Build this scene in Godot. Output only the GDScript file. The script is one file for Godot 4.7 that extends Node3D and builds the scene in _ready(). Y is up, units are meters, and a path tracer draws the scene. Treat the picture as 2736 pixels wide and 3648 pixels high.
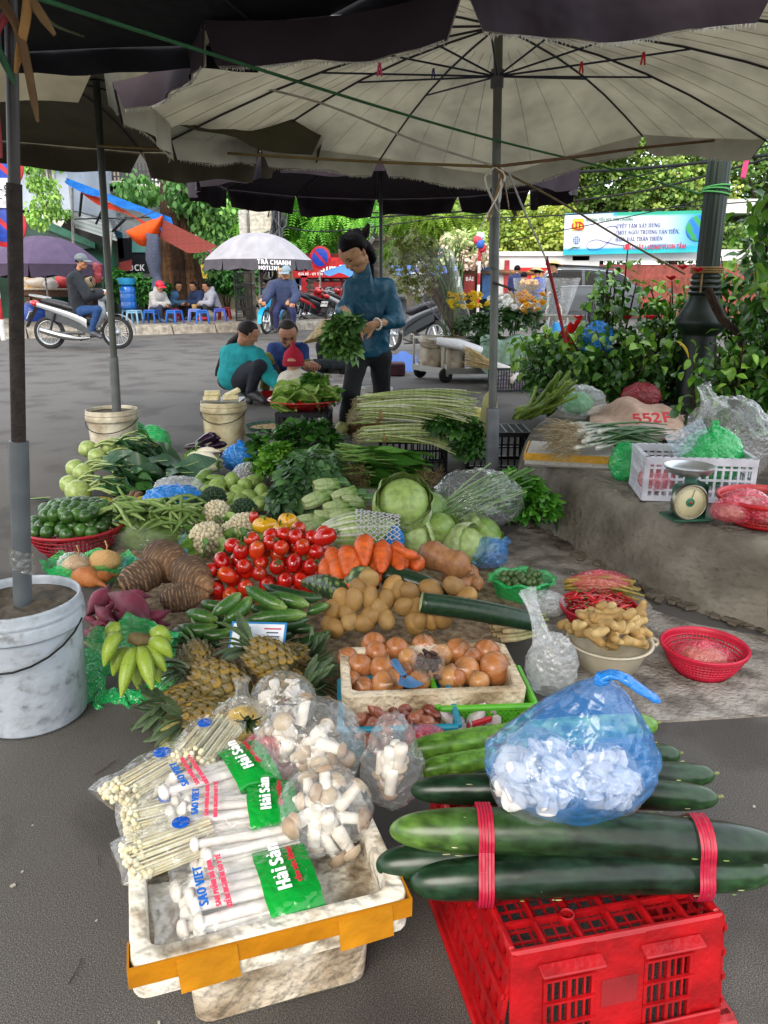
extends Node3D
var R:=RandomNumberGenerator.new()
var M:={}
var T:={}
var used:={}
func _ready():
	var cam:=Camera3D.new()
	cam.name="camera"
	cam.position=V(0,1.15,0)
	cam.rotation_degrees=V(-16.62,0,0)
	cam.fov=67.3
	cam.near=0.05
	cam.far=300.0
	add_child(cam)
	var env:=Environment.new()
	env.background_mode=Environment.BG_SKY
	var sm:=ProceduralSkyMaterial.new()
	sm.sky_top_color=Color(0.83,0.86,0.9)
	sm.sky_horizon_color=Color(0.93,0.95,0.97)
	sm.sky_curve=0.2
	sm.ground_bottom_color=Color(0.4,0.4,0.4)
	sm.ground_horizon_color=Color(0.6,0.6,0.6)
	sm.sun_angle_max=1.0
	var sky:=Sky.new()
	sky.sky_material=sm
	env.sky=sky
	env.background_energy_multiplier=1.25
	env.tonemap_mode=Environment.TONE_MAPPER_LINEAR
	env.tonemap_exposure=2.4
	env.sdfgi_enabled=true
	env.ssao_enabled=true
	env.ssil_enabled=true
	var we:=WorldEnvironment.new()
	we.name="environment"
	we.environment=env
	add_child(we)
	var sun:=DirectionalLight3D.new()
	sun.name="sun"
	sun.light_energy=0.5
	sun.light_color=Color(1,0.97,0.93)
	sun.light_angular_distance=35.0
	sun.shadow_enabled=true
	sun.rotation_degrees=V(-36,-22,0)
	add_child(sun)
	R.seed=7
	materials()
	ground()
	buildings()
	trees()
	street()
	umbrellas()
	planter()
	people()
	vehicles()
	stall_back()
	stall_middle()
	stall_front()
	tell_apart()
class MB:
	var v:=PackedVector3Array()
	var c:=PackedColorArray()
	var t:=PackedVector2Array()
	var i:=PackedInt32Array()
	var col:=Color(1,1,1)
	func p(a:Vector3,uv:=Vector2.ZERO)->int:
		v.append(a)
		c.append(col)
		t.append(uv)
		return v.size()-1
	func tri(a:int,b:int,d:int):
		i.append(a)
		i.append(b)
		i.append(d)
	func quad(a:Vector3,b:Vector3,d:Vector3,e:Vector3):
		var n:=p(a,Vector2(0,0))
		p(b,Vector2(1,0))
		p(d,Vector2(1,1))
		p(e,Vector2(0,1))
		tri(n,n+1,n+2)
		tri(n,n+2,n+3)
	func rows(n:int,w:int,closed:bool,from:int):
		for a in n-1:
			for b in (w if closed else w-1):
				var b2:=(b+1) % w
				var q:=from+a*w+b
				var q2:=from+a*w+b2
				i.append_array([q,q2,q+w,q2,q2+w,q+w])
	func box(s:Vector3,x:Transform3D,bev:=0.0):
		if bev <= 0.0:
			var h:=s/2
			for k in 6:
				var ax:=k/2
				var sg:=1.0 if k % 2==0 else -1.0
				var n:=Vector3.ZERO
				n[ax]=sg
				var u:=Vector3.ZERO
				u[(ax+1) % 3]=1
				var w:=n.cross(u)
				quad(x*(h*(n-u-w)),x*(h*(n-u+w)),x*(h*(n+u+w)),x*(h*(n+u-w)))
			return
		bev=minf(bev,minf(s.x,minf(s.y,s.z))*0.49)
		var h:=s/2
		var b:=h-Vector3(bev,bev,bev)
		for k in 6:
			var ax:=k/2
			var sg:=1.0 if k % 2==0 else -1.0
			var n:=Vector3.ZERO
			n[ax]=sg
			var u:=Vector3.ZERO
			u[(ax+1) % 3]=1
			var w:=n.cross(u)
			quad(x*(h*n+b*(-u-w)),x*(h*n+b*(w-u)),x*(h*n+b*(u+w)),x*(h*n+b*(u-w)))
		for a in 3:
			var a1:=(a+1) % 3
			var a2:=(a+2) % 3
			for s1 in [-1,1]:
				for s2 in [-1,1]:
					var q:=[]
					for e in [-1,1]:
						var f:=Vector3.ZERO
						f[a]=e*b[a]
						f[a1]=s1*h[a1]
						f[a2]=s2*b[a2]
						var g:=f
						g[a1]=s1*b[a1]
						g[a2]=s2*h[a2]
						q.append(x*f)
						q.append(x*g)
					if s1*s2>0:
						quad(q[0],q[2],q[3],q[1])
					else:
						quad(q[1],q[3],q[2],q[0])
		for sx in [-1,1]:
			for sy in [-1,1]:
				for sz in [-1,1]:
					var g:=Vector3(sx,sy,sz)
					var n:=p(x*(g*Vector3(h.x,b.y,b.z)))
					p(x*(g*Vector3(b.x,h.y,b.z)))
					p(x*(g*Vector3(b.x,b.y,h.z)))
					if sx*sy*sz>0:
						tri(n,n+2,n+1)
					else:
						tri(n,n+1,n+2)
	func tube(pts:Array,rad,seg:=8,cols=null,cap:=true,flat:=1.0):
		var n:=pts.size()
		var up:=Vector3(0.013,1,0.017)
		var from:=v.size()
		var keep:=col
		for k in n:
			var d:Vector3=(pts[mini(k+1,n-1)]-pts[maxi(k-1,0)]).normalized()
			if absf(d.dot(up))>0.97:
				up=Vector3(1,0.02,0.03)
			var sx:=d.cross(up).normalized()
			up=sx.cross(d).normalized()
			var r:float=rad[k] if rad is Array else rad
			if cols != null:
				col=cols[k]
			for s in seg:
				var a:=TAU*s/seg
				p(pts[k]+sx*cos(a)*r+up*sin(a)*r*flat,Vector2(float(s)/seg,float(k)/n))
		rows(n,seg,true,from)
		if cap:
			for e in [0,n-1]:
				var m:=p(pts[e])
				for s in seg:
					var q:int=from+e*seg+s
					var q2:int=from+e*seg+(s+1) % seg
					if e==0:
						tri(m,q2,q)
					else:
						tri(m,q,q2)
		col=keep
	func lathe(prof:Array,seg:int,x:=Transform3D(),cols=null):
		var from:=v.size()
		var keep:=col
		for k in prof.size():
			if cols != null:
				col=cols[k]
			for s in seg:
				var a:=TAU*s/seg
				p(x*Vector3(cos(a)*prof[k].x,prof[k].y,sin(a)*prof[k].x),Vector2(float(s)/seg,float(k)/prof.size()))
		rows(prof.size(),seg,true,from)
		col=keep
	func ball(x:Transform3D,nu:int,nv:int,fn=null,cf=null):
		var from:=v.size()
		var keep:=col
		for k in nv+1:
			var th:=PI*k/nv
			for s in nu:
				var a:=TAU*s/nu
				var d:=Vector3(cos(a)*sin(th),cos(th),sin(a)*sin(th))
				if cf != null:
					col=cf.call(d)
				p(x*(d*(fn.call(d) if fn != null else 1.0)),Vector2(float(s)/nu,float(k)/nv))
		rows(nv+1,nu,true,from)
		col=keep
	func patch(nu:int,nv:int,fn:Callable,cf=null):
		var from:=v.size()
		var keep:=col
		for k in nv+1:
			for s in nu+1:
				var uv:=Vector2(float(s)/nu,float(k)/nv)
				if cf != null:
					col=cf.call(uv.x,uv.y)
				p(fn.call(uv.x,uv.y),uv)
		rows(nv+1,nu+1,false,from)
		col=keep
	func leaf(x:Transform3D,ln:float,wd:float,bend:=0.3,fold:=0.25,n:=4,tip:=1.0,wave:=0.0):
		var from:=v.size()
		for k in n+1:
			var s:=float(k)/n
			var w:=wd*0.5*pow(sin(PI*clampf(s*0.93+0.05,0,1)),tip)
			var y:=-bend*ln*s*s
			for e in [-1,0,1]:
				p(x*Vector3(e*w,y+absf(e)*fold*w+wave*ln*0.1*sin(s*11.0+e*2.0),ln*s*(1.0-0.3*absf(bend)*s)),Vector2(e*0.5+0.5,s))
		rows(n+1,3,false,from)
	func add(o:MB,x:Transform3D,tint:=Color(1,1,1)):
		var f:=v.size()
		for k in o.v.size():
			v.append(x*o.v[k])
			c.append(o.c[k]*tint)
			t.append(o.t[k])
		for k in o.i:
			i.append(k+f)
	func mot(amp:float,freq:float,sd:=3):
		var nz:=FastNoiseLite.new()
		nz.seed=sd
		nz.frequency=freq
		nz.fractal_octaves=4
		for k in v.size():
			var g:=1.0+amp*nz.get_noise_3dv(v[k])
			c[k]=Color(c[k].r*g,c[k].g*g,c[k].b*g)
	func rough(amp:float,freq:float,sd:=1):
		var nz:=FastNoiseLite.new()
		nz.seed=sd
		nz.frequency=freq
		nz.fractal_octaves=3
		for k in v.size():
			var a:=v[k]
			v[k]=a+amp*Vector3(nz.get_noise_3dv(a),nz.get_noise_3dv(a+Vector3(31,0,0)),nz.get_noise_3dv(a+Vector3(0,47,0)))
	func mesh(m:Material,shift:=Vector3.ZERO)->ArrayMesh:
		var n:=PackedVector3Array()
		n.resize(v.size())
		if shift != Vector3.ZERO:
			for k in v.size():
				v[k] -= shift
		for k in range(0,i.size(),3):
			var a:=i[k]
			var b:=i[k+1]
			var d:=i[k+2]
			var nn:=(v[d]-v[a]).cross(v[b]-v[a])
			n[a]+=nn
			n[b]+=nn
			n[d]+=nn
		for k in n.size():
			n[k]=n[k].normalized()
		var arr:=[]
		arr.resize(Mesh.ARRAY_MAX)
		arr[Mesh.ARRAY_VERTEX]=v
		arr[Mesh.ARRAY_NORMAL]=n
		arr[Mesh.ARRAY_COLOR]=c
		arr[Mesh.ARRAY_TEX_UV]=t
		arr[Mesh.ARRAY_INDEX]=i
		var am:=ArrayMesh.new()
		am.add_surface_from_arrays(Mesh.PRIMITIVE_TRIANGLES,arr)
		am.surface_set_material(0,m)
		return am
func L(h:String)->Color:
	return Color(h).srgb_to_linear()
func mb(h:="ffffff")->MB:
	var m:=MB.new()
	m.col=L(h)
	return m
func numbered(s:String)->String:
	var k:int=used.get(s,-1)+1
	used[s]=k
	return s if k==0 else "%s_%03d" % [s,k]
func tag(o:Node3D,label:String,cat:String,grp:="",kind:=""):
	if label:
		o.set_meta("label",label)
	if cat:
		o.set_meta("category",cat)
	if grp:
		o.set_meta("group",grp)
	if kind:
		o.set_meta("kind",kind)
func thing(called:String,label:String,cat:String,at:=Vector3.ZERO,turn:=0.0,grp:="")->Node3D:
	var o:=Node3D.new()
	o.name=numbered(called)
	add_child(o)
	o.position=at
	o.rotation.y=turn
	tag(o,label,cat,grp)
	return o
func part(called:String,b,m:Material,up:Node3D,x:=Transform3D())->MeshInstance3D:
	var o:=MeshInstance3D.new()
	o.name=called
	o.mesh=b.mesh(m) if b is MB else b
	o.transform=x
	up.add_child(o,true)
	return o
func wpart(called:String,b:MB,m:Material,up:Node3D)->MeshInstance3D:
	var g:=up.transform
	var q:=up.get_parent()
	if q != self:
		g=(q as Node3D).transform*g
	var gi:=g.affine_inverse()
	for k in b.v.size():
		b.v[k]=gi*b.v[k]
	return part(called,b,m,up)
func solo(called:String,b:MB,m:Material,label:String,cat:String,grp:="",kind:="")->MeshInstance3D:
	var lo:=b.v[0]
	var hi:=b.v[0]
	for a in b.v:
		lo=lo.min(a)
		hi=hi.max(a)
	var at:=V((lo.x+hi.x)/2,lo.y,(lo.z+hi.z)/2)
	var o:=MeshInstance3D.new()
	o.name=numbered(called)
	o.mesh=b.mesh(m,at)
	o.position=at
	add_child(o)
	tag(o,label,cat,grp,kind)
	return o
func put(called:String,ms:Mesh,x:Transform3D,label:String,cat:String,grp:="")->MeshInstance3D:
	var o:=MeshInstance3D.new()
	o.name=numbered(called)
	o.mesh=ms
	o.transform=x
	add_child(o)
	tag(o,label,cat,grp)
	return o
func copy(o:Node3D,at:Vector3,turn:float,label:="")->Node3D:
	var q:Node3D=o.duplicate()
	q.name=numbered(String(o.name).rstrip("0123456789").trim_suffix("_"))
	add_child(q)
	q.position=at
	q.rotation.y=turn
	if label:
		q.set_meta("label",label)
	return q
func X(at:Vector3,rx:=0.0,ry:=0.0,rz:=0.0,s:=1.0)->Transform3D:
	return Transform3D(Basis.from_euler(V(rx,ry,rz))*Basis.from_scale(V(s,s,s)),at)
func XS(at:Vector3,s:Vector3,rx:=0.0,ry:=0.0,rz:=0.0)->Transform3D:
	return Transform3D(Basis.from_euler(V(rx,ry,rz))*Basis.from_scale(s),at)
func along(at:Vector3,d:Vector3,roll:=0.0)->Transform3D:
	var z:=d.normalized()
	var u:=Vector3.UP if absf(z.y)<0.95 else Vector3.RIGHT
	var x:=u.cross(z).normalized()
	return Transform3D(Basis(x,z.cross(x),z),at)*Transform3D(Basis(V(0,0,1),roll),Vector3.ZERO)
func rnd(a:float,b:float)->float:
	return R.randf_range(a,b)
func rv(a:float)->Vector3:
	return V(rnd(-a,a),rnd(-a,a),rnd(-a,a))
func swarm(called:String,up:Node3D,ms:Mesh,xs:Array,cols=null)->MultiMeshInstance3D:
	var mm:=MultiMesh.new()
	mm.transform_format=MultiMesh.TRANSFORM_3D
	mm.use_colors=cols != null
	mm.mesh=ms
	mm.instance_count=xs.size()
	for k in xs.size():
		mm.set_instance_transform(k,xs[k])
		if cols != null:
			mm.set_instance_color(k,cols[k])
	var o:=MultiMeshInstance3D.new()
	o.name=called
	o.multimesh=mm
	o.set_meta("kind","stuff")
	up.add_child(o,true)
	return o
func curve(pts:Array,n:int)->Array:
	var out:=[]
	var m:=pts.size()
	for k in n:
		var s:=float(k)/(n-1)*(m-1)
		var q:=mini(int(s),m-2)
		var a:Vector3=pts[q]
		var b:Vector3=pts[q+1]
		out.append(a.cubic_interpolate(b,pts[maxi(q-1,0)],pts[mini(q+2,m-1)],s-q))
	return out
func text3(called:String,s:String,size:float,m:Material,up:Node3D,x:Transform3D,font:="Droid Sans",bold:=true,deep:=0.002,squeeze:=1.0)->MeshInstance3D:
	var f:=SystemFont.new()
	f.font_names=PackedStringArray([font])
	f.font_weight=700 if bold else 400
	var t:=TextMesh.new()
	var plain:=""
	var marks:=[]
	for ch in s:
		var k:String=VN.get(ch,ch)
		if k.length()>1:
			marks.append([plain,k])
		plain+=k[0]
	t.text=plain
	t.font=f
	t.font_size=32
	t.pixel_size=size/32.0
	t.depth=deep
	t.curve_step=2.0
	t.material=m
	var o:=MeshInstance3D.new()
	o.name=called
	o.mesh=t
	o.transform=x.scaled_local(V(squeeze,1,1))
	up.add_child(o,true)
	if marks:
		var q:=mb()
		var e:=size
		var px:=size/32.0
		var wd:=f.get_string_size(plain,0,-1,32).x*px
		var base:=(f.get_descent(32)-f.get_ascent(32))*px/2.0
		var w:=0.05*e if bold else 0.035*e
		for mk_ in marks:
			var x0:=f.get_string_size(mk_[0],0,-1,32).x*px-wd/2.0
			var cw:=f.get_string_size(mk_[1][0],0,-1,32).x*px
			var c:=x0+cw/2.0
			var low:bool=mk_[1][0]==mk_[1][0].to_lower()
			var top:=base+e*(0.6 if low else 0.78)
			if mk_[1][0] in "ÊÂÔêâô":
				top+=e*0.2
				c+=e*0.1
			for j in range(1,mk_[1].length()):
				match mk_[1][j]:
					"+":q.tube([V(x0+cw*0.88,top-e*0.12,0),V(x0+cw*1.02,top-e*0.06,0),V(x0+cw*1.02,top+e*0.04,0)],w*0.8,5)
					".":q.ball(X(V(c,base-e*0.16,0),0,0,0,w*1.1),8,6)
					"/":q.tube([V(c-e*0.05,top+e*0.02,0),V(c+e*0.09,top+e*0.15,0)],w*0.8,5)
					"`":q.tube([V(c+e*0.05,top+e*0.02,0),V(c-e*0.09,top+e*0.15,0)],w*0.8,5)
					"?":q.tube([V(c,top+e*0.01,0),V(c+e*0.06,top+e*0.09,0),V(c,top+e*0.15,0),V(c-e*0.06,top+e*0.12,0)],w*0.7,5)
		for k in q.v.size():
			q.v[k].z=q.v[k].z*0.1
		part("accent_marks",q,m,o)
	return o
const VN:={"Ư":"U+","Ờ":"O+`","Ể":"Ê?","Ọ":"O.","Ơ":"O+","Ế":"Ê/","Ự":"U+.","Ộ":"Ô.","Ấ":"Â/","Ợ":"O+.","Ầ":"Â`","Ệ":"Ê.","Ạ":"A.","Ừ":"U+`","Ả":"A?","Ủ":"U?","Ẻ":"E?","Ẩ":"Â?","Ở":"O+?","Ử":"U+?","ả":"a?","ẻ":"e?","ứ":"u+/","ỏ":"o?","ử":"u+?"}
func tell_apart():
	var by:={}
	for o in get_children():
		if o.has_meta("group"):
			var key:String=o.get_meta("group")+"|"+o.get_meta("label")
			if not by.has(key):
				by[key]=[]
			by[key].append(o)
	var nth:=["leftmost","second","third","fourth","fifth","sixth","seventh","eighth","ninth","tenth","eleventh","twelfth","thirteenth","fourteenth","fifteenth","sixteenth","seventeenth","eighteenth"]
	for key in by:
		var all:Array=by[key]
		if all.size()<2:
			continue
		all.sort_custom(func(a,b):return a.position.z<b.position.z)
		var rowsn:=clampi(int(sqrt(all.size()/2.0)),1,3)
		if all.size()>60:
			rowsn=5
		for r in rowsn:
			var row:=all.slice(r*all.size()/rowsn,(r+1)*all.size()/rowsn)
			row.sort_custom(func(a,b):return a.position.x<b.position.x)
			var rn:String={1:["the group"],2:["the back half","the front half"],3:["the back third","the middle third","the front third"],5:["the backmost fifth","the second fifth from the back","the middle fifth","the second fifth from the front","the frontmost fifth"]}[rowsn][r]
			for k in row.size():
				var w:String=key.get_slice("|",1)
				var short:=" ".join(PackedStringArray(w.split(" ").slice(0,5)))
				var pos:String="leftmost" if k==0 else "rightmost" if k==row.size()-1 else (nth[mini(k,17)]+" from left" if k<row.size()/2 else nth[mini(row.size()-1-k,17)]+" from right")
				row[k].set_meta("label","%s, %s in %s" % [short,pos,rn])
func heap(poly:Array,bump:float,spacing:float,tries:=900)->Array:
	var lo:Vector3=poly[0]
	var hi:Vector3=poly[0]
	var flat:=PackedVector2Array()
	for a in poly:
		lo=lo.min(a)
		hi=hi.max(a)
		flat.append(P(a.x,a.z))
	var got:=[]
	for k in tries:
		var q:=P(rnd(lo.x,hi.x),rnd(lo.z,hi.z))
		if not Geometry2D.is_point_in_polygon(q,flat):
			continue
		var ok:=true
		for g in got:
			if P(g.x,g.z).distance_squared_to(q)<spacing*spacing:
				ok=false
				break
		if not ok:
			continue
		var sw:=0.0
		var sy:=0.0
		var edge:=9.0
		for j in poly.size():
			var a:=flat[j]
			var b:=flat[(j+1) % poly.size()]
			var w:=1.0/(a.distance_squared_to(q)+0.0004)
			sw+=w
			sy+=w*poly[j].y
			edge=minf(edge,Geometry2D.get_closest_point_to_segment(q,a,b).distance_to(q))
		got.append(V(q.x,sy/sw+bump*minf(1.0,edge/0.1),q.y))
	return got
func noise(nm:String,type:int,freq:float,stops:Array,oct:=4,sz:=256,normal:=0.0):
	var f:=FastNoiseLite.new()
	f.noise_type=type
	f.frequency=freq
	f.fractal_octaves=oct
	f.seed=nm.hash() % 1000
	if type==FastNoiseLite.TYPE_CELLULAR:
		f.cellular_return_type=FastNoiseLite.RETURN_DISTANCE2_SUB
		f.fractal_type=FastNoiseLite.FRACTAL_NONE if oct<2 else FastNoiseLite.FRACTAL_FBM
	var t:=NoiseTexture2D.new()
	t.width=sz
	t.height=sz
	t.seamless=true
	t.noise=f
	if normal>0.0:
		t.as_normal_map=true
		t.bump_strength=normal
	elif stops:
		var g:=Gradient.new()
		g.offsets=PackedFloat32Array(range(0,stops.size(),2).map(func(k):return stops[k]))
		g.colors=PackedColorArray(range(1,stops.size(),2).map(func(k):return Color(stops[k])))
		t.color_ramp=g
	T[nm]=t
func mk(nm:String,hex:String,rough:float,o:={})->StandardMaterial3D:
	var m:=StandardMaterial3D.new()
	m.resource_name=nm
	m.albedo_color=Color(hex)
	m.roughness=rough
	m.vertex_color_use_as_albedo=true
	m.metallic=o.get("metal",0.0)
	m.metallic_specular=o.get("spec",0.5)
	if o.has("tex"):
		m.albedo_texture=T[o.tex]
	if o.has("nrm"):
		m.normal_enabled=true
		m.normal_texture=T[o.nrm]
		m.normal_scale=o.get("ns",1.0)
	if o.has("bump"):
		m.heightmap_enabled=true
		m.heightmap_texture=T[o.bump]
		m.heightmap_scale=o.get("bs",0.3)
	if o.has("tex") or o.has("nrm") or o.has("bump"):
		if not o.get("uv",false):
			m.uv1_triplanar=true
			m.uv1_world_triplanar=o.get("world",false)
		var s:float=o.get("s",4.0)
		m.uv1_scale=V(s,s,s)*o.get("sv",Vector3.ONE)
	if o.has("alpha"):
		m.transparency=BaseMaterial3D.TRANSPARENCY_ALPHA
		m.albedo_color.a=o.alpha
	if o.has("back"):
		m.backlight_enabled=true
		m.backlight=Color(o.back)
	if o.has("coat"):
		m.clearcoat_enabled=true
		m.clearcoat=o.coat
		m.clearcoat_roughness=0.15
	if o.has("big"):
		m.detail_enabled=true
		m.detail_blend_mode=BaseMaterial3D.BLEND_MODE_MUL
		m.detail_albedo=T[o.big]
		m.detail_uv_layer=BaseMaterial3D.DETAIL_UV_2
		m.uv2_triplanar=true
		m.uv2_world_triplanar=true
		m.uv2_scale=Vector3.ONE*o.get("bgs",0.2)
	if o.has("rim"):
		m.rim_enabled=true
		m.rim=o.rim
	if o.has("sss"):
		m.subsurf_scatter_enabled=true
		m.subsurf_scatter_strength=o.sss
	M[nm]=m
	return m
func materials():
	var S:=FastNoiseLite.TYPE_SIMPLEX_SMOOTH
	var C:=FastNoiseLite.TYPE_CELLULAR
	noise("mott",S,0.012,[0.0,"b4b4b4",0.5,"e2e2e2",1.0,"ffffff"],5)
	noise("soft",S,0.006,[0.0,"d0d0d0",1.0,"ffffff"],3)
	noise("fine",S,0.09,[0.0,"9a9a9a",0.45,"d8d8d8",1.0,"ffffff"],3,512)
	noise("grit",S,0.1,[0.0,"444342",0.3,"868482",0.5,"b4b2af",0.66,"d2d0cc",0.76,"ffffff",1.0,"ffffff"],3,1024)
	noise("stain",S,0.004,[0.0,"6e665c",0.35,"a59c90",0.55,"d9d4cc",0.8,"ffffff"],6,512)
	noise("dirt",S,0.006,[0.0,"8a7a68",0.3,"b8ac9c",0.5,"e6e0d8",0.7,"ffffff",1.0,"ffffff"],6,512)
	noise("specks",S,0.05,[0.0,"ffffff",0.66,"ffffff",0.72,"d8c7a0",0.8,"c9b183"],2)
	noise("flecks",S,0.06,[0.0,"8fa08a",0.4,"d4dccd",0.7,"ffffff",0.84,"ffffff",0.86,"c8d890"],3)
	noise("skinspots",S,0.08,[0.0,"806a50",0.24,"c2ae94",0.36,"f0e6d8",1.0,"ffffff"],3)
	noise("banana",S,0.09,[0.0,"3c3018",0.2,"8a7c40",0.26,"ffffff",1.0,"ffffff"],2)
	noise("scuff",S,0.02,[0.0,"6c6258",0.2,"bcb8b2",0.3,"ececec",0.5,"ffffff",1.0,"ffffff"],6,512)
	noise("dirt2",S,0.01,[0.0,"746452",0.25,"b4a898",0.4,"f0ece6",1.0,"ffffff"],6,512)
	noise("patchy",S,0.012,[0.0,"b4b0ac",0.3,"d0ccc8",0.42,"f0eeea",1.0,"ffffff"],6,512)
	noise("wood",S,0.03,[0.0,"7a6c5c",0.5,"cfc4b4",1.0,"ffffff"],4)
	noise("foam",C,0.14,[0.0,"8f8b84",0.25,"d8d5cf",0.6,"ffffff"],1)
	noise("bark",S,0.02,[0.0,"4a3b2d",0.5,"a08a72",1.0,"d8c8b4"],5)
	noise("leafy",S,0.03,[0.0,"9fb08c",0.5,"d8e0c8",1.0,"ffffff"],3)
	noise("tile",S,0.006,[0.0,"8e8a84",0.4,"cecac6",0.6,"eeece8",0.66,"fcfaf6",1.0,"ffffff"],6,512)
	noise("h_grit",S,0.12,[],4,512)
	noise("n_fine",S,0.08,[],4,256,6.0)
	noise("n_soft",S,0.02,[],3,256,8.0)
	noise("n_crinkle",C,0.018,[],1,512,22.0)
	noise("n_fold",S,0.012,[],3,256,14.0)
	noise("n_cell",C,0.06,[],1,256,8.0)
	mk("asphalt","7e7b79",0.88,{"big":"patchy","bgs":0.22,"tex":"grit","bump":"h_grit","bs":0.05,"s":3.0,"world":true})
	mk("pavement","a8a29b",0.9,{"tex":"tile","nrm":"n_fine","ns":0.5,"s":0.9,"world":true})
	mk("concrete","9c968c",0.92,{"tex":"stain","nrm":"n_fine","ns":0.6,"s":0.8,"world":true})
	mk("concrete_dark","a8a6a0",0.92,{"big":"patchy","bgs":0.6,"tex":"tile","nrm":"n_fine","ns":0.8,"s":1.1,"world":true})
	mk("slab","cccac6",0.85,{"big":"patchy","bgs":0.5,"tex":"tile","nrm":"n_fine","ns":0.6,"s":2.2,"world":true})
	mk("soil","4d4036",0.95,{"tex":"stain","nrm":"n_fine","s":3.0,"world":true})
	mk("plain","ffffff",0.55)
	mk("matte","ffffff",0.9,{"tex":"mott","s":3.0})
	mk("paint","ffffff",0.45,{"tex":"mott","s":1.2})
	mk("gloss","ffffff",0.22,{"coat":0.6})
	mk("wall","ffffff",0.9,{"tex":"stain","s":0.25,"world":true})
	mk("cleanwall","ffffff",0.85,{"tex":"soft","s":0.3,"world":true})
	mk("plastic","ffffff",0.38,{"tex":"soft","s":5.0})
	mk("dirtyplastic","ffffff",0.5,{"tex":"dirt","s":1.2,"nrm":"n_fine","ns":0.2})
	mk("dirtyred","ffffff",0.42,{"tex":"mott","s":3.0,"nrm":"n_fine","ns":0.15})
	mk("steel","ffffff",0.32,{"metal":0.85})
	mk("chrome","ffffff",0.12,{"metal":1.0})
	mk("rubber","2a2a2a",0.85,{"tex":"mott","s":3.0})
	mk("foam","ffffff",0.8,{"tex":"foam","s":9.0,"nrm":"n_cell","ns":0.5})
	mk("foamdirt","ffffff",0.9,{"tex":"dirt","s":1.5,"nrm":"n_fine","ns":0.7})
	mk("cloth","ffffff",0.95,{"tex":"soft","s":6.0,"nrm":"n_fold","ns":0.5})
	mk("knit","ffffff",0.95,{"tex":"fine","s":10.0,"nrm":"n_fine","ns":0.5})
	mk("satin","ffffff",0.5,{"s":5.0,"nrm":"n_fold","ns":0.5})
	mk("canopy","ffffff",0.9,{"tex":"soft","s":1.5,"nrm":"n_fold","ns":0.3,"back":"303030"})
	mk("canopy_white","ffffff",0.9,{"tex":"mott","s":0.8,"nrm":"n_fold","ns":0.35,"back":"7c786c"})
	mk("dark","ffffff",0.8)
	mk("skin","ffffff",0.55,{"tex":"soft","s":12.0,"sss":0.1})
	mk("hair","ffffff",0.55,{"spec":0.25,"tex":"fine","s":8.0,"sv":V(1,0.15,1),"nrm":"n_fine","ns":0.4})
	mk("veg","ffffff",0.4,{"tex":"mott","s":14.0,"nrm":"n_soft","ns":0.15})
	mk("vegmat","ffffff",0.7,{"tex":"mott","s":12.0,"nrm":"n_fine","ns":0.4})
	mk("tomato","ffffff",0.16,{"coat":0.5,"sss":0.05})
	mk("gourd","ffffff",0.3,{"tex":"flecks","s":10.0,"nrm":"n_soft","ns":0.12})
	mk("root","ffffff",0.75,{"tex":"skinspots","s":9.0,"nrm":"n_fine","ns":0.6})
	mk("sweet","ffffff",0.6,{"tex":"specks","s":12.0,"nrm":"n_fine","ns":0.5})
	mk("leaf","ffffff",0.42,{"tex":"leafy","s":10.0,"back":"70a030"})
	mk("leafdull","ffffff",0.6,{"tex":"leafy","s":10.0,"back":"506a28"})
	mk("hibiscus","ffffff",0.34,{"tex":"leafy","s":6.0,"back":"5c8a28"})
	mk("ink_red","c02838",0.6)
	mk("leafhead","ffffff",0.38,{"tex":"mott","s":9.0,"nrm":"n_soft","ns":0.25,"back":"506030"})
	mk("potato","ffffff",0.62,{"tex":"soft","s":14.0,"nrm":"n_fine","ns":0.25})
	mk("u_sweet","ffffff",0.6,{"tex":"specks","s":2.4,"nrm":"n_fine","ns":0.5})
	mk("u_root","ffffff",0.8,{"tex":"skinspots","s":1.6,"nrm":"n_fine","ns":0.8})
	mk("u_gourd","ffffff",0.3,{"tex":"flecks","s":1.3,"nrm":"n_soft","ns":0.12})
	mk("u_veg","ffffff",0.5,{"tex":"mott","s":2.2,"nrm":"n_soft","ns":0.2})
	mk("castiron","ffffff",0.42,{"nrm":"n_fine","ns":0.15,"s":5.0})
	mk("citrus","ffffff",0.3,{"tex":"mott","s":30.0,"nrm":"n_fine","ns":0.3,"coat":0.2})
	mk("banana","ffffff",0.42,{"tex":"banana","s":9.0})
	mk("foamtray","ffffff",0.85,{"tex":"dirt2","s":1.5,"nrm":"n_fine","ns":0.6})
	mk("tape","ffffff",0.3,{"tex":"soft","nrm":"n_soft","ns":0.3,"s":4.0})
	mk("printed","ffffff",0.18,{"nrm":"n_crinkle","ns":0.4,"s":6.0})
	mk("ink_blue","1c68c0",0.4)
	mk("ink_pink","e0506c",0.4)
	mk("scuffed","ffffff",0.45,{"tex":"scuff","s":1.6,"nrm":"n_fine","ns":0.15})
	mk("crown","ffffff",0.6,{"back":"88b040"})
	mk("petal","ffffff",0.6,{"back":"888888"})
	mk("bark","ffffff",0.95,{"tex":"bark","s":1.2,"sv":V(1,0.3,1),"nrm":"n_fine","ns":1.0})
	mk("wood","ffffff",0.8,{"tex":"wood","s":3.0,"nrm":"n_fine","ns":0.5})
	mk("mush","ffffff",0.5,{"tex":"soft","s":14.0,"sss":0.15})
	mk("onion","ffffff",0.3,{"tex":"fine","s":9.0,"sv":V(1,0.1,1)})
	mk("pine","ffffff",0.6,{"tex":"fine","s":12.0})
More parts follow.
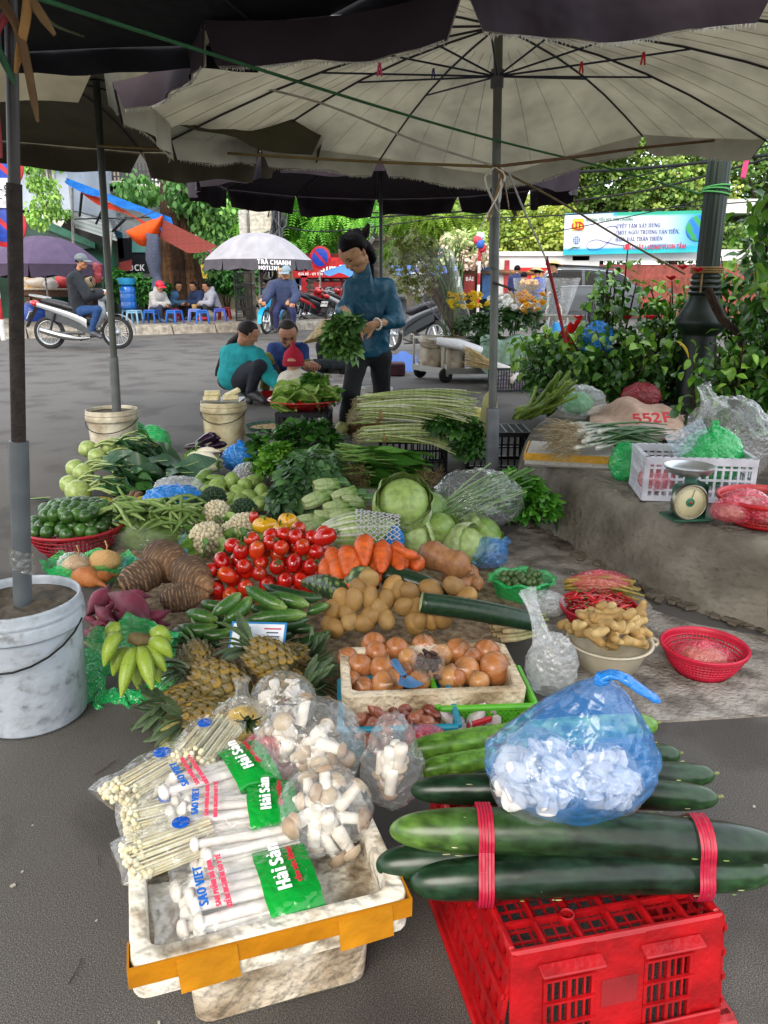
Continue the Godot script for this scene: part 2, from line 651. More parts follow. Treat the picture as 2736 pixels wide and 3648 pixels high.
	mk("film","f4f7f8",0.13,{"alpha":0.07,"nrm":"n_crinkle","ns":0.6,"s":5.0})
	mk("film_thick","eef2f4",0.2,{"alpha":0.2,"nrm":"n_crinkle","ns":0.8,"s":5.0})
	mk("film_white","f4f4f6",0.24,{"alpha":0.5,"nrm":"n_crinkle","ns":0.8,"s":5.0})
	mk("film_blue","3a9cf2",0.18,{"alpha":0.24,"nrm":"n_crinkle","ns":0.7,"s":4.0})
	mk("film_blue2","1f88e0",0.24,{"alpha":0.72,"nrm":"n_crinkle","ns":0.8,"s":6.0})
	mk("film_green","10b85c",0.22,{"alpha":0.62,"nrm":"n_crinkle","ns":0.8,"s":6.0})
	mk("film_pink","f0506a",0.2,{"alpha":0.3,"nrm":"n_crinkle","ns":0.9,"s":7.0})
	mk("film_yellow","e6dc50",0.24,{"alpha":0.6,"nrm":"n_crinkle","ns":0.8,"s":5.0})
	mk("ink","20242c",0.6)
	mk("glass","e8f0f0",0.05,{"alpha":0.12})
	mk("carglass","20282c",0.05,{"alpha":0.8})
func slab(b:MB,poly:Array,y0:float,y1:float):
	var flat:=PackedVector2Array()
	for a in poly:
		flat.append(P(a.x,a.z))
	var ix:=Geometry2D.triangulate_polygon(flat)
	var f:=b.v.size()
	for a in poly:
		b.p(V(a.x,y1,a.z))
	for k in range(0,ix.size(),3):
		var n:float=(flat[ix[k+1]]-flat[ix[k]]).cross(flat[ix[k+2]]-flat[ix[k]])
		if n>0:
			b.tri(f+ix[k],f+ix[k+1],f+ix[k+2])
		else:
			b.tri(f+ix[k],f+ix[k+2],f+ix[k+1])
	for k in poly.size():
		var a:Vector3=poly[k]
		var c:Vector3=poly[(k+1) % poly.size()]
		b.quad(V(a.x,y0,a.z),V(c.x,y0,c.z),V(c.x,y1,c.z),V(a.x,y1,a.z))
func ground():
	var b:=mb()
	b.quad(V(-150,0,40),V(150,0,40),V(150,0,-200),V(-150,0,-200))
	solo("road",b,M.asphalt,"grey worn asphalt road under the whole market","","","structure")
	var k0:=V(-13,0,-13.7)
	var k1:=V(1.5,0,-21.94)
	var dir:=(k1-k0).normalized()
	var out:=V(-dir.z,0,dir.x)*-1.0
	b=mb("d8d2ca")
	slab(b,[k0+out*0.24,k1+out*0.24,k1+out*14,k0+out*14+V(-8,0,0)],0.0,0.2)
	solo("pavement",b,M.pavement,"raised pavement of worn grey paving across the road","","","structure")
	var ke:=thing("kerb","sloping pale concrete kerb stones along the far pavement","",k0)
	ke.set_meta("kind","structure")
	var n:=16
	for j in n:
		var a:=k0+dir*(16.6*j/n+0.015)
		var c:=k0+dir*(16.6*(j+1)/n-0.015)
		var q:=mb(["cfc8be","c2bcb2","d6d0c6"][j % 3])
		q.quad(a,c,c+out*0.14+V(0,0.17,0),a+out*0.14+V(0,0.17,0))
		q.quad(a+out*0.14+V(0,0.17,0),c+out*0.14+V(0,0.17,0),c+out*0.26+V(0,0.207,0),a+out*0.26+V(0,0.207,0))
		q.quad(a,a+out*0.14+V(0,0.17,0),a+out*0.26+V(0,0.2,0),a+out*0.26)
		wpart("kerb_stone",q,M.slab,ke)
	R.seed=11
	var lm:=mb("4f6b2e")
	lm.leaf(X(Vector3.ZERO),0.05,0.022,0.2,0.3,3)
	var ls:=lm.mesh(M.leafdull)
	var xs:=[]
	for k in 46:
		var at:=V(rnd(-0.9,1.2),0.006,rnd(-9,-1.0))
		if k>20:
			at=V(rnd(-0.6,1.6),0.006,rnd(-10,-6.2))
		xs.append(X(at,rnd(-0.1,0.1),rnd(0,6),0,rnd(0.4,1.2)))
	var lit:=thing("leaf_litter","scattered green leaf scraps and bits lying on the road","litter")
	lit.set_meta("kind","stuff")
	swarm("leaf_scraps",lit,ls,xs)
	xs=[]
	lm=mb("b8b2a4")
	lm.box(V(0.012,0.003,0.009),X(Vector3.ZERO))
	for k in 110:
		xs.append(X(V(rnd(-1.2,1.5),0.005,rnd(-4,-0.7)),0,rnd(0,6),0,rnd(0.25,1.1)))
	swarm("grit_crumbs",lit,lm.mesh(M.matte),xs)
	lm=mb("5a4a38")
	lm.tube([V(-0.03,0,0),V(0.01,0.002,0.004),V(0.035,0,0)],0.0016,4)
	xs=[X(V(-0.255,0,-2.718),0,0.8,0),X(V(-0.689,0.004,-1.634),0,1.1,0),X(V(-0.792,0.004,-1.989),0,0.3,0),X(V(-0.593,0.004,-1.317),0,2.0,0,0.6),X(V(-0.537,0.004,-1.05),0,1.5,0,0.8),X(V(0.743,0.004,-1.331),0,0.4,0,0.7)]
	swarm("twigs",lit,lm.mesh(M.matte),xs)
	var m1:=mb("ccc9c6")
	slab(m1,[V(1.061,0,-1.876),V(0.731,0,-1.841),V(0.554,0,-1.996),V(0.501,0,-2.548),V(0.652,0,-3.185),V(0.897,0,-2.674),V(1.084,0,-2.462),V(1.6,0,-2.2),V(1.7,0,-1.75)],0.0,0.008)
	solo("ground_mat",m1,M.slab,"grey worn mat with a frayed edge under the red basket","mat")
	var m2:=mb("c4bfb8")
	slab(m2,[V(0.497,0,-2.528),V(0.338,0,-2.909),V(0.485,0,-3.309),V(0.887,0,-3.922),V(0.944,0,-3.441),V(0.982,0,-2.961),V(0.988,0,-2.609)],0.0,0.005)
	solo("ground_mat",m2,M.slab,"brownish worn mat between the cabbages and the concrete planter","mat")
	m2=mb("a09078")
	slab(m2,[V(-0.999,0,-2.325),V(-0.633,0,-1.996),V(-0.133,0,-1.759),V(0.29,0,-2.049),V(0.501,0,-2.548),V(0.464,0,-3.309),V(-0.613,0,-4.734),V(-1.655,0,-3.82),V(-1.07,0,-2.859)],0.0,0.012)
	solo("ground_mat",m2,M.wood,"dark woven mat spread under the heaps of vegetables","mat")
	m2=mb("b8b070")
	slab(m2,[V(-0.573,0,-1.708),V(-0.666,0,-2.077),V(-0.52,0,-2.165),V(-0.29,0,-1.848),V(-0.311,0,-1.658)],0.0,0.016)
	solo("ground_sheet",m2,M.satin,"yellowish plastic sheet sticking out under the pineapples","plastic sheet")
func block(nm:String,label:String,a:Vector3,bx:float,dep:float,hex:String,m:Material,cat:="building")->Node3D:
	var o:=thing(nm,label,cat,V((a.x+bx)/2,0,a.z-dep/2))
	var q:=mb(hex)
	q.box(V(absf(bx-a.x),a.y,dep),X(V(0,a.y/2,0)))
	part("wall",q,m,o)
	return o
func window(o:Node3D,x:float,y:float,z:float,w:float,h:float,frame:="b8b4ac",glass:="2c3236",called:="window"):
	var q:=mb(frame)
	for s in [-1,1]:
		q.box(V(0.06,h,0.08),X(V(s*w/2,0,0)))
		q.box(V(w+0.06,0.06,0.09),X(V(0,s*h/2,0)))
	q.box(V(0.04,h,0.05),X(V(0,0,0)))
	var f:=part(called,q,M.paint,o,X(V(x,y,z)))
	q=mb(glass)
	q.box(V(w,h,0.03),X(Vector3.ZERO))
	part("pane",q,M.gloss,f)
func shutter(o:Node3D,x:float,y0:float,y1:float,z:float,w:float,hex:String,vertical:=false):
	var n:=int((w if vertical else y1-y0)/0.13)
	for k in n:
		var q:=mb(hex)
		if vertical:
			q.box(V(w/n*0.86,y1-y0,0.04),X(Vector3.ZERO))
			part("shutter_slat",q,M.paint,o,X(V(x-w/2+(k+0.5)*w/n,(y0+y1)/2,z)))
		else:
			q.box(V(w,(y1-y0)/n*0.86,0.04),X(Vector3.ZERO))
			part("shutter_slat",q,M.paint,o,X(V(x,y0+(k+0.5)*(y1-y0)/n,z)))
func board(o:Node3D,called:String,x:Transform3D,w:float,h:float,hex:String,m:Material=null)->Node3D:
	var q:=mb(hex)
	q.box(V(w,h,0.04),X(Vector3.ZERO))
	return part(called,q,m if m else M.paint,o,x)
func buildings():
	var o:Node3D
	var q:MB
	var a:Vector3=V(-11.765,4.699,-24)
	var e:Vector3=V(-9.125,3.179,-24)
	o=thing("clad_house","pale grey blue clad upper storey with a small window and sun flap","building",V((a.x+e.x)/2,0,-26))
	var cx:=(a.x+e.x)/2
	q=mb("b9c2d2")
	q.box(V(e.x-a.x,a.y-e.y,4),X(V(0,(a.y+e.y)/2,0)))
	part("wall",q,M.cleanwall,o)
	q=mb("3c3733")
	q.box(V(e.x-a.x-0.1,e.y,3.6),X(V(0,e.y/2,-0.2)))
	part("lower_wall",q,M.wall,o)
	var w:Vector3=V(-9.691,4.15,-24)
	window(o,w.x-cx,w.y,2.02,0.36,0.36,"d8d4d0","4a4642")
	q=mb("b0b4b8")
	q.box(V(1.0,0.04,0.4),X(V(w.x-cx,w.y+0.34,2.2),0.5))
	part("sun_flap",q,M.paint,o)
	q=mb("e8eaee")
	q.box(V(3.0,0.14,0.3),X(V(0.4,a.y+0.03,2.0),0,0,-0.06))
	part("eave",q,M.paint,o)
	q=mb("d9d6d0")
	q.patch(8,4,func(u:float,v:float):return V(-9.907,3.037,-23.8).lerp(V(-9.092,3.137,-23.8),u)+V(0,-v*0.5*sin(PI*clampf(u*0.9+0.1,0,1)),0.05*v))
	wpart("awning_flap",q,M.cloth,o)
	o=thing("green_kiosk","dark green street kiosk with sloping green roof edge behind the purple umbrella","kiosk",V(-9.6,0.2,-22.6))
	q=mb("1f5a48")
	q.box(V(4.4,2.0,0.3),X(V(0.1,1.0,0.6)))
	part("wall",q,M.wall,o)
	q=mb("246b55")
	q.quad(V(-9.405,2.954,-21.6),V(-7.669,2.162,-21.6),V(-7.685,2.011,-21.6),V(-9.44,2.692,-21.6))
	q.quad(V(-9.405,2.954,-21.6),V(-10.232,3.112,-23.5),V(-8.343,2.251,-23.5),V(-7.669,2.162,-21.6))
	wpart("roof",q,M.paint,o)
	q=mb("24473f")
	q.quad(V(-10.616,2.905,-21.7),V(-9.288,2.791,-21.7),V(-7.718,2.038,-21.7),V(-10.79,1.745,-21.7))
	wpart("gable",q,M.paint,o)
	for k in 5:
		var gp:Vector3=[V(-9.585,1.269,-21.5),V(-8.704,1.387,-21.5),V(-8.285,1.269,-21.5),V(-8.485,1.669,-21.5),V(-9.299,1.563,-21.5)][k]
		q=mb(["c9b79a","aebfb5","d0d6d0","e6dc9a","b9a184"][k])
		q.box(V([0.5,0.9,0.6,0.4,0.3][k],[0.7,0.6,0.5,0.2,0.2][k],0.05),X(gp))
		q.rough(0.03,2.0,k)
		wpart("hanging_goods",q,M.matte,o)
	q=mb("c99a5c")
	for k in 3:
		q.box(V(0.42,0.25,0.3),X(V(-9.225,0.844,-21.2)+V(0.05*k,0.26*k,0),0,0.1*k))
	wpart("stacked_cartons",q,M.matte,o)
	a=V(-10.86,5.438,-29)
	o=block("white_house","white house with dark balcony rails above the blue tarpaulin roof",V(-10.725,6.595,-29),V(-7.749,4.402,-29).x,6,"e9e7e4",M.cleanwall)
	var bxp:Vector3=o.position
	q=mb("d8d3cc")
	q.box(V(2.0,0.35,1.4),X(V(-9.388,4.207,-28.3)-bxp))
	q.box(V(2.2,0.25,1.4),X(V(-8.286,4.163,-28.3)-bxp))
	part("balcony_slab",q,M.cleanwall,o)
	for k in 15:
		q=mb("23262a")
		q.box(V(0.05,0.9,0.05),X(Vector3.ZERO))
		part("rail_bar",q,M.paint,o,X(V(-8.122,4.484,-27.7)-bxp+V(-0.9+k*0.125,0,0)))
	for k in 4:
		q=mb("2a2d30")
		q.box(V(1.9,0.04,0.05),X(V(-8.11,4.686,-27.72)-bxp+V(0,-0.16*k,0)))
		part("rail",q,M.paint,o)
	q=mb("8a8078")
	q.box(V(1.5,0.9,0.1),X(V(-9.887,4.65,-28.95)-bxp))
	part("recess",q,M.wall,o)
	window(o,V(-10.353,4.819,-29).x-bxp.x,V(-10.353,4.819,-29).y,3.02,0.7,0.9)
	window(o,V(-8.65,5.144,-29).x-bxp.x,V(-8.677,4.849,-29).y,3.02,1.0,1.2,"6a6058","3a3a38")
	o=block("shop_house","grey shop house with dark sign boards and steel shutter behind the tree",V(-10.858,3.982,-31),V(-8.066,3,-31).x,4,"8f8d8a",M.wall)
	bxp=o.position
	board(o,"sign_board",X(V(-9.204,2.049,-28.8)-bxp),1.9,1.2,"20242c")
	text3("sign_lettering","BULLOCK",0.3,M.plain,o.get_child(1),X(V(0,-0.4,0.03)))
	board(o,"sign_board",X(V(-9.532,2.715,-28.8)-bxp),0.6,1.5,"2c6c88")
	text3("sign_lettering","HA",0.36,M.plain,o.get_child(2),X(V(0,0.35,0.03)))
	shutter(o,V(-8.975,1.309,-28.9).x-bxp.x,0.2,1.5,2.06,2.2,"77736e")
	window(o,V(-9.634,3.342,-29).x-bxp.x,4.2,2.02,1.0,1.1)
	window(o,V(-8.49,3.342,-29).x-bxp.x,4.4,2.02,1.0,1.1)
	q=mb("a23c34")
	q.quad(V(-9.587,1.719,-28),V(-8.905,1.934,-28.6),V(-8.626,1.56,-27.6),V(-9.314,1.452,-27.4))
	wpart("awning",q,M.cloth,o)
	q=mb("6fb0a8")
	q.quad(V(-8.849,2.863,-28.7),V(-7.859,3.046,-28.7),V(-7.932,2.17,-28.7),V(-8.914,2.17,-28.7))
	wpart("glass_front",q,M.gloss,o)
	o=block("pink_sign_shop","shop with a bright pink sign above yellow and red goods",V(-6.979,2.62,-30),V(-5.616,2.62,-30).x,3,"86806f",M.wall)
	bxp=o.position
	board(o,"sign_board",X(V(-6.571,2.128,-28.4)-bxp),1.1,1.15,"e23f9a")
	board(o,"goods_panel",X(V(-6.492,1.539,-28.3)-bxp),1.3,0.5,"d8b83c")
	board(o,"goods_panel",X(V(-6.709,1.228,-28.3)-bxp),0.5,0.5,"c23a30")
	for k in 3:
		board(o.get_child(1),"print_line",X(V(0.1,0.1-0.14*k,0.024)),0.7-0.1*k,0.05,"f6c4de")
	o=block("shutter_shop","shop with closed folding shutter between blue and white columns",V(-4.301,2.092,-26.5),V(-2.638,2.092,-26.5).x,4,"a8a296",M.wall)
	bxp=o.position
	shutter(o,V(-3.348,1.296,-26.5).x-bxp.x,0.2,1.75,2.05,1.15,"8b8672",true)
	for k in 2:
		var cxx:float=[V(-3.852,1.296,-26.4).x,V(-2.773,1.296,-26.4).x][k]-bxp.x
		for j in 8:
			board(o,"painted_panel",X(V(cxx,0.3+j*0.22,2.05)),0.34,0.19,"e2e6ee" if j % 2 else "4a72c0")
	o=block("red_shop","red fronted phone shop with a white lettered banner",V(-2.639,2.049,-26.5),V(-0.597,2.049,-26.5).x,4,"7b2424",M.wall)
	bxp=o.position
	var sg:=board(o,"banner",X(V(-1.991,1.611,-26.2)-bxp),1.95,0.62,"d41f26")
	text3("banner_lettering","Sim Thẻ",0.3,M.plain,sg,X(V(0.5,-0.03,0.025)))
	text3("banner_lettering","SỬA ĐIỆN THOẠI",0.15,M.plain,sg,X(V(-0.4,0.14,0.025)))
	text3("banner_lettering","GIÁ RẺ - UY TÍN",0.11,M.plain,sg,X(V(-0.4,-0.2,0.025)))
	sg=board(o,"banner",X(V(-1.166,1.64,-26.25)-bxp),0.8,0.5,"d41f26")
	text3("banner_lettering","Sửa",0.25,M.plain,sg,X(V(0,0.04,0.025)))
	board(o,"door_post",X(V(-2.604,0.714,-26.2)-bxp+V(0,-0.1,0)),0.2,1.5,"c01c24")
	shutter(o,V(-2.34,1.004,-26.4).x-bxp.x,0.2,1.4,2.04,0.6,"8d8478")
	board(o,"glass_case",X(V(-1.844,0.714,-26.2)-bxp),0.9,0.9,"a82a28")
	for k in 3:
		board(o.get_child(o.get_child_count()-1),"price_card",X(V(-0.25+0.25*k,0.15-0.1*(k % 2),0.025)),0.18,0.22,["e8d8d0","d8c83c","d0d8e0"][k])
	q=mb("4a86c8")
	q.patch(6,3,func(u:float,v:float):return V(-1.859,1.48,-25).lerp(V(-0.994,1.767,-25),u).lerp(V(-1.757,1.384,-23.6).lerp(V(-0.875,1.358,-23.6),u),v)+V(0,-0.06*sin(u*9.0)*v,0))
	solo("blue_awning",q,M.cloth,"blue tarpaulin awning in front of the red shop","awning")
	q=mb("4f74c4")
	q.patch(6,3,func(u:float,v:float):return V(0.24,1.713,-27).lerp(V(2.639,1.669,-27),u).lerp(V(0.289,1.393,-24.5).lerp(V(2.189,1.447,-24.5),u),v)+V(0,-0.06*sin(u*11.0)*v,0))
	solo("blue_awning",q,M.cloth,"long blue tarpaulin awning beyond the flower cart","awning")
	o=block("apartment_block","stained grey old apartment block behind the yellow green tree",V(-0.69,5.86,-42),V(4.693,5.86,-42).x,8,"a8a4a0",M.wall)
	bxp=o.position
	for r in 4:
		for cc in 5:
			if r==0 and cc>2:
				continue
			window(o,-2.3+cc*1.15,2.4+r*1.25,4.02,0.6,0.8,"c9c0b4" if cc % 2 else "b49a84","4b5358")
	board(o,"orange_plate",X(V(0.245,4.135,-37.9)-bxp),0.6,0.35,"e8842c")
	q=mb("8a8680")
	q.box(V(6,0.2,1.0),X(V(0,4.45,4.3)))
	part("ledge",q,M.wall,o)
	o=block("tiled_stall","low dark shop with a brown tiled lean-to roof and red sign",V(1.581,2.133,-29),V(4.179,2.133,-29).x,4,"3d4a48",M.wall)
	bxp=o.position
	for k in 14:
		q=mb(["8b6748","9b7650","7a5a40"][k % 3])
		q.box(V(0.19,0.05,1.3),X(V(2.332,1.811,-28)-bxp+V(k*0.2,-0.1,0.6),0.42))
		part("roof_tile",q,M.matte,o)
	board(o,"sign_board",X(V(2.862,1.12,-26.9)-bxp),0.36,0.75,"a8322a")
	text3("sign_lettering","BÀI",0.17,M.plain,o.get_child(o.get_child_count()-1),X(V(0,0.14,0.03)))
	text3("sign_lettering","ĐÁ",0.17,M.plain,o.get_child(o.get_child_count()-2),X(V(0,-0.12,0.03)))
	board(o,"teal_wall",X(V(2.637,2.069,-27.1)-bxp),1.6,0.5,"2c5c5a")
	board(o,"blue_door",X(V(3.548,1.224,-26.95)-bxp),0.5,1.2,"2f5f9a")
	board(o,"price_board",X(V(2.232,1.178,-24.9)-bxp,0,0,-0.08),0.34,0.3,"e8e8ee")
	o=block("far_house","pale far house with plain windows rising behind the trees",V(-11.074,5.4,-44),V(-5.627,6.084,-44).x,6,"b5b4b0",M.wall)
	for k in 4:
		window(o,-1.8+k*1.2,4.2,3.02,0.7,1.0)
	o=block("far_house","far grey house with a blue sheet roof between trees",V(-5.199,3.538,-40),V(-0.666,3.963,-40).x,6,"9aa0a6",M.wall)
	q=mb("7f97b4")
	q.box(V(4.9,0.12,3),X(V(0,4.0,3.2),0.3))
	part("roof",q,M.paint,o)
	for k in 3:
		window(o,-1.5+k*1.4,2.9,3.02,0.7,0.9)
	o=thing("school_wall","long white school wall with red pillar strip and brown red name panel","wall",V(8.5,0,-27.2))
	a=V(3.752,2.065,-27)
	q=mb("eceae8")
	q.box(V(3.1,a.y,0.4),X(V(a.x+1.55-8.5,a.y/2,0)))
	q.box(V(8.5,0.35,0.4),X(V(V(6.338,1.89,-27).x+4.2-8.5,V(7.1,2.022,-27).y,0)))
	q.box(V(1.05,a.y-0.1,0.36),X(V(V(6.678,1.89,-27).x-8.5,a.y/2-0.05,0)))
	q.box(V(3.2,0.14,0.6),X(V(a.x+1.5-8.5,a.y,0)))
	part("wall",q,M.cleanwall,o)
	q=mb("b9363c")
	q.box(V(0.16,V(4.101,1.86,-27).y,0.1),X(V(V(4.101,1.86,-27).x-8.5,V(4.101,1.86,-27).y/2,0.23)))
	part("red_strip",q,M.paint,o)
	for k in 7:
		q=mb(["9d4a3c","97463a","a34f40"][k % 3])
		q.box(V(0.88,1.9,0.2),X(Vector3.ZERO))
		part("granite_panel",q,M.paint,o,X(V(V(7.468,1.299,-27).x+k*0.885-8.5,0.78,0.02)))
	text3("gate_lettering","TRƯỜNG TIỂU HỌC VĂN CHƯƠNG",0.33,mk("brass","8a5a40",0.4,{"metal":0.5}),o,X(V(9.222,1.12,-26.85)-o.position),"Droid Serif",true,0.02)
	q=mb("f0efee")
	q.box(V(7,0.5,4),X(V(15.037,3.906,-33)-o.position+V(1.2,0,0)))
	part("canopy_roof",q,M.cleanwall,o)
	q=mb("d5d2ce")
	q.box(V(6,3.4,3),X(V(15.681,2.633,-34)-o.position+V(1.4,-0.6,0)))
	part("gatehouse",q,M.cleanwall,o)
	o=thing("school_banner","wide blue and white school banner with purple lettering above the wall","banner",V(8.232,2.099,-26.7))
	var ctr:Vector3=V(8.176,2.701,-26.7)-o.position
	var bw:=4.55
	var bh:=1.28
	var bt:=X(ctr,0,-0.03,0.02)
	q=mb()
	q.patch(40,16,func(u:float,v:float):return bt*V((u-0.5)*bw,(0.5-v)*bh,0.015*sin(u*23.0+v*3.0)),func(u:float,v:float):return banner_color(u,v))
	part("sheet",q,M.plain,o)
	var ink:=mk("ink_purple","3a3470",0.6)
	var inkg:=mk("ink_green","2f6a3a",0.6)
	var inkr=M.ink_red
	var bz:=func(x,y):return bt*X(V((x-0.5)*bw,(0.5-y)*bh,0.03))
	text3("lettering","TRƯỜNG TIỂU HỌC VĂN CHƯƠNG",0.135,inkg,o,bz.call(0.315,0.165),"Droid Sans",true,0.004,0.72)
	text3("lettering","UYẾT TÂM XÂY DỰNG",0.16,ink,o,bz.call(0.525,0.33),"Droid Serif",true,0.004,0.8)
	text3("lettering","MỘT NGÔI TRƯỜNG TÂN TIẾN,",0.16,ink,o,bz.call(0.6,0.49),"Droid Serif",true,0.004,0.8)
	text3("lettering","HIỆN ĐẠI, THÂN THIỆN",0.16,ink,o,bz.call(0.535,0.65),"Droid Serif",true,0.004,0.8)
	text3("lettering","VỚI CHẤT LƯỢNG VƯƠN TẦM",0.19,inkr,o,bz.call(0.65,0.85),"Droid Sans",true,0.004,0.78)
	q=mb("4a3c98")
	var cu:=curve([V(0.29,0.4,0),V(0.32,0.33,0),V(0.365,0.33,0),V(0.375,0.45,0),V(0.33,0.66,0),V(0.26,0.86,0),V(0.18,0.87,0),V(0.17,0.72,0),V(0.23,0.64,0),V(0.32,0.72,0),V(0.42,0.79,0),V(0.45,0.76,0)],40)
	q.tube(cu.map(func(s):return bt*V((s.x-0.5)*bw,(0.5-s.y)*bh,0.02)),range(40).map(func(k):return 0.012+0.016*absf(sin(k*0.25))),5,null,true,0.3)
	part("flourish",q,M.plain,o)
	q=mb("f0c030")
	q.box(V(0.36,0.36,0.012),bz.call(0.095,0.27))
	part("school_emblem",q,M.plain,o)
	q=mb("d03028")
	q.tube(range(15).map(func(k):return bz.call(0.095,0.25)*V(0.19*cos(-0.9+k*0.36-2.6+2.2),-0.17*sin(-0.3+k*0.25),0.01)),0.025,5)
	q.box(V(0.05,0.16,0.014),bz.call(0.083,0.3))
	q.box(V(0.05,0.16,0.014),bz.call(0.107,0.3))
	q.box(V(0.2,0.05,0.014),bz.call(0.095,0.22))
	part("emblem_print",q,M.plain,o)
	q=mb("2a5cb0")
	q.ball(bz.call(0.09,0.64)*XS(Vector3.ZERO,V(0.12,0.12,0.012)),16,8)
	part("globe_print",q,M.plain,o)
	q=mb("e8f0f8")
	for k in 3:
		q.box(V(0.24,0.01,0.004),bz.call(0.09,0.6+0.045*k)*X(V(0,0,0.016)))
		q.box(V(0.01,0.23,0.004),bz.call(0.077+0.013*k,0.64)*X(V(0,0,0.018)))
	part("globe_lines",q,M.plain,o)
	q=mb("58a848")
	q.tube([bz.call(0.03,0.87).origin,bz.call(0.07,0.8).origin,bz.call(0.1,0.82).origin,bz.call(0.13,0.76).origin],[0.01,0.05,0.04,0.01],6,null,true,0.2)
	part("hand_print",q,M.plain,o)
	q=mb("2d6fc0")
	q.ball(bz.call(0.95,0.42)*XS(Vector3.ZERO,V(0.4,0.4,0.015)),20,10,null,func(d:Vector3):return L("2f9a4a") if sin(d.x*6.0+d.y*4.0)>0.1 else L("1f74d0"))
	part("planet_print",q,M.plain,o)
	o=thing("red_banner","red banner with yellow lettering hung on the white wall","banner",V(5.243,1.001,-26.9))
	ctr=V(5.225,1.313,-26.9)-o.position
	q=mb("cf1620")
	q.box(V(1.72,0.62,0.03),X(ctr))
	part("sheet",q,M.paint,o)
	var yel:=mk("ink_yellow","f6d21e",0.6)
	text3("lettering","NHIỆT LIỆT CHÀO MỪNG 70 NĂM",0.145,yel,o,X(ctr+V(0.2,0.16,0.025)),"Droid Sans",true,0.004,0.56)
	text3("lettering","NGÀY GIẢI PHÓNG THỦ ĐÔ",0.145,yel,o,X(ctr+V(0.22,0.0,0.025)),"Droid Sans",true,0.004,0.56)
	text3("lettering","(10/10/1954 - 10/10/2024)",0.13,yel,o,X(ctr+V(0.2,-0.16,0.025)),"Droid Sans",true,0.004,0.6)
	text3("lettering","70",0.34,M.plain,o,X(ctr+V(-0.66,0.02,0.025)))
func banner_color(u:float,v:float)->Color:
	var c:=L("dfe8f6").lerp(L("2aa8e6"),smoothstep(0.55,1.0,u))
	var lowb:=0.84+0.03*sin(u*7.0)
	if v>lowb:
		c=L("1f9fd8").lerp(L("24b8b0"),clampf((v-lowb)*6.0,0,1))
	if v<0.07+0.05*sin(u*5.0+4.5):
		c=L("2f9fd8") if u<0.35 else L("22a88c")
	return c
func spray(kind:String)->Mesh:
	var b:=mb("ffffff")
	if kind=="feather":
		for j in 3:
			var x:=X(Vector3.ZERO,0.25+0.1*j,(j-1)*0.9,0)
			for k in 9:
				for s in [-1,1]:
					b.leaf(x*X(V(0,-0.004*k*k,0.06+k*0.06),0,s*1.15,0),0.17-0.008*k,0.05,0.2,0.0,2)
	elif kind=="round":
		for k in 9:
			b.leaf(X(V(sin(k*2.4)*0.16,cos(k*1.7)*0.1,cos(k*2.4)*0.16),0.5+0.4*sin(k*1.3),k*2.4,0.3*cos(k)),0.17,0.17,0.2,0.15,3,0.6)
	elif kind=="heart":
		for k in 7:
			b.leaf(X(V(sin(k*2.4)*0.18,-0.05*k,cos(k*2.4)*0.18),1.0+0.3*sin(k*1.3),k*2.4,0.0),0.26,0.17,0.25,0.2,4,0.7)
	else:
		for k in 7:
			b.leaf(X(V(0,0.01*k,0),-0.5+0.12*k,k*2.4,0.0),0.2,0.075,0.5,0.3,4)
	return b.mesh(M.crown)
var SP:={}
func crown(o:Node3D,kind:String,blobs:Array,n:int,cols:Array,size:float):
	if not SP.has(kind):
		SP[kind]=spray(kind)
	var xs:=[]
	var cc:=[]
	var tot:=0.0
	for q in blobs:
		tot+=q[1].x*q[1].y+q[1].y*q[1].z
	for q in blobs:
		var m:=int(n*(q[1].x*q[1].y+q[1].y*q[1].z)/tot)
		var base:=L(cols[R.randi() % cols.size()])
		for k in m:
			var d:=rv(1.0).normalized()
			var at:Vector3=q[0]+d*q[1]*pow(rnd(0.25,1.0),0.45)-o.position
			xs.append(X(at,rnd(-0.6,0.9),rnd(0,6.28),rnd(-0.5,0.5),size*rnd(0.7,1.3)))
			cc.append(base.lerp(L(cols[R.randi() % cols.size()]),rnd(0,0.7))*rnd(0.95,1.6))
	swarm("crown",o,SP[kind],xs,cc)
func limb(b:MB,pts:Array,r0:float,r1:float,seg:=8):
	var c:=curve(pts,10)
	b.tube(c,range(10).map(func(k):return lerpf(r0,r1,k/9.0)),seg)
func blobs_in(tl:Vector3,br:Vector3,n:int,r:float,deep:float)->Array:
	var out:=[]
	for k in n:
		var s:=r*rnd(0.6,1.25)
		out.append([V(rnd(tl.x,br.x),rnd(br.y,tl.y),tl.z+rnd(-deep,deep)),V(s,s*rnd(0.45,0.75),s)])
	return out
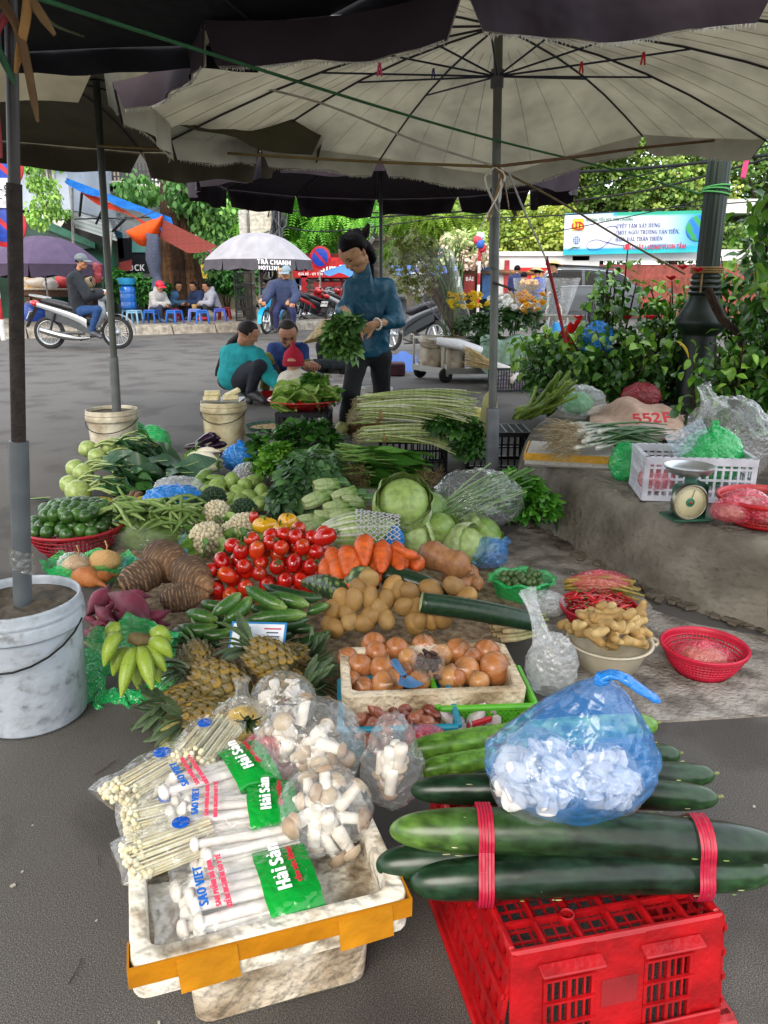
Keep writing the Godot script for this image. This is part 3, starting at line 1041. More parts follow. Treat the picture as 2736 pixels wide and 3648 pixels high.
func trees():
	R.seed=21
	var o:Node3D
	var b:MB
	var at:Vector3=V(-5.45,0.792,-21.5)
	at.y=0.2
	o=thing("street_tree","old thick fluted tree trunk with hanging heart leaves above the tea stall","tree",at)
	b=mb("7a6048")
	for k in 9:
		var a:=k*0.7
		var off:=V(cos(a)*0.36,0,sin(a)*0.3)
		b.col=L(["6e5540","8a7058","5a4636","94765a"][k % 4])
		limb(b,[off*1.25,off+V(0.02,1.0,0),off*0.9+V(0,2.0,0),off*0.55+V(0.08*sin(a),3.2,0)],rnd(0.2,0.27),0.13)
	b.col=L("5c4836")
	limb(b,[V(0,0,0),V(0,1.6,0),V(-0.03,3.0,0),V(0.1,4.8,-0.1)],0.48,0.3,12)
	limb(b,[V(0.1,2.6,0),V(0.5,3.1,0.1),V(1.3,4.2,0)],0.2,0.08)
	limb(b,[V(0,3.2,0),V(-0.5,3.9,0.1),V(-1.4,5.0,0)],0.17,0.06)
	b.rough(0.05,1.5,4)
	part("trunk",b,M.bark,o)
	crown(o,"heart",blobs_in(V(-4.94,3.882,-21),V(-4.143,2.627,-21),9,0.6,0.5)+[[V(-4.356,2.066,-21),V(0.35,0.6,0.4)],[V(-4.369,3.05,-20.8),V(0.5,0.8,0.4)],[V(-6.344,3.561,-21.5),V(0.6,0.4,0.5)]],520,["466e32","4a7a38","7aa452","3f6a30"],0.6)
	o=thing("feathery_tree","bright green feathery tree spreading behind the concrete pole","tree",V(-4.685,0.65,-30)*V(1,0,1))
	b=mb("4a3c30")
	limb(b,[V(0,0,0),V(-0.2,2.0,0),V(-4.352,2.297,-30)-o.position,V(-3.39,3.891,-30)-o.position,V(-2.158,4.823,-30)-o.position],0.25,0.1)
	limb(b,[V(-4.352,2.297,-30)-o.position,V(-5.233,3.418,-30)-o.position,V(-6.344,4.514,-30)-o.position],0.15,0.06)
	limb(b,[V(-3.893,3.1,-30)-o.position,V(-2.378,2.62,-30)-o.position,V(-1.181,2.941,-30)-o.position],0.1,0.04)
	part("trunk",b,M.bark,o)
	crown(o,"feather",blobs_in(V(-6.647,4.976,-30),V(-0.499,3.418,-30),26,1.3,1.5)+blobs_in(V(-5.909,3.418,-30),V(-4.623,1.972,-30),6,1.0,1.0)+blobs_in(V(-4.218,3.418,-30),V(-1.874,2.216,-30),8,0.9,1.0),2000,["6fae3c","5c9c34","8cc850","4f8a30","7fbc48"],1.0)
	o=thing("feathery_tree","yellow green feathery tree with layered sprays over the tiled stall","tree",V(2.648,0.6,-33)*V(1,0,1))
	b=mb("5a4634")
	limb(b,[V(0,0,0),V(0.05,2.0,0),V(2.672,2.767,-33)-o.position,V(2.873,4.337,-33)-o.position],0.2,0.1)
	limb(b,[V(2.676,2.59,-33)-o.position,V(1.688,3.295,-33)-o.position,V(0.754,3.47,-33)-o.position],0.1,0.04)
	limb(b,[V(2.709,2.767,-33)-o.position,V(3.554,3.295,-33)-o.position,V(4.287,3.645,-33)-o.position],0.1,0.04)
	part("trunk",b,M.bark,o)
	crown(o,"feather",blobs_in(V(0.751,3.992,-33),V(4.307,3.12,-33),14,1.0,1.2)+blobs_in(V(0.385,2.678,-33),V(2.176,2.233,-33),6,0.8,0.8)+blobs_in(V(2.908,3.032,-33),V(4.245,2.323,-33),5,0.7,0.8),1500,["8aa63c","a0b850","76963a","b4c460"],1.0)
	for k in 4:
		var c0:Vector3=[V(5.327,1.999,-31),V(8.427,2.027,-32),V(11.355,2.027,-32),V(15.295,2.054,-33)][k]
		o=thing("round_leaf_tree",["small leafed tree with yellow sprays left of the blue banner","dense round leafed tree rising over the left half of the blue banner","dense round leafed tree above the right half of the blue banner","tall leafy tree behind the green lamp post"][k],"tree",c0*V(1,0,1))
		b=mb("4e4236")
		limb(b,[V(0,0,0),V(0.1,2.5,0),V(-0.1,4.5,0.2),V(0.3,7.0,0)],0.22,0.06)
		for j in 5:
			limb(b,[V(0,2.2+0.5*j,0),V(1.0*cos(j*2.2),3.2+0.6*j,0.7*sin(j*2.2)),V(2.2*cos(j*2.2),4.2+0.7*j,1.4*sin(j*2.2))],0.1,0.03)
		part("trunk",b,M.bark,o)
		var tl:Vector3=[V(4.001,4.144,-31),V(6.503,6.364,-32),V(9.458,6.683,-32),V(13.12,7.346,-33)][k]
		var br:Vector3=[V(6.817,2.251,-31),V(10.397,2.46,-32),V(13.324,2.373,-32),V(17.502,2.412,-33)][k]
		crown(o,"round",blobs_in(tl,br,[22,40,40,44][k],0.95,1.4),[1200,2000,2000,2000][k],[["8a9c44","a8b054","c8c05c","6f8a3c"],["5f7c38","7d9448","9aa850","4c6a30"],["6a8640","86a04c","54743a","b0b85c"],["5c7c3c","7c9a4a","4a6a34"]][k],0.75)
	o=thing("sapling","small pale leafed sapling with pinkish blossoms beside the striped post","tree",V(2.829,0.549,-27)*V(1,0,1))
	b=mb("6a5844")
	limb(b,[V(0,0,0),V(0.05,1.4,0),V(-0.1,2.8,0)],0.05,0.02)
	part("trunk",b,M.bark,o)
	crown(o,"round",blobs_in(V(2.301,2.762,-27),V(3.173,1.89,-27),7,0.5,0.4),220,["a0b070","c4c89a","8aa05c","d8b8b8"],0.7)
	o=thing("hanging_branch","leafy compound branch hanging in front of the grey blue house","tree branch",V(-8.549,3.599,-20))
	b=mb("5c4c38")
	limb(b,[V(-0.5,0.3,0),V(0.1,0.0,0),V(-8.146,2.82,-20)-o.position],0.03,0.012,5)
	limb(b,[V(-0.3,0.2,0),V(0.3,0.2,0.1),V(-7.538,3.884,-20)-o.position],0.03,0.01,5)
	part("stem",b,M.bark,o)
	crown(o,"heart",[[V(-8.369,3.701,-20),V(0.3,0.3,0.3)],[V(-8.235,3.444,-20),V(0.35,0.2,0.3)],[V(-8.17,3.082,-20),V(0.4,0.22,0.3)],[V(-8.384,2.715,-20),V(0.35,0.2,0.2)],[V(-7.79,3.905,-20),V(0.3,0.1,0.2)],[V(-7.888,2.82,-20),V(0.25,0.12,0.2)]],230,["7aa048","5f8a3c","96b85c"],0.36)
	for k in 4:
		at=[V(-6.852,0.976,-21),V(-6.212,0.941,-21),V(-4.532,0.638,-23),V(-3.97,0.775,-22.5)][k]
		at.y=0.2
		o=thing("shrub",["glossy green shrub behind the woman vendor","glossy low shrub behind the folded grey parasol","tall leafy shrub right of the fluted tree","dark green shrub beside the concrete pole"][k],"shrub",at)
		b=mb("5a4a34")
		for j in 5:
			b.tube([Vector3.ZERO,V(0.2*cos(j*1.3),0.9,0.2*sin(j*1.3))],0.015,5)
		part("stem",b,M.bark,o)
		var hh:float=[1.15,0.95,1.5,1.3][k]
		crown(o,"plain",[[at+V(0,hh*0.72,0),V(0.55,hh*0.35,0.4)],[at+V(0.25,hh*0.85,0.1),V(0.4,0.25,0.3)]],150,["3f7a34","2f6428","5c9a48"],0.9)
func umbrella(nm:String,label:String,base:Vector3,top:Vector3,tips:Array,apex:Vector3,skin:String,under:String,val:float,st:Dictionary)->Node3D:
	var o:=thing(nm,label,"umbrella",base)
	var q:=mb(st.get("pole","6a6c68"))
	var hubp:=base.lerp(top,1.0)
	if st.get("sleeve",0.0)>0.0:
		var sp:Vector3=base.lerp(top,st.sleeve/(top.y-base.y))
		q.tube([sp-V(0,0.1,0),top],st.get("pr",0.022),14)
		wpart("pole",q,M.paint,o)
		q=mb(st.get("sleeve_col","84888c"))
		q.tube([base,sp],st.get("sr",0.032),16)
		q.tube([sp,sp+(top-base).normalized()*0.003],[st.get("sr",0.032),0.02],16)
		wpart("pole_sleeve",q,M.plastic,o)
	else:
		q.tube([base,top],st.get("pr",0.022),14)
		wpart("pole",q,M.paint,o)
	var n:=tips.size()
	var dbl:bool=under != skin
	for side in 1:
		q=mb(under)
		var lift:=0.0
		for k in n:
			if st.get("open",false) and k==n-1:
				continue
			var a:Vector3=tips[k]
			var c:Vector3=tips[(k+1) % n]
			q.patch(10,10,func(u:float,v:float):return sail(apex,a,c,u,v)+V(0,lift,0))
		wpart("canopy",q,M.canopy_white if dbl else M.canopy,o)
	for k in n:
		if st.get("open",false) and k==n-1:
			continue
		var a:Vector3=tips[k]
		var c:Vector3=tips[(k+1) % n]
		var outw:Vector3=((a+c)/2-apex)*V(1,0,1)
		outw=outw.normalized()
		var vb:float=val*rnd(0.85,1.12)
		var e0:=rnd(0.05,0.09)
		for side in (2 if dbl else 1):
			q=mb(skin if side==0 else under)
			var sh:=0.006 if side==0 else -0.004
			q.patch(14,4,func(u:float,v:float):
				var t:float=lerpf(e0,1.0-e0,u) if v>0.0 else u
				var p:=sail(apex,a,c,lerpf(u,t,v),1.0)
				var flare:float=st.get("flare",0.12)
				return p+outw*(sh+v*vb*flare+0.02*v*sin(u*17.0+k))+V(0,0.014*(1.0-v)-v*vb*(0.93+0.07*sin(u*9.0+k*2.0)),0))
			wpart("valance" if side==0 else "valance_lining",q,M.canopy if side==0 else M.canopy_white,o)
		if st.get("fringe",false):
			q=mb("e6e2d4")
			for j in 170:
				var u:=(j+rnd(0,0.8))/170.0
				var p:=sail(apex,a,c,lerpf(e0,1.0-e0,u),1.0)+outw*(vb*0.12)-V(0,vb*(0.93+0.07*sin(u*9.0+k*2.0)),0)
				var w:=(c-a).normalized()*0.0035
				var d:=V(rnd(-0.008,0.008),-rnd(0.004,0.02),0)
				var m:=q.v.size()
				q.p(p-w)
				q.p(p+w)
				q.p(p+d)
				q.tri(m,m+1,m+2)
			wpart("fringe",q,M.canopy_white,o)
	for k in n:
		var a:Vector3=tips[k]
		q=mb("2c2c34")
		q.tube(range(7).map(func(j):return sail(apex,a,a,0,j/6.0)-V(0,0.012,0)),0.006,5)
		var rib:=wpart("rib",q,M.plain,o)
		if st.has("runner"):
			var nx:Vector3=tips[(k+1) % n]
			for w in [0.25,0.5,0.75]:
				q=mb("d8d4c8")
				q.tube(range(8).map(func(j):return sail(apex,a,nx,w,0.2+0.8*j/7.0)-V(0,0.001,0)),0.0014,4)
				wpart("seam",q,M.canopy_white,rib)
		if st.has("runner"):
			q=mb("262a40")
			q.tube([st.runner,sail(apex,a,a,0,0.52)-V(0,0.016,0)],0.005,5)
			wpart("strut",q,M.plain,rib)
	if st.has("runner"):
		q=mb("55585c")
		q.tube([st.runner-V(0,0.05,0),st.runner+V(0,0.03,0)],0.032,12)
		wpart("runner",q,M.plastic,o)
	return o
func sail(apex:Vector3,a:Vector3,c:Vector3,u:float,v:float)->Vector3:
	var e:=a.lerp(c,u)
	var sag:=4.0*u*(1.0-u)
	var p:=apex.lerp(e,v)
	p.y+=0.07*sin(PI*v)-0.012*sag*v*v
	return p.lerp(V(apex.x,p.y,apex.z),0.05*sag*v)
func ring(c:Vector3,r:float,h:float,n:int,a0:float)->Array:
	return range(n).map(func(k):return V(c.x+r*cos(a0+TAU*k/n),h,c.z-r*sin(a0+TAU*k/n)))
func cord(nm:String,pts:Array,r:float,hex:String,label:String,cat:="cord"):
	var q:=mb(hex)
	q.tube(curve(pts,24),r,6)
	return solo(nm,q,M.matte,label,cat)
func umbrellas():
	R.seed=31
	var o:Node3D
	var q:MB
	var tips:=[V(2.19,1.93,-4.81),V(1.69,2.07,-5.5),V(0.81,1.87,-5.89),V(-0.03,1.97,-5.78),V(-0.78,1.97,-5.19),V(-1.10,1.86,-4.33),V(-1.12,1.93,-3.56),V(-0.62,2.0,-3.02),V(0.23,1.95,-2.54),V(1.12,1.97,-2.5),V(1.85,1.98,-3.1),V(2.25,1.96,-3.95)]
	o=umbrella("market_umbrella","large market umbrella with white lining and dark purple valance over the stall",V(0.6,0,-4.13),V(0.55,2.3,-4.2),tips,V(0.55,2.34,-4.2),"3a2c34","f2efe4",0.12,{"sleeve":0.5,"sr":0.035,"pr":0.022,"fringe":true,"runner":V(0.552,2.112,-4.2),"sleeve_col":"6e7276","pole":"62655f"})
	q=mb("565a58")
	q.tube([V(0.563,1.218,-4.15),V(0.561,1.465,-4.16)],0.026,14)
	wpart("pole_joint",q,M.plastic,o)
	q=mb("4a4238")
	q.tube([V(0.56,1.15,-4.13),V(0.68,1.11,-4.1)],[0.008,0.004],6)
	wpart("lock_pin",q,M.plastic,o)
	for k in 4:
		var at:Vector3=[V(-0.017,1.93,-3.3),V(0.269,2.242,-4.7),V(0.891,2.079,-3.9),V(1.077,2.041,-3.6)][k]
		q=mb(["f0508c","2c3a8c","d42834","d42834"][k])
		for s in [-1,1]:
			q.box(V(0.008,0.05,0.01),X(at+V(s*0.005,0,0),0,0,s*0.14),0.003)
		solo("clothes_peg",q,M.plastic,["pink clothes peg on the umbrella edge","dark blue clothes peg on an umbrella rib left of the pole","red clothes peg on an umbrella rib right of the pole","red clothes peg by the valance above the right ribs"][k],"clothes peg")
	var c2:=V(-1.95,0,-5.1)
	tips=ring(c2,1.6,2.17,8,0.1)
	tips[0].y=2.08
	tips[1].y=2.1
	tips[2]=V(-1.9,2.13,-6.6)
	tips[5]=V(-3.1,2.15,-4.0)
	tips[6]=V(-1.174,2.041,-3.6)
	tips[7]=V(-1.092,2.095,-4)
	o=umbrella("market_umbrella","olive grey market umbrella at the left standing in a stained bucket",V(-1.8,0.06,-5.13),V(-1.721,2.367,-5.15),tips,V(-1.96,2.32,-5.1),"57523f","57523f",0.2,{"sleeve":0.62,"sr":0.03,"pr":0.022,"pole":"4c5048","sleeve_col":"5c6060","flare":0.02})
	tips=ring(V(0,0,-7.95),1.87,2.1,12,0.05)
	o=umbrella("market_umbrella","dark purple market umbrella on a thin pole behind the standing vendor",V(-0.03,0,-7.95),V(-0.03,2.4,-7.95),tips,V(-0.03,2.44,-7.95),"241a24","241a24",0.2,{"pr":0.018,"pole":"3c4040"})
	tips=ring(V(-0.55,0,-1.35),2.0,2.12,8,0.39)
	tips[0]=V(1.3,2.3,-1.9)
	tips[1]=V(-0.4,2.0,-3.25)
	tips[2]=V(-1.5,2.01,-3.4)
	var p0:Vector3=V(-0.968,0.345,-1.903)
	var p1:Vector3=V(-0.796,1.671,-1.87)
	p1+=(p1-p0).normalized()*0.22
	o=umbrella("market_umbrella","black market umbrella overhead on the dark post in the white bucket",p0,p1,tips,p1+V(0,0.05,0),"15151a","15151a",0.1,{"pr":0.014,"pole":"3c3834","flare":-0.05})
	q=mb("5e6468")
	q.tube([p0-V(0,0.03,0),p0.lerp(p1,0.275)],0.0235,16)
	wpart("pole_sleeve",q,M.plastic,o)
	q=mb("35302c")
	q.tube([p0.lerp(p1,0.27),p0.lerp(p1,0.66)],0.0175,14)
	wpart("pole_joint",q,M.wood,o)
	q=mb("a8a498")
	q.patch(8,4,func(u:float,v:float):return p0.lerp(p1,0.09)+V(0.03*cos(u*4.0-0.6),-v*0.06-0.01*sin(u*7.0),0.03*sin(u*4.0-0.6)))
	wpart("tape_wrap",q,M.film_thick,o)
	for k in 6:
		q=mb(["8a6c44","b88a50","c23c3c","3c6a48","7a5c3c","b0484c"][k])
		var a:=p0.lerp(p1,0.97-0.02*k)+V(0.02*cos(k),0,0.03)
		q.tube(curve([a,a+V(0.05*sin(k*2.0),-0.08,0.03),a+V(0.07*cos(k*1.7),-0.2-0.04*(k % 3),0.02)],8),[0.02,0.018,0.014,0.012,0.012,0.011,0.01,0.004],6,null,true,0.4)
		solo("tied_rag",q,M.cloth,["brown rag knotted round the top of the dark post","tan strip tied on the dark post","red strip tied on the dark post","green cord end dangling from the dark post","long brown strip at the dark post top","faded red strip hanging from the dark post"][k],"rag")
	cord("green_rope",[V(-0.765,1.742,-1.9),V(-0.567,1.82,-2.6),V(-0.054,1.83,-3.4),V(0.518,1.818,-4.1),V(1.251,1.787,-4.8),V(2.041,1.7,-5.35)],0.0055,"3c7a4c","green rope running from the dark post to the lamp post","rope")
	cord("green_rope",[V(-0.782,1.744,-2),V(-0.899,1.824,-2.4),V(-0.998,1.934,-2.9)],0.004,"6a7a58","short frayed green rope under the black umbrella","rope")
	cord("tie_band",[V(-1.732,1.943,-5.1),V(-1.293,1.894,-4.9),V(-0.583,1.812,-4.6),V(-0.023,1.756,-4.4),V(0.543,1.701,-4.15)],0.008,"8a7448","tan flat band tied between the olive umbrella pole and the middle pole","tie band")
	cord("tie_band",[V(0.549,1.697,-4.12),V(1.044,1.797,-4.5),V(1.506,1.889,-4.8),V(2.422,2.023,-5.2)],0.009,"7a5c40","brown flat band running right from the middle pole","tie band")
	cord("white_string",[V(-0.659,2.094,-4.3),V(-0.298,2,-4.25),V(0.163,1.824,-4.2),V(0.529,1.709,-4.15)],0.006,"c8c6bc","white plastic string sloping under the umbrella lining","string")
	cord("brown_cord",[V(0.563,1.689,-4.14),V(0.954,1.594,-4.6),V(1.479,1.395,-5),V(1.963,1.202,-5.25)],0.006,"7c6a4c","brown cord sloping down to the lamp post collar","cord")
	cord("white_string",[V(0.623,1.669,-4.15),V(0.76,1.538,-4.5),V(0.982,1.284,-4.9)],0.006,"d8d8d4","white string dropping from the middle pole toward the hedge","string")
	cord("red_rod",[V(0.981,1.298,-4.9),V(1.073,1.067,-5),V(1.179,0.776,-5.1)],0.011,"b03038","thin red rod rising out of the hedge","rod")
	for k in 5:
		q=mb(["d8d6d0","7c5c34","c8c4b8","8a6a3c","e4e2dc"][k])
		var a:Vector3=V(0.55,1.687,-4.13)+V(0.02*cos(k*2.0),0,0.045)
		q.tube(curve([a,a+V(0.05*sin(k*2.1),-0.06,0.02),a+V(0.08*sin(k*1.3),-0.16-0.03*k,0.01)],8),[0.014,0.012,0.012,0.01,0.01,0.009,0.008,0.004],6,null,true,0.35)
		solo("tied_strip",q,M.satin,["white plastic strip knotted on the middle pole","brown rag knotted on the middle pole","white loop end hanging on the middle pole","tan strip hanging down the middle pole","longest white strip dangling from the middle pole"][k],"tie strip")
	cord("power_cable",[V(-13.947,2.838,-24),V(-6.863,2.889,-23),V(-1.602,2.987,-22),V(3.659,2.964,-24),V(12.673,3.661,-26)],0.02,"24262a","thin black power cable sagging across the street","cable")
	cord("power_cable",[V(-0.432,3.116,-26),V(3.646,3.242,-24),V(7.005,3.503,-22),V(9.595,4.107,-20)],0.03,"202226","thick black power cable passing left of the lamp post","cable")
	cord("power_cable",[V(4.555,3.68,-20),V(6.183,3.556,-18),V(7.676,3.516,-16)],0.035,"1c1e22","bundled black power cables in front of the round leafed trees","cable")
	cord("power_cable",[V(4.582,3.289,-20),V(6.016,3.525,-19),V(8.124,3.877,-17)],0.016,"1c1e22","thin black cable above the blue banner","cable")
	cord("power_cable",[V(3.381,2.228,-22),V(6.16,2.738,-21),V(8.168,3.186,-20),V(9.173,3.573,-19)],0.014,"1c1e22","thin black cable crossing the blue banner","cable")
	cord("power_cable",[V(-3.113,2.7,-20.5),V(-1.76,2.583,-24),V(2.206,3.418,-30),V(4.566,3.576,-30)],0.02,"24262a","black cable from the concrete pole toward the apartment block","cable")
	cord("power_cable",[V(-1.783,1.539,-5.15),V(-2.984,1.906,-10),V(-3.16,2.246,-12),V(-1.347,2.076,-6.6)],0.006,"2a2622","black wire tied from the olive umbrella pole to its far rim","cable")
class Field:
	var o:=Vector3.ZERO
	var s:=0.02
	var n:=Vector3i.ZERO
	var d:=PackedFloat32Array()
	func _init(lo:Vector3,hi:Vector3,cell:float):
		o=lo
		s=cell
		n=Vector3i(((hi-lo)/cell).ceil())+Vector3i(2,2,2)
		d.resize(n.x*n.y*n.z)
		d.fill(9.0)
	func cap(a:Vector3,b:Vector3,ra:float,rb:float,k:=0.03,sq:=Vector3.ONE,neg:=false):
		var m:=maxf(ra,rb)+k+s*1.6
		var mn:=(a.min(b)-Vector3(m,m,m)-o)/s
		var mx:=(a.max(b)+Vector3(m,m,m)-o)/s
		var x0:=maxi(int(mn.x),0)
		var y0:=maxi(int(mn.y),0)
		var z0:=maxi(int(mn.z),0)
		var x1:=mini(int(mx.x)+1,n.x-1)
		var y1:=mini(int(mx.y)+1,n.y-1)
		var z1:=mini(int(mx.z)+1,n.z-1)
		var ba:=(b-a)*sq
		var den:=maxf(ba.length_squared(),1e-9)
		var a2:=a*sq
		for z in range(z0,z1+1):
			for y in range(y0,y1+1):
				var ix:=(z*n.y+y)*n.x+x0
				for x in range(x0,x1+1):
					var p:=(o+Vector3(x,y,z)*s)*sq-a2
					var h:=clampf(p.dot(ba)/den,0.0,1.0)
					var v:=(p-ba*h).length()-(ra+(rb-ra)*h)
					var e:=d[ix]
					if neg:
						d[ix]=maxf(e,-v)
					elif v<e+k:
						var q:=maxf(k-absf(v-e),0.0)/k
						d[ix]=minf(v,e)-q*q*k*0.25
					ix+=1
	func mesh(b):
		var idx:=PackedInt32Array()
		idx.resize(d.size())
		idx.fill(-1)
		var sy:=n.x
		var sz:=n.x*n.y
		var off:=[0,1,sy,sy+1,sz,sz+1,sz+sy,sz+sy+1]
		var ed:=[[0,1],[2,3],[4,5],[6,7],[0,2],[1,3],[4,6],[5,7],[0,4],[1,5],[2,6],[3,7]]
		for z in n.z-1:
			for y in n.y-1:
				var c:=(z*n.y+y)*n.x
				for x in n.x-1:
					var g:=d[c]
					if g<8.0:
						var neg:=0
						for k in 8:
							if d[c+off[k]]<0.0:
								neg+=1
						if neg>0 and neg<8:
							var sum:=Vector3.ZERO
							var cnt:=0
							for e in ed:
								var va:float=d[c+off[e[0]]]
								var vb:float=d[c+off[e[1]]]
								if (va<0.0) != (vb<0.0):
									var t:=va/(va-vb)
									var pa:=Vector3(e[0] & 1,(e[0] >> 1) & 1,e[0] >> 2)
									var pb:=Vector3(e[1] & 1,(e[1] >> 1) & 1,e[1] >> 2)
									sum+=pa.lerp(pb,t)
									cnt+=1
							idx[c]=b.p(o+(Vector3(x,y,z)+sum/cnt)*s)
					c+=1
		for z in range(1,n.z-1):
			for y in range(1,n.y-1):
				var c:=(z*n.y+y)*n.x+1
				for x in range(1,n.x-1):
					if idx[c] >= 0:
						var g:=d[c]<0.0
						if g != (d[c+1]<0.0):
							face(b,idx[c-sy-sz],idx[c-sz],idx[c],idx[c-sy],g)
						if g != (d[c+sy]<0.0):
							face(b,idx[c-1-sz],idx[c-1],idx[c],idx[c-sz],g)
						if g != (d[c+sz]<0.0):
							face(b,idx[c-1-sy],idx[c-sy],idx[c],idx[c-1],g)
					c+=1
	func face(b,p:int,q:int,r:int,t:int,g:bool):
		if p<0 or q<0 or r<0 or t<0:
			return
		if g:
			b.i.append_array([p,r,q,p,t,r])
		else:
			b.i.append_array([p,q,r,p,r,t])
var HD:={}
func head_shape(cell:float)->MB:
	if HD.has(cell):
		return HD[cell]
	var f:=Field.new(V(-0.11,-0.17,-0.13),V(0.11,0.15,0.14),cell)
	f.cap(V(0,0.035,-0.03),V(0,0.035,0.015),0.082,0.078,0.02)
	f.cap(V(0,0.0,0.02),V(0,-0.06,0.04),0.066,0.044,0.03)
	f.cap(V(0,-0.085,0.055),V(0,-0.088,0.06),0.022,0.02,0.03)
	for s in [-1,1]:
		f.cap(V(s*0.038,-0.02,0.055),V(s*0.045,-0.03,0.035),0.028,0.028,0.02)
		f.cap(V(s*0.052,-0.055,0.0),V(s*0.03,-0.085,0.04),0.02,0.02,0.03)
		f.cap(V(s*0.012,0.032,0.086),V(s*0.045,0.03,0.07),0.011,0.01,0.015)
		f.cap(V(s*0.078,0.018,-0.012),V(s*0.074,-0.02,-0.002),0.013,0.009,0.008)
		f.cap(V(s*0.012,-0.022,0.092),V(s*0.009,-0.022,0.096),0.009,0.008,0.008)
	f.cap(V(0,0.02,0.088),V(0,-0.018,0.106),0.009,0.012,0.012)
	f.cap(V(-0.016,-0.05,0.085),V(0.016,-0.05,0.085),0.009,0.009,0.01)
	f.cap(V(-0.014,-0.061,0.083),V(0.014,-0.061,0.083),0.009,0.009,0.01)
	f.cap(V(0,-0.05,-0.02),V(0,-0.085,-0.02),0.05,0.045,0.03)
	for s in [-1,1]:
		f.cap(V(s*0.031,0.01,0.098),V(s*0.034,0.01,0.096),0.016,0.016,0.01,Vector3.ONE,true)
	var b:=MB.new()
	f.mesh(b)
	HD[cell]=b
	return b
func hand_shape(cell:float,grip:float)->MB:
	var key:=cell+grip*100.0
	if HD.has(key):
		return HD[key]
	var f:=Field.new(V(-0.07,-0.1,-0.04),V(0.08,0.05,0.2),cell)
	f.cap(V(0,0,-0.03),V(0,0,0.02),0.026,0.026,0.02)
	for k in 4:
		f.cap(V((k-1.5)*0.012,0,0.015),V((k-1.5)*0.019,0.002,0.085),0.016,0.0125,0.012)
		var a:=V((k-1.5)*0.02,0,0.088)
		var l:float=[0.034,0.04,0.037,0.028][k]
		var b1:=a+V((k-1.5)*0.003,-sin(grip)*l,cos(grip)*l)
		var g2:=grip*2.1
		var c1:=b1+V(0,-sin(g2)*l*0.7,cos(g2)*l*0.7)
		var g3:=grip*2.7
		f.cap(a,b1,0.0105,0.0095,0.006)
		f.cap(b1,c1,0.0095,0.0085,0.004)
		f.cap(c1,c1+V(0,-sin(g3)*l*0.5,cos(g3)*l*0.5),0.0085,0.0075,0.004)
	f.cap(V(-0.02,-0.006,0.015),V(-0.05,-0.016,0.05),0.016,0.012,0.012)
	f.cap(V(-0.05,-0.016,0.05),V(-0.052,-0.03-0.012*grip,0.085),0.0115,0.009,0.006)
	var b:=MB.new()
	f.mesh(b)
	HD[key]=b
	return b
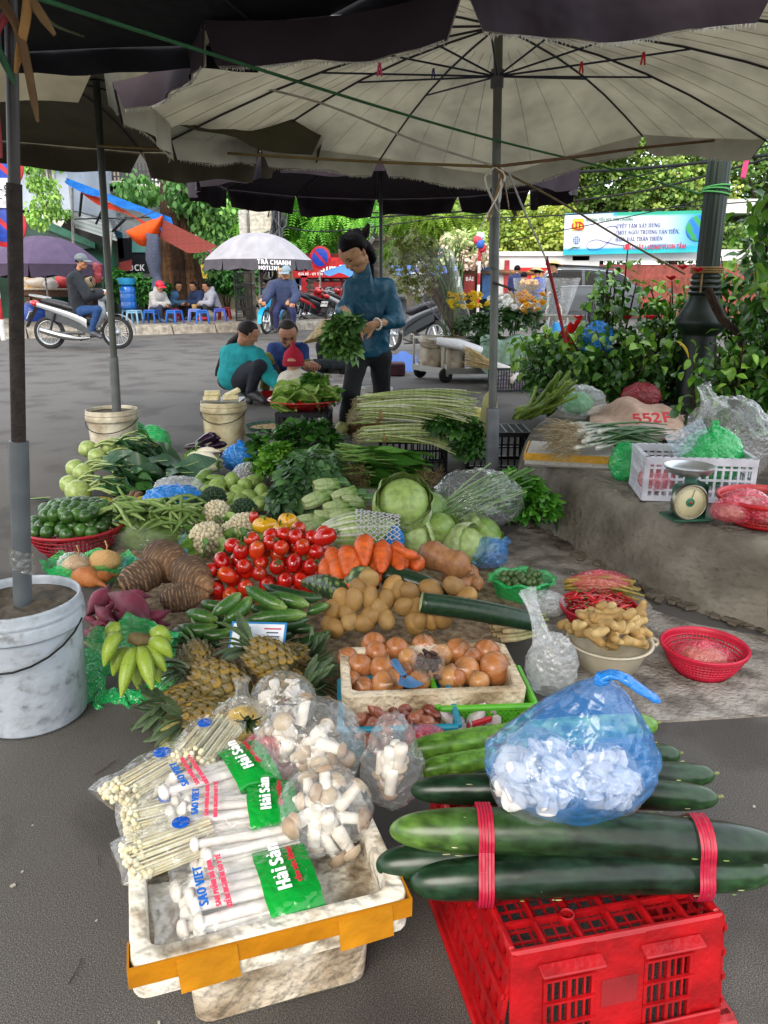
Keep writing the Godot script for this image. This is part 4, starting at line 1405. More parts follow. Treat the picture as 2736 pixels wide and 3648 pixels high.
func person(label:String,J:Array,face:Vector3,up:Vector3,c:Dictionary,cell:=0.026,hair:="short")->Node3D:
	var lo:Vector3=J[0]
	var hi:Vector3=J[0]
	for a in J:
		lo=lo.min(a)
		hi=hi.max(a)
	var base:=V(J[0].x,lo.y-0.03,J[0].z)
	var o:=thing("person",label,c.get("cat","person"),base)
	var g:float=c.get("g",1.0)
	var hs:float=c.get("hs",1.0)
	lo -= V(0.2,0.1,0.2)
	hi+=V(0.2,0.1,0.2)
	var skin:=L(c.get("skin","c09070"))
	var f:=Field.new(lo,hi,cell*1.25)
	f.cap(J[0],J[1],0.1*g,0.105*g,0.06)
	f.cap(J[1],J[2],0.1*g,0.05,0.05)
	f.cap(J[2],J[3],0.048,0.05,0.02)
	for s in [0,3]:
		f.cap(J[1].lerp(J[4+s],0.5),J[4+s],0.06,0.05,0.04)
		f.cap(J[4+s],J[5+s],0.046*g,0.036,0.02)
		f.cap(J[5+s],J[6+s],0.036,0.026,0.02)
	for s in [0,4]:
		f.cap(J[10+s],J[11+s],0.075*g,0.052,0.03)
		f.cap(J[11+s],J[12+s],0.05,0.034,0.02)
		f.cap(J[12+s],J[13+s],0.036,0.032,0.02)
	var b:=MB.new()
	b.col=skin
	f.mesh(b)
	var fz:=face.normalized()
	var fx:=up.cross(fz).normalized()
	var ht:=Transform3D(Basis(fx,fz.cross(fx).normalized(),fz)*Basis.from_scale(V(hs,hs,hs)),J[3])
	var near:=cell<0.02
	b.add(head_shape(0.005 if near else 0.01),ht,skin)
	for s in [0,3]:
		var hd:Vector3=J[6+s]-J[5+s]
		var aim:Vector3=c.get("aim%d" % s,hd)
		var roll:float=c.get("roll%d" % s,0.0)
		var hx:=along(J[6+s],aim,roll)*Transform3D(Basis.from_scale(V((1.0 if s==0 else -1.0),1,1)),Vector3.ZERO)
		b.add(hand_shape(0.004 if near else 0.008,c.get("grip",0.5)),hx,skin*0.97)
		if s==3:
			for k in range(b.i.size()-HD[(0.004 if near else 0.008)+c.get("grip",0.5)*100.0].i.size(),b.i.size(),3):
				var w:=b.i[k]
				b.i[k]=b.i[k+1]
				b.i[k+1]=w
	wpart("body",b,M.skin,o)
	f=Field.new(lo,hi,cell)
	var w:=0.016 if not c.has("bulk") else 0.016+float(c.bulk)
	for s in [0,3]:
		var shp:Vector3=J[1].lerp(J[4+s],0.55)
		var hip:Vector3=J[0].lerp(J[10+(0 if s==0 else 4)],0.55)+(J[1]-J[0]).normalized()*0.02
		f.cap(shp,hip,(0.088+w)*g,(0.095+w)*g,0.05)
		f.cap(J[1].lerp(J[4+s],0.4),J[4+s],0.06+w,0.05+w,0.04)
		f.cap(J[4+s],J[5+s],(0.046+w)*g,0.04+w,0.025)
		var sl:float=c.get("sleeve%d" % s,c.get("sleeve",0.95))
		if sl>0.0:
			f.cap(J[5+s],J[5+s].lerp(J[6+s],sl),0.04+w,0.032+w,0.02)
	f.cap(J[1],J[0],(0.1+w)*g,(0.1+w)*g,0.06)
	f.cap(J[1],J[2]+(J[3]-J[2])*c.get("collar",0.1),0.09,0.057,0.04)
	if c.has("hood"):
		f.cap(J[2]-fz*0.07,J[2]-fz*0.09+V(0,0.06,0),0.08,0.07,0.03)
	b=MB.new()
	b.col=L(c.get("top","555555"))
	f.mesh(b)
	b.rough(c.get("fold",0.009),3.5,label.hash() % 99)
	var fn:=FastNoiseLite.new()
	fn.seed=label.hash() % 55
	fn.frequency=5.5
	var fa:float=c.get("fold",0.009)*1.5
	for k in b.v.size():
		var p:=b.v[k]
		b.v[k]+=fa*V(fn.get_noise_3d(p.x,p.y*0.35+p.x*0.3,p.z),0,fn.get_noise_3d(p.x+9.0,p.y*0.35,p.z))
	if c.has("hem"):
		for k in b.v.size():
			if b.v[k].y<c.hem:
				b.v[k].y=lerpf(c.hem,b.v[k].y,0.05)
	wpart(c.get("topname","jacket"),b,M[c.get("topmat","cloth")],o)
	f=Field.new(lo,hi,cell)
	for s in [0,4]:
		f.cap(J[0].lerp(J[10+s],0.7),J[10+s],0.1*g,0.095*g,0.05)
		f.cap(J[10+s],J[11+s],0.094*g,0.066,0.035)
		f.cap(J[11+s],J[11+s].lerp(J[12+s],c.get("leg",0.92)),0.066,0.052,0.02)
	b=MB.new()
	b.col=L(c.get("pants","2a3040"))
	f.mesh(b)
	b.rough(c.get("fold",0.009),3.0,label.hash() % 77)
	wpart("trousers",b,M[c.get("pantsmat","cloth")],o)
	for s in [0,4]:
		f=Field.new((J[12+s] as Vector3).min(J[13+s])-V(0.09,0.09,0.09),(J[12+s] as Vector3).max(J[13+s])+V(0.09,0.09,0.09),minf(cell,0.018))
		f.cap(J[12+s],J[12+s].lerp(J[13+s],0.4),0.042,0.046,0.03)
		f.cap(J[12+s].lerp(J[13+s],0.2),J[13+s],0.044,0.036,0.03)
		b=MB.new()
		b.col=L(c.get("shoes","303034"))
		f.mesh(b)
		wpart("shoe",b,M.satin,o)
	for s in [-1,1]:
		b=mb("1c1410")
		b.ball(ht*XS(V(s*0.031,0.009,0.083),V(0.013,0.005,0.006)),10,6)
		wpart("eye",b,M.gloss,o)
		b=mb("1e1612")
		b.tube([ht*V(s*0.014,0.03,0.098),ht*V(s*0.033,0.035,0.091),ht*V(s*0.05,0.03,0.078)],0.0035,5)
		wpart("eyebrow",b,M.dark,o)
	b=mb("8a4a40")
	b.ball(ht*XS(V(0,-0.055,0.089),V(0.021,0.007,0.008)),10,6)
	wpart("lips",b,M.skin,o)
	if hair != "none":
		b=MB.new()
		b.col=L(c.get("hair","17130f"))
		var line:float=c.get("hairline",0.35)
		b.ball(ht*XS(V(0,0.032,-0.012),V(0.091,0.098,0.104)),28,20,func(d:Vector3):
			var open:=smoothstep(0.1,0.35,d.z)*(1.0-smoothstep(line,line+0.2,d.y))
			var low:=1.0-smoothstep(-0.62,-0.38,d.y)
			return 1.0+0.02*sin(d.x*40.0)-0.22*maxf(open,low))
		if hair=="tail":
			b.tube(c.tail,[0.035,0.04,0.034,0.026,0.008],10)
		elif hair=="bun":
			b.ball(ht*XS(V(0,0.06,-0.1),V(0.035,0.035,0.03)),12,8)
		if hair=="long" or c.has("sides"):
			b.ball(ht*XS(V(0,-0.04,-0.06),V(0.082,0.12,0.055)),16,12)
		wpart("hair",b,M.hair,o)
	return o
func cap_hat(o:Node3D,J3:Vector3,face:Vector3,up:Vector3,hex:String,brim:=0.08,called:="cap",m:="satin"):
	var fz:=face.normalized()
	var fx:=up.cross(fz).normalized()
	var ht:=Transform3D(Basis(fx,fz.cross(fx).normalized(),fz),J3)
	var b:=mb(hex)
	b.ball(ht*XS(V(0,0.045,-0.008),V(0.106,0.105,0.118)),24,14,func(d:Vector3):return 1.0 if d.y>-0.1 else 0.9)
	b.patch(10,4,func(u:float,v:float):
		var a:float=(u-0.5)*2.3
		return ht*V(sin(a)*(0.1+v*0.02),0.05-0.02*v-0.02*absf(sin(a))*v,cos(a)*0.105+v*brim*cos(a*0.7)))
	wpart(called,b,M[m],o)
func cone_hat(o:Node3D,tip:Vector3,axis:Vector3,r:float,h:float):
	var x:=along(tip,axis)
	var b:=mb("e4d3a4")
	b.lathe([P(0.001,0),P(r*0.5,h*0.5),P(r,h),P(r*0.98,h+0.008),P(r*0.5,h*0.5+0.012)],32,x*X(Vector3.ZERO,PI/2))
	wpart("cone_hat",b,M.wood,o)
func sitter(at:Vector3,yaw:float,h:=0.3,lean:=0.12,foot:=0.32)->Array:
	var x:=X(at,0,yaw,0,0.86)
	return [V(0,h+0.08,0),V(0,h+0.4,lean),V(0,h+0.52,lean+0.05),V(0,h+0.68,lean+0.12),V(0.19,h+0.45,lean),V(0.23,h+0.2,lean+0.12),V(0.05,h+0.2,lean+0.33),V(-0.19,h+0.45,lean),V(-0.23,h+0.2,lean+0.12),V(-0.05,h+0.2,lean+0.33),V(0.1,h+0.07,0.03),V(0.16,h+0.15,0.4),V(0.14,0.08,foot+0.02),V(0.16,0.04,foot+0.18),V(-0.1,h+0.07,0.03),V(-0.16,h+0.15,0.4),V(-0.14,0.08,foot+0.02),V(-0.16,0.04,foot+0.18)].map(func(p):return x*p)
func stander(at:Vector3,yaw:float,s:=1.0)->Array:
	var x:=X(at,0,yaw,0,s)
	return [V(0,0.92,0),V(0,1.26,0.02),V(0,1.4,0.02),V(0,1.54,0.06),V(0.18,1.32,0.02),V(0.22,1.06,0.04),V(0.16,0.95,0.22),V(-0.18,1.32,0.02),V(-0.22,1.06,0.04),V(-0.16,0.95,0.22),V(0.09,0.88,0),V(0.1,0.48,0.02),V(0.1,0.09,0),V(0.11,0.04,0.15),V(-0.09,0.88,0),V(-0.1,0.48,0.02),V(-0.1,0.09,0),V(-0.11,0.04,0.15)].map(func(p):return x*p)
func squatter(at:Vector3,yaw:float)->Array:
	var x:=X(at,0,yaw)
	return [V(0,0.24,-0.12),V(0,0.54,0.1),V(0,0.64,0.2),V(0,0.76,0.28),V(0.18,0.55,0.16),V(0.24,0.36,0.36),V(0.15,0.22,0.55),V(-0.18,0.55,0.16),V(-0.24,0.36,0.36),V(-0.15,0.22,0.55),V(0.1,0.24,-0.08),V(0.17,0.44,0.24),V(0.13,0.08,0.06),V(0.15,0.04,0.22),V(-0.1,0.24,-0.08),V(-0.17,0.44,0.24),V(-0.13,0.08,0.06),V(-0.15,0.04,0.22)].map(func(p):return x*p)
func people():
	R.seed=41
	var o:Node3D
	var b:MB
	var J:Array
	J=[V(-0.116,0.666,-6.02),V(-0.11,1.05,-6),V(-0.139,1.216,-5.97),V(-0.213,1.359,-5.88),V(0.029,1.117,-6),V(0.104,0.888,-5.86),V(-0.078,0.858,-5.66),V(-0.24,1.124,-5.98),V(-0.301,0.946,-5.9),V(-0.271,0.953,-5.7),V(-0.027,0.601,-6.05),V(-0.02,0.264,-6.1),V(-0.013,-0.006,-6.3),V(-0.054,-0.049,-6.12),V(-0.204,0.612,-6),V(-0.253,0.347,-5.82),V(-0.307,0.078,-5.98),V(-0.36,0.049,-5.82)]
	var fc:=V(-0.5,-0.72,0.5)
	o=person("woman in teal jacket and black trousers bending over a bunch of greens",J,fc,V(-0.3,1,0.3),{"hem":J[0].y-0.06,"top":"0a4a64","pants":"201d24","skin":"cc9a74","shoes":"8a8a4c","hair":"100c0c","sleeve0":0.45,"sleeve3":0.85,"aim0":V(-0.8,-0.35,0.35),"aim3":V(0.35,-0.4,0.5),"roll0":1.2,"roll3":-1.0,"grip":0.55,"collar":0.4,"topmat":"satin","g":0.93,"fold":0.018,"hs":1.15,"sides":true,"hairline":0.2,"pantsmat":"knit"},0.014,"bun")
	b=mb("100c0c")
	b.tube([V(-0.161,1.443,-5.97),V(-0.134,1.507,-5.98),V(-0.11,1.558,-5.98)],[0.03,0.03,0.012],8)
	b.tube([V(-0.151,1.378,-5.96),V(-0.101,1.265,-5.97),V(-0.08,1.143,-5.92)],[0.02,0.03,0.016],8)
	b.rough(0.008,9.0,3)
	wpart("hair_knot",b,M.hair,o)
	b=mb("d8d4d0")
	b.box(V(0.03,0.09,0.02),X(V(-0.103,1.428,-5.94),0.2,0.3,-0.6),0.006)
	wpart("hair_clip",b,M.plastic,o)
	for k in 14:
		b=mb("ece8e0")
		var wr:Vector3=J[6]+(J[5]-J[6])*0.16
		var ax:Transform3D=along(wr,J[5]-J[6])
		b.ball(ax*X(V(0.038*cos(k*TAU/14),0.038*sin(k*TAU/14),0),0,0,0,0.009),8,6)
		wpart("bracelet_bead",b,M.gloss,o)
	greens("greens_bunch","bunch of dark greens held by the woman in the teal jacket",V(-0.201,0.899,-5.6),[[V(-0.31,0.757,-5.58),0.1,0.12],[V(-0.354,0.692,-5.58),0.08,0.1],[V(-0.253,0.852,-5.58),0.08,0.06],[V(-0.28,0.658,-5.6),0.08,0.1]],260,["4c7038","3c6030","6a904c","84a868"],0.08,0.05,10)
	J=[V(-1.486,0.255,-7.75),V(-1.415,0.44,-7.72),V(-1.368,0.576,-7.7),V(-1.315,0.671,-7.6),V(-1.568,0.46,-7.85),V(-1.552,0.247,-7.9),V(-1.313,0.124,-7.7),V(-1.223,0.465,-7.55),V(-1.08,0.283,-7.4),V(-0.969,0.195,-7.3),V(-1.573,0.203,-7.8),V(-1.291,0.359,-7.5),V(-1.454,0.087,-7.7),V(-1.316,0.035,-7.55),V(-1.415,0.222,-7.65),V(-1.177,0.397,-7.35),V(-1.303,0.124,-7.5),V(-1.156,0.057,-7.4)]
	o=person("woman in turquoise top squatting with her back to the camera",J,V(0.7,-0.4,-0.35),V(0.3,1,0),{"top":"1b9aa0","pants":"262a34","skin":"c08a6a","hair":"3a3232","grip":0.3,"bulk":0.02,"fold":0.012,"topname":"top","tail":[V(-1.4,0.665,-7.7),V(-1.51,0.579,-7.78),V(-1.616,0.419,-7.8),V(-1.673,0.303,-7.82),V(-1.698,0.246,-7.83)]},0.017,"tail")
	J=[V(-1.074,0.251,-8.3),V(-1.027,0.415,-8.2),V(-1.001,0.532,-8.1),V(-0.969,0.649,-7.95),V(-1.153,0.481,-8.15),V(-1.163,0.307,-8),V(-1.062,0.228,-7.75),V(-0.854,0.481,-8.15),V(-0.797,0.307,-8),V(-0.808,0.219,-7.75),V(-1.146,0.213,-8.2),V(-1.199,0.405,-7.95),V(-1.243,0.063,-8.05),V(-1.256,0.021,-7.9),V(-0.926,0.213,-8.2),V(-0.763,0.335,-7.95),V(-0.76,0.063,-8.05),V(-0.734,0.021,-7.9)]
	o=person("woman in navy top with tied grey hair bending towards the child",J,V(0.15,-0.55,0.8),V(0,1,0.4),{"top":"27427c","pants":"7d7c3e","skin":"b98568","hair":"3c3634","sleeve":0.35,"grip":0.3,"fold":0.012,"topname":"top","hs":1.12,"hairline":0.5},0.017,"bun")
	J=[V(-0.821,0.149,-7.1),V(-0.817,0.271,-7.1),V(-0.815,0.339,-7.1),V(-0.824,0.443,-7.1),V(-0.902,0.28,-7.1),V(-0.922,0.205,-7),V(-0.876,0.189,-6.9),V(-0.732,0.28,-7.1),V(-0.695,0.205,-7),V(-0.719,0.189,-6.9),V(-0.86,0.127,-7.1),V(-0.908,0.078,-7.2),V(-0.89,0.02,-7.1),V(-0.911,-0.009,-7.2),V(-0.779,0.127,-7.1),V(-0.757,0.078,-7.2),V(-0.761,0.02,-7.1),V(-0.759,-0.009,-7.2)]
	o=person("small child in cream jacket and red pointed knit hat",J,V(0.1,0.05,-1),Vector3.UP,{"top":"d9d2c0","pants":"8a8478","skin":"d0a084","g":0.85,"hs":0.85,"bulk":0.01,"cat":"child"},0.018,"none")
	b=mb("c01c38")
	var hx:=X(J[3]+V(0,-0.01,0))
	b.lathe([P(0.088,0.0),P(0.094,0.03),P(0.092,0.07),P(0.078,0.11),P(0.045,0.145),P(0.018,0.165),P(0.014,0.2),P(0.001,0.205)],24,hx)
	wpart("knit_hat",b,M.knit,o)
	b=mb("a81830")
	b.lathe([P(0.097,-0.01),P(0.1,0.0),P(0.1,0.035),P(0.094,0.04)],30,hx)
	wpart("hat_rib",b,M.knit,o)
	J=sitter(V(-0.587,0,-8.629),0.5,0.12,0.15)
	J[6]=V(-0.683,0.403,-7.5)
	J[9]=V(-0.662,0.395,-7.45)
	o=person("person in dark jacket and conical straw hat sitting low behind the greens",J,V(-0.6,-0.3,0.6),Vector3.UP,{"top":"23272e","pants":"5c5a58","skin":"a87458","grip":0.8},0.022,"short")
	cone_hat(o,V(-0.571,0.82,-7.55),V(0.22,-0.9,0.12),0.25,0.17)
	J=[V(-5.477,0.655,-14.3),V(-5.495,1.15,-14.3),V(-5.434,1.323,-14.3),V(-5.349,1.495,-14.3),V(-5.424,1.243,-14.08),V(-5.195,0.916,-14.02),V(-4.983,0.962,-14.1),V(-5.553,1.246,-14.5),V(-5.393,0.907,-14.6),V(-5.142,0.956,-14.55),V(-5.387,0.66,-14.15),V(-5.05,0.695,-14.05),V(-5.243,0.293,-14.1),V(-5.063,0.214,-14.08),V(-5.501,0.65,-14.45),V(-5.23,0.679,-14.55),V(-5.356,0.286,-14.5),V(-5.202,0.201,-14.52)]
	o=person("man in dark padded jacket and grey cap helmet riding the grey motorbike",J,V(1,-0.12,0.05),Vector3.UP,{"top":"24272f","pants":"24497c","skin":"b87c58","shoes":"40444a","bulk":0.03,"grip":0.8,"fold":0.014},0.022,"short")
	cap_hat(o,J[3],V(1,-0.1,0.05),Vector3.UP,"5c666a",0.1,"cap_helmet")
	var dy:=0.2
	var pk:=[[V(-5.666,0.2,-19.711),1.0,"b4b2b0","3a4258","man in grey hooded jacket and red cap on the leftmost blue stool"],[V(-5.508,0.2,-21.211),0.6,"3f6488","2c2c30","man in blue hooded jacket leaning on his knees second from left"],[V(-7.136,0.2,-29.363),0.1,"26262a","26262a","man in black sitting furthest back at the tea stall"],[V(-4.901,0.2,-21.211),-0.5,"26365c","2c3450","man in navy padded jacket looking at his phone"],[V(-4.371,0.2,-20.686),-1.0,"a4a6b4","3c3e44","man in pale grey hooded jacket with red shoes on the right"]]
	for k in 5:
		J=sitter(pk[k][0],pk[k][1] ,0.3,0.14)
		var fd:=V(sin(pk[k][1]),-0.25,cos(pk[k][1]))
		var cc:={"top":pk[k][2],"pants":pk[k][3],"skin":"b07e60","bulk":0.024,"grip":0.8,"fold":0.012,"shoes":"c8283c" if k==4 else "4a5a68"}
		if k in [0,1,4]:
			cc.hood=true
		o=person(pk[k][4],J,fd,Vector3.UP,cc,0.028,"short")
		if k==0:
			cap_hat(o,J[3],fd,Vector3.UP,"c81c34",0.09,"cap")
		if k in [0,3]:
			b=mb("1c1e22")
			b.box(V(0.08,0.012,0.15),X(J[6].lerp(J[9],0.5)+V(0,0.02,0)+fd*0.1,0.4,pk[k][1]),0.004)
			solo("phone",b,M.gloss,["dark phone held by the man in the red cap","","","dark phone held by the man in navy"][k],"phone")
	J=sitter(V(-9.346,0.2,-27.451),0.7,0.45,0.05)
	o=person("woman vendor in dark jacket and black head cover behind the pole",J,V(0.6,-0.1,0.7),Vector3.UP,{"top":"3c3a40","pants":"26262a","skin":"c09474","grip":0.7,"bulk":0.02},0.028,"long")
	J=[V(-2.077,0.762,-16.6),V(-2.079,1.058,-16.55),V(-2.058,1.186,-16.5),V(-1.999,1.331,-16.45),V(-2.262,1.095,-16.5),V(-2.336,0.915,-16.3),V(-2.397,0.792,-16.1),V(-1.881,1.095,-16.5),V(-1.79,0.878,-16.3),V(-1.841,0.757,-16.05),V(-2.172,0.709,-16.5),V(-2.205,0.553,-16.2),V(-2.213,0.216,-16.3),V(-2.232,0.187,-16.15),V(-1.951,0.709,-16.5),V(-1.846,0.553,-16.2),V(-1.888,0.216,-16.3),V(-1.872,0.187,-16.15)]
	o=person("woman in navy quilted jacket and grey cap helmet on the blue moped",J,V(-0.3,-0.25,0.9),Vector3.UP,{"top":"343e60","pants":"2c2f5c","skin":"b98060","bulk":0.03,"grip":0.9},0.028,"short")
	cap_hat(o,J[3],V(-0.3,-0.2,0.9),Vector3.UP,"788a94",0.1,"cap_helmet")
	for k in J.size():
		J[k]+=V(-0.12,0.03,-0.34)
	o=person("bareheaded woman passenger sitting behind the moped rider",J,V(-0.5,-0.1,0.8),Vector3.UP,{"top":"4a4650","pants":"33333c","skin":"c49878","hair":"1c1614","grip":0.9},0.03,"bun")
	for k in 4:
		J=stander([V(-2.778,0.2,-29.363),V(-2.635,0.2,-29.884),V(-1.971,0.1,-30.34),V(-2.333,0.1,-32.454)][k],[2.6,-0.4,-0.6,-0.9][k],0.92)
		person(["woman in long red dress seen from behind at the red shop","woman in red with long dark hair at the red shop","schoolgirl in white and navy uniform beside the parked motorbikes","dark haired girl half hidden behind the schoolgirl"][k],J,[V(0.4,0,-0.9),V(-0.3,0,0.9),V(-0.5,0,0.8),V(-0.7,0,0.6)][k],Vector3.UP,{"top":["b01c38","c02038","c8ccdc","7c6a64"][k],"pants":["a81c34","a01c30","2a3458","3a3038"][k],"skin":"c89c80"},0.034,"bun" if k==0 else "long")
	for k in 4:
		J=stander([V(3.767,0,-22.785),V(3.894,0,-22.282),V(4.34,0,-22.785),V(4.289,0,-20.064)][k],[3.0,3.3,2.9,-1.2][k],[0.97,0.85,0.9,0.97][k])
		o=person(["man in navy jumper seen from behind beyond the flower cart","person in dark jacket beside the man in the navy jumper","person in bright blue jacket and conical hat by the parked car","person in black tracksuit and white hat pushing a bicycle"][k],J,[V(0.2,0,-1),V(0,0,-1),V(0.1,-0.3,-0.9),V(-0.9,-0.3,0.3)][k],Vector3.UP,{"top":["2c3564","3a3c40","2440a8","202226"][k],"pants":["8a7a60","33343a","3c4858","1c1e22"][k],"skin":"b98a6c"},0.034)
		if k >= 2:
			cone_hat(o,J[3]+V(0,0.2,0),V(-0.15,-1,0.15),0.22,0.13)
	J=stander(V(1.007,0,-22.785),0.4,1.0)
	o=person("person in white hooded raincoat behind the dried flower bundle",J,V(-0.3,0,0.9),Vector3.UP,{"top":"d8dce0","pants":"50545c","skin":"b98a6c","bulk":0.04},0.034)
	b=mb("e6e8ea")
	b.ball(X(J[3]+V(0,0.05,-0.01),0,0,0,0.135),20,14)
	wpart("round_helmet",b,M.gloss,o)
var LM:={}
func leafmesh(kind:String,m:Material)->Mesh:
	if not LM.has(kind):
		var b:=mb()
		match kind:
			"broad":b.leaf(X(Vector3.ZERO),1.0,0.55,0.45,0.3,6,0.8,0.6)
			"lobed":
				for s in [-0.9,0.0,0.9]:
					b.leaf(X(V(0,0,0.1),0,s,0),0.85,0.42,0.4,0.25,4,0.7,0.4)
			"long":b.leaf(X(Vector3.ZERO),1.0,0.24,0.5,0.4,6,0.9,0.3)
			"blade":b.leaf(X(Vector3.ZERO),1.0,0.09,0.35,0.6,5,0.6)
			"oval":b.leaf(X(Vector3.ZERO),1.0,0.5,0.3,0.2,4,0.8)
		LM[kind]=b.mesh(m)
	return LM[kind]
func greens(nm:String,label:String,at:Vector3,blobs:Array,n:int,cols:Array,ll:float,lw:float,parts:=0,kind:="lobed",flow:=Vector3.ZERO,grp:="")->Node3D:
	var o:=thing(nm,label,"vegetables",at,0.0,grp)
	var ms:=leafmesh(kind,M.leaf)
	var xs:=[]
	var cc:=[]
	for k in n:
		var q:Array=blobs[k % blobs.size()]
		var d:=rv(1.0).normalized()
		if d.y<-0.2:
			d.y=-d.y
		var p:Vector3=q[0]+d*V(q[1],q[2],q[1])*pow(rnd(0.2,1),0.4)-at
		var dir:=d+flow+rv(0.7)+V(0,-0.2,0)
		xs.append(along(p,dir,rnd(-0.9,0.9))*Transform3D(Basis.from_scale(V(lw/0.5,ll,ll)*rnd(0.7,1.25)),Vector3.ZERO))
		cc.append(L(cols[R.randi() % cols.size()])*rnd(1.0,1.6))
	swarm("leaves",o,ms,xs,cc)
	return o
func stems(o:Node3D,called:String,pts:Array,n:int,r:float,jit:float,cols:Array,taper:=1.0,each:=false,m:Material=null):
	var q:=MB.new()
	for k in n:
		if each:
			q=MB.new()
		q.col=L(cols[R.randi() % cols.size()])*rnd(0.85,1.12)
		var off:=rv(jit)
		var spread:=rv(jit*0.7)
		var c:=[]
		for j in pts.size():
			c.append(pts[j]+off+spread*j)
		c=curve(c,7)
		q.tube(c,range(7).map(func(j):return r*lerpf(1.0,taper,j/6.0)),6)
		if each:
			wpart(called,q,m if m else M.veg,o)
	if not each:
		wpart(called,q,m if m else M.veg,o).set_meta("kind","stuff")
func wheel(up:Node3D,at:Vector3,r:float,tw:float,spoked:=true,rimcol:="c8ccd0"):
	var q:=mb("ffffff")
	var prof:=[]
	for k in 9:
		var a:=TAU*k/8
		prof.append(P(r-tw+tw*cos(a),tw*0.8*sin(a)))
	q.lathe(prof,30,X(Vector3.ZERO,PI/2))
	var w:=part("wheel",q,M.rubber,up,X(at))
	q=mb(rimcol)
	q.lathe([P(r-tw*2.0,-0.025),P(r-tw*1.75,-0.03),P(r-tw*1.75,0.03),P(r-tw*2.0,0.025),P(r-tw*2.3,0),P(r-tw*2.0,-0.025)],30,X(Vector3.ZERO,PI/2))
	if spoked:
		for k in 24:
			var a:=TAU*k/24
			q.tube([V(0.03*cos(a+0.5),0.03*sin(a+0.5),0.02*(1 if k % 2 else -1)),V((r-tw*2)*cos(a),(r-tw*2)*sin(a),0)],0.003,4)
	else:
		for k in 6:
			var a:=TAU*k/6
			q.tube([Vector3.ZERO,V((r-tw*2)*cos(a),(r-tw*2)*sin(a),0)],0.014,5)
	q.tube([V(0,0,-0.05),V(0,0,0.05)],r*0.19,14)
	part("rim",q,M.steel,w)
func motorbike(label:String,at:Vector3,yaw:float,c:Dictionary)->Node3D:
	var o:=thing("motorbike",label,"motorbike",at,yaw,c.get("grp",""))
	var bc:String=c.get("body","8a8e92")
	var q:MB
	wheel(o,V(-0.61,0.28,0),0.285,0.04,c.get("spoked",true))
	wheel(o,V(0.61,0.28,0),0.285,0.036,c.get("spoked",true))
	q=mb(bc)
	for s in [-1,1]:
		q.patch(8,4,func(u:float,v:float):return V(lerpf(0.12,-0.78,u),lerpf(lerpf(0.52,0.82,pow(u,0.8)),lerpf(0.36,0.74,pow(u,0.7)),v),s*(0.11-0.05*u*u+0.02*sin(PI*v))))
	part("side_panel",q,M.gloss,o)
	q=mb(c.get("trim","3c4044"))
	for s in [-1,1]:
		q.patch(8,3,func(u:float,v:float):return V(lerpf(0.16,-0.62,u),lerpf(lerpf(0.4,0.68,pow(u,0.8)),lerpf(0.26,0.55,u),v),s*(0.1-0.03*u)))
	part("lower_panel",q,M.plastic,o)
	q=mb("24262a")
	q.tube(curve([V(0.16,0.66,0),V(-0.1,0.7,0),V(-0.4,0.79,0),V(-0.68,0.84,0)],8),[0.06,0.1,0.115,0.12,0.12,0.11,0.1,0.06],12,null,true,0.55)
	part("seat",q,M.satin,o)
	q=mb(bc)
	q.tube(curve([V(-0.55,0.88,-0.1),V(-0.82,0.93,-0.08),V(-0.85,0.93,0.08),V(-0.55,0.88,0.1)],10),0.016,6)
	part("grab_rail",q,M.plastic,o)
	q=mb("b01820")
	q.ball(XS(V(-0.8,0.79,0),V(0.09,0.06,0.1),0,0,-0.3),12,8)
	part("tail_light",q,M.gloss,o)
	q=mb("2e3034")
	q.patch(3,6,func(u:float,v:float):return V(-0.78-0.22*v,0.74-0.36*v,(u-0.5)*(0.2-0.05*v)))
	part("rear_mudguard",q,M.plastic,o)
	q=mb("e6e6e2")
	q.box(V(0.012,0.15,0.2),X(V(-0.92,0.59,0),0,0,-0.5))
	var pl:=part("number_plate",q,M.paint,o)
	text3("plate_lettering",c.get("plate","29-X1"),0.075,M.ink,pl,X(V(-0.93,0.61,0),0,-PI/2,0)*X(Vector3.ZERO,-0.5))
	text3("plate_lettering",c.get("plate2","178.34"),0.07,M.ink,pl,X(V(-0.905,0.555,0),0,-PI/2,0)*X(Vector3.ZERO,-0.5))
	q=mb(bc)
	q.patch(6,8,func(u:float,v:float):return V(0.3+0.14*sin(PI*v)*0.5+0.12*v-0.1*absf(u-0.5)*2.0*(1.0-v*0.4),lerpf(0.36,0.88,v),(u-0.5)*lerpf(0.36,0.24,v)))
	part("leg_shield",q,M.gloss,o)
	q=mb(c.get("front",bc))
	q.patch(6,8,func(u:float,v:float):
		var a:float=lerpf(-0.5,1.9,v)
		return V(0.61+cos(a+0.4)*0.33,0.28+sin(a+0.4)*0.33,(u-0.5)*0.13*(1.0-0.5*absf(v-0.5))))
	part("front_mudguard",q,M.gloss,o)
	q=mb("c4c8cc")
	for s in [-1,1]:
		q.tube([V(0.61,0.28,s*0.07),V(0.47,0.64,s*0.07)],0.02,8)
	part("fork",q,M.steel,o)
	q=mb(c.get("front",bc))
	q.ball(XS(V(0.44,0.93,0),V(0.12,0.1,0.15),0,0,0.4),14,10)
	part("headlamp_cowl",q,M.gloss,o)
	q=mb("e4e8ea")
	q.ball(XS(V(0.51,0.9,0),V(0.06,0.06,0.1),0,0,0.4),12,8)
	part("headlight",q,M.gloss,o)
	q=mb("1e2024")
	q.tube(curve([V(0.3,1.02,-0.33),V(0.36,1.0,-0.15),V(0.4,0.99,0),V(0.36,1.0,0.15),V(0.3,1.02,0.33)],12),0.016,6)
	part("handlebar",q,M.plastic,o)
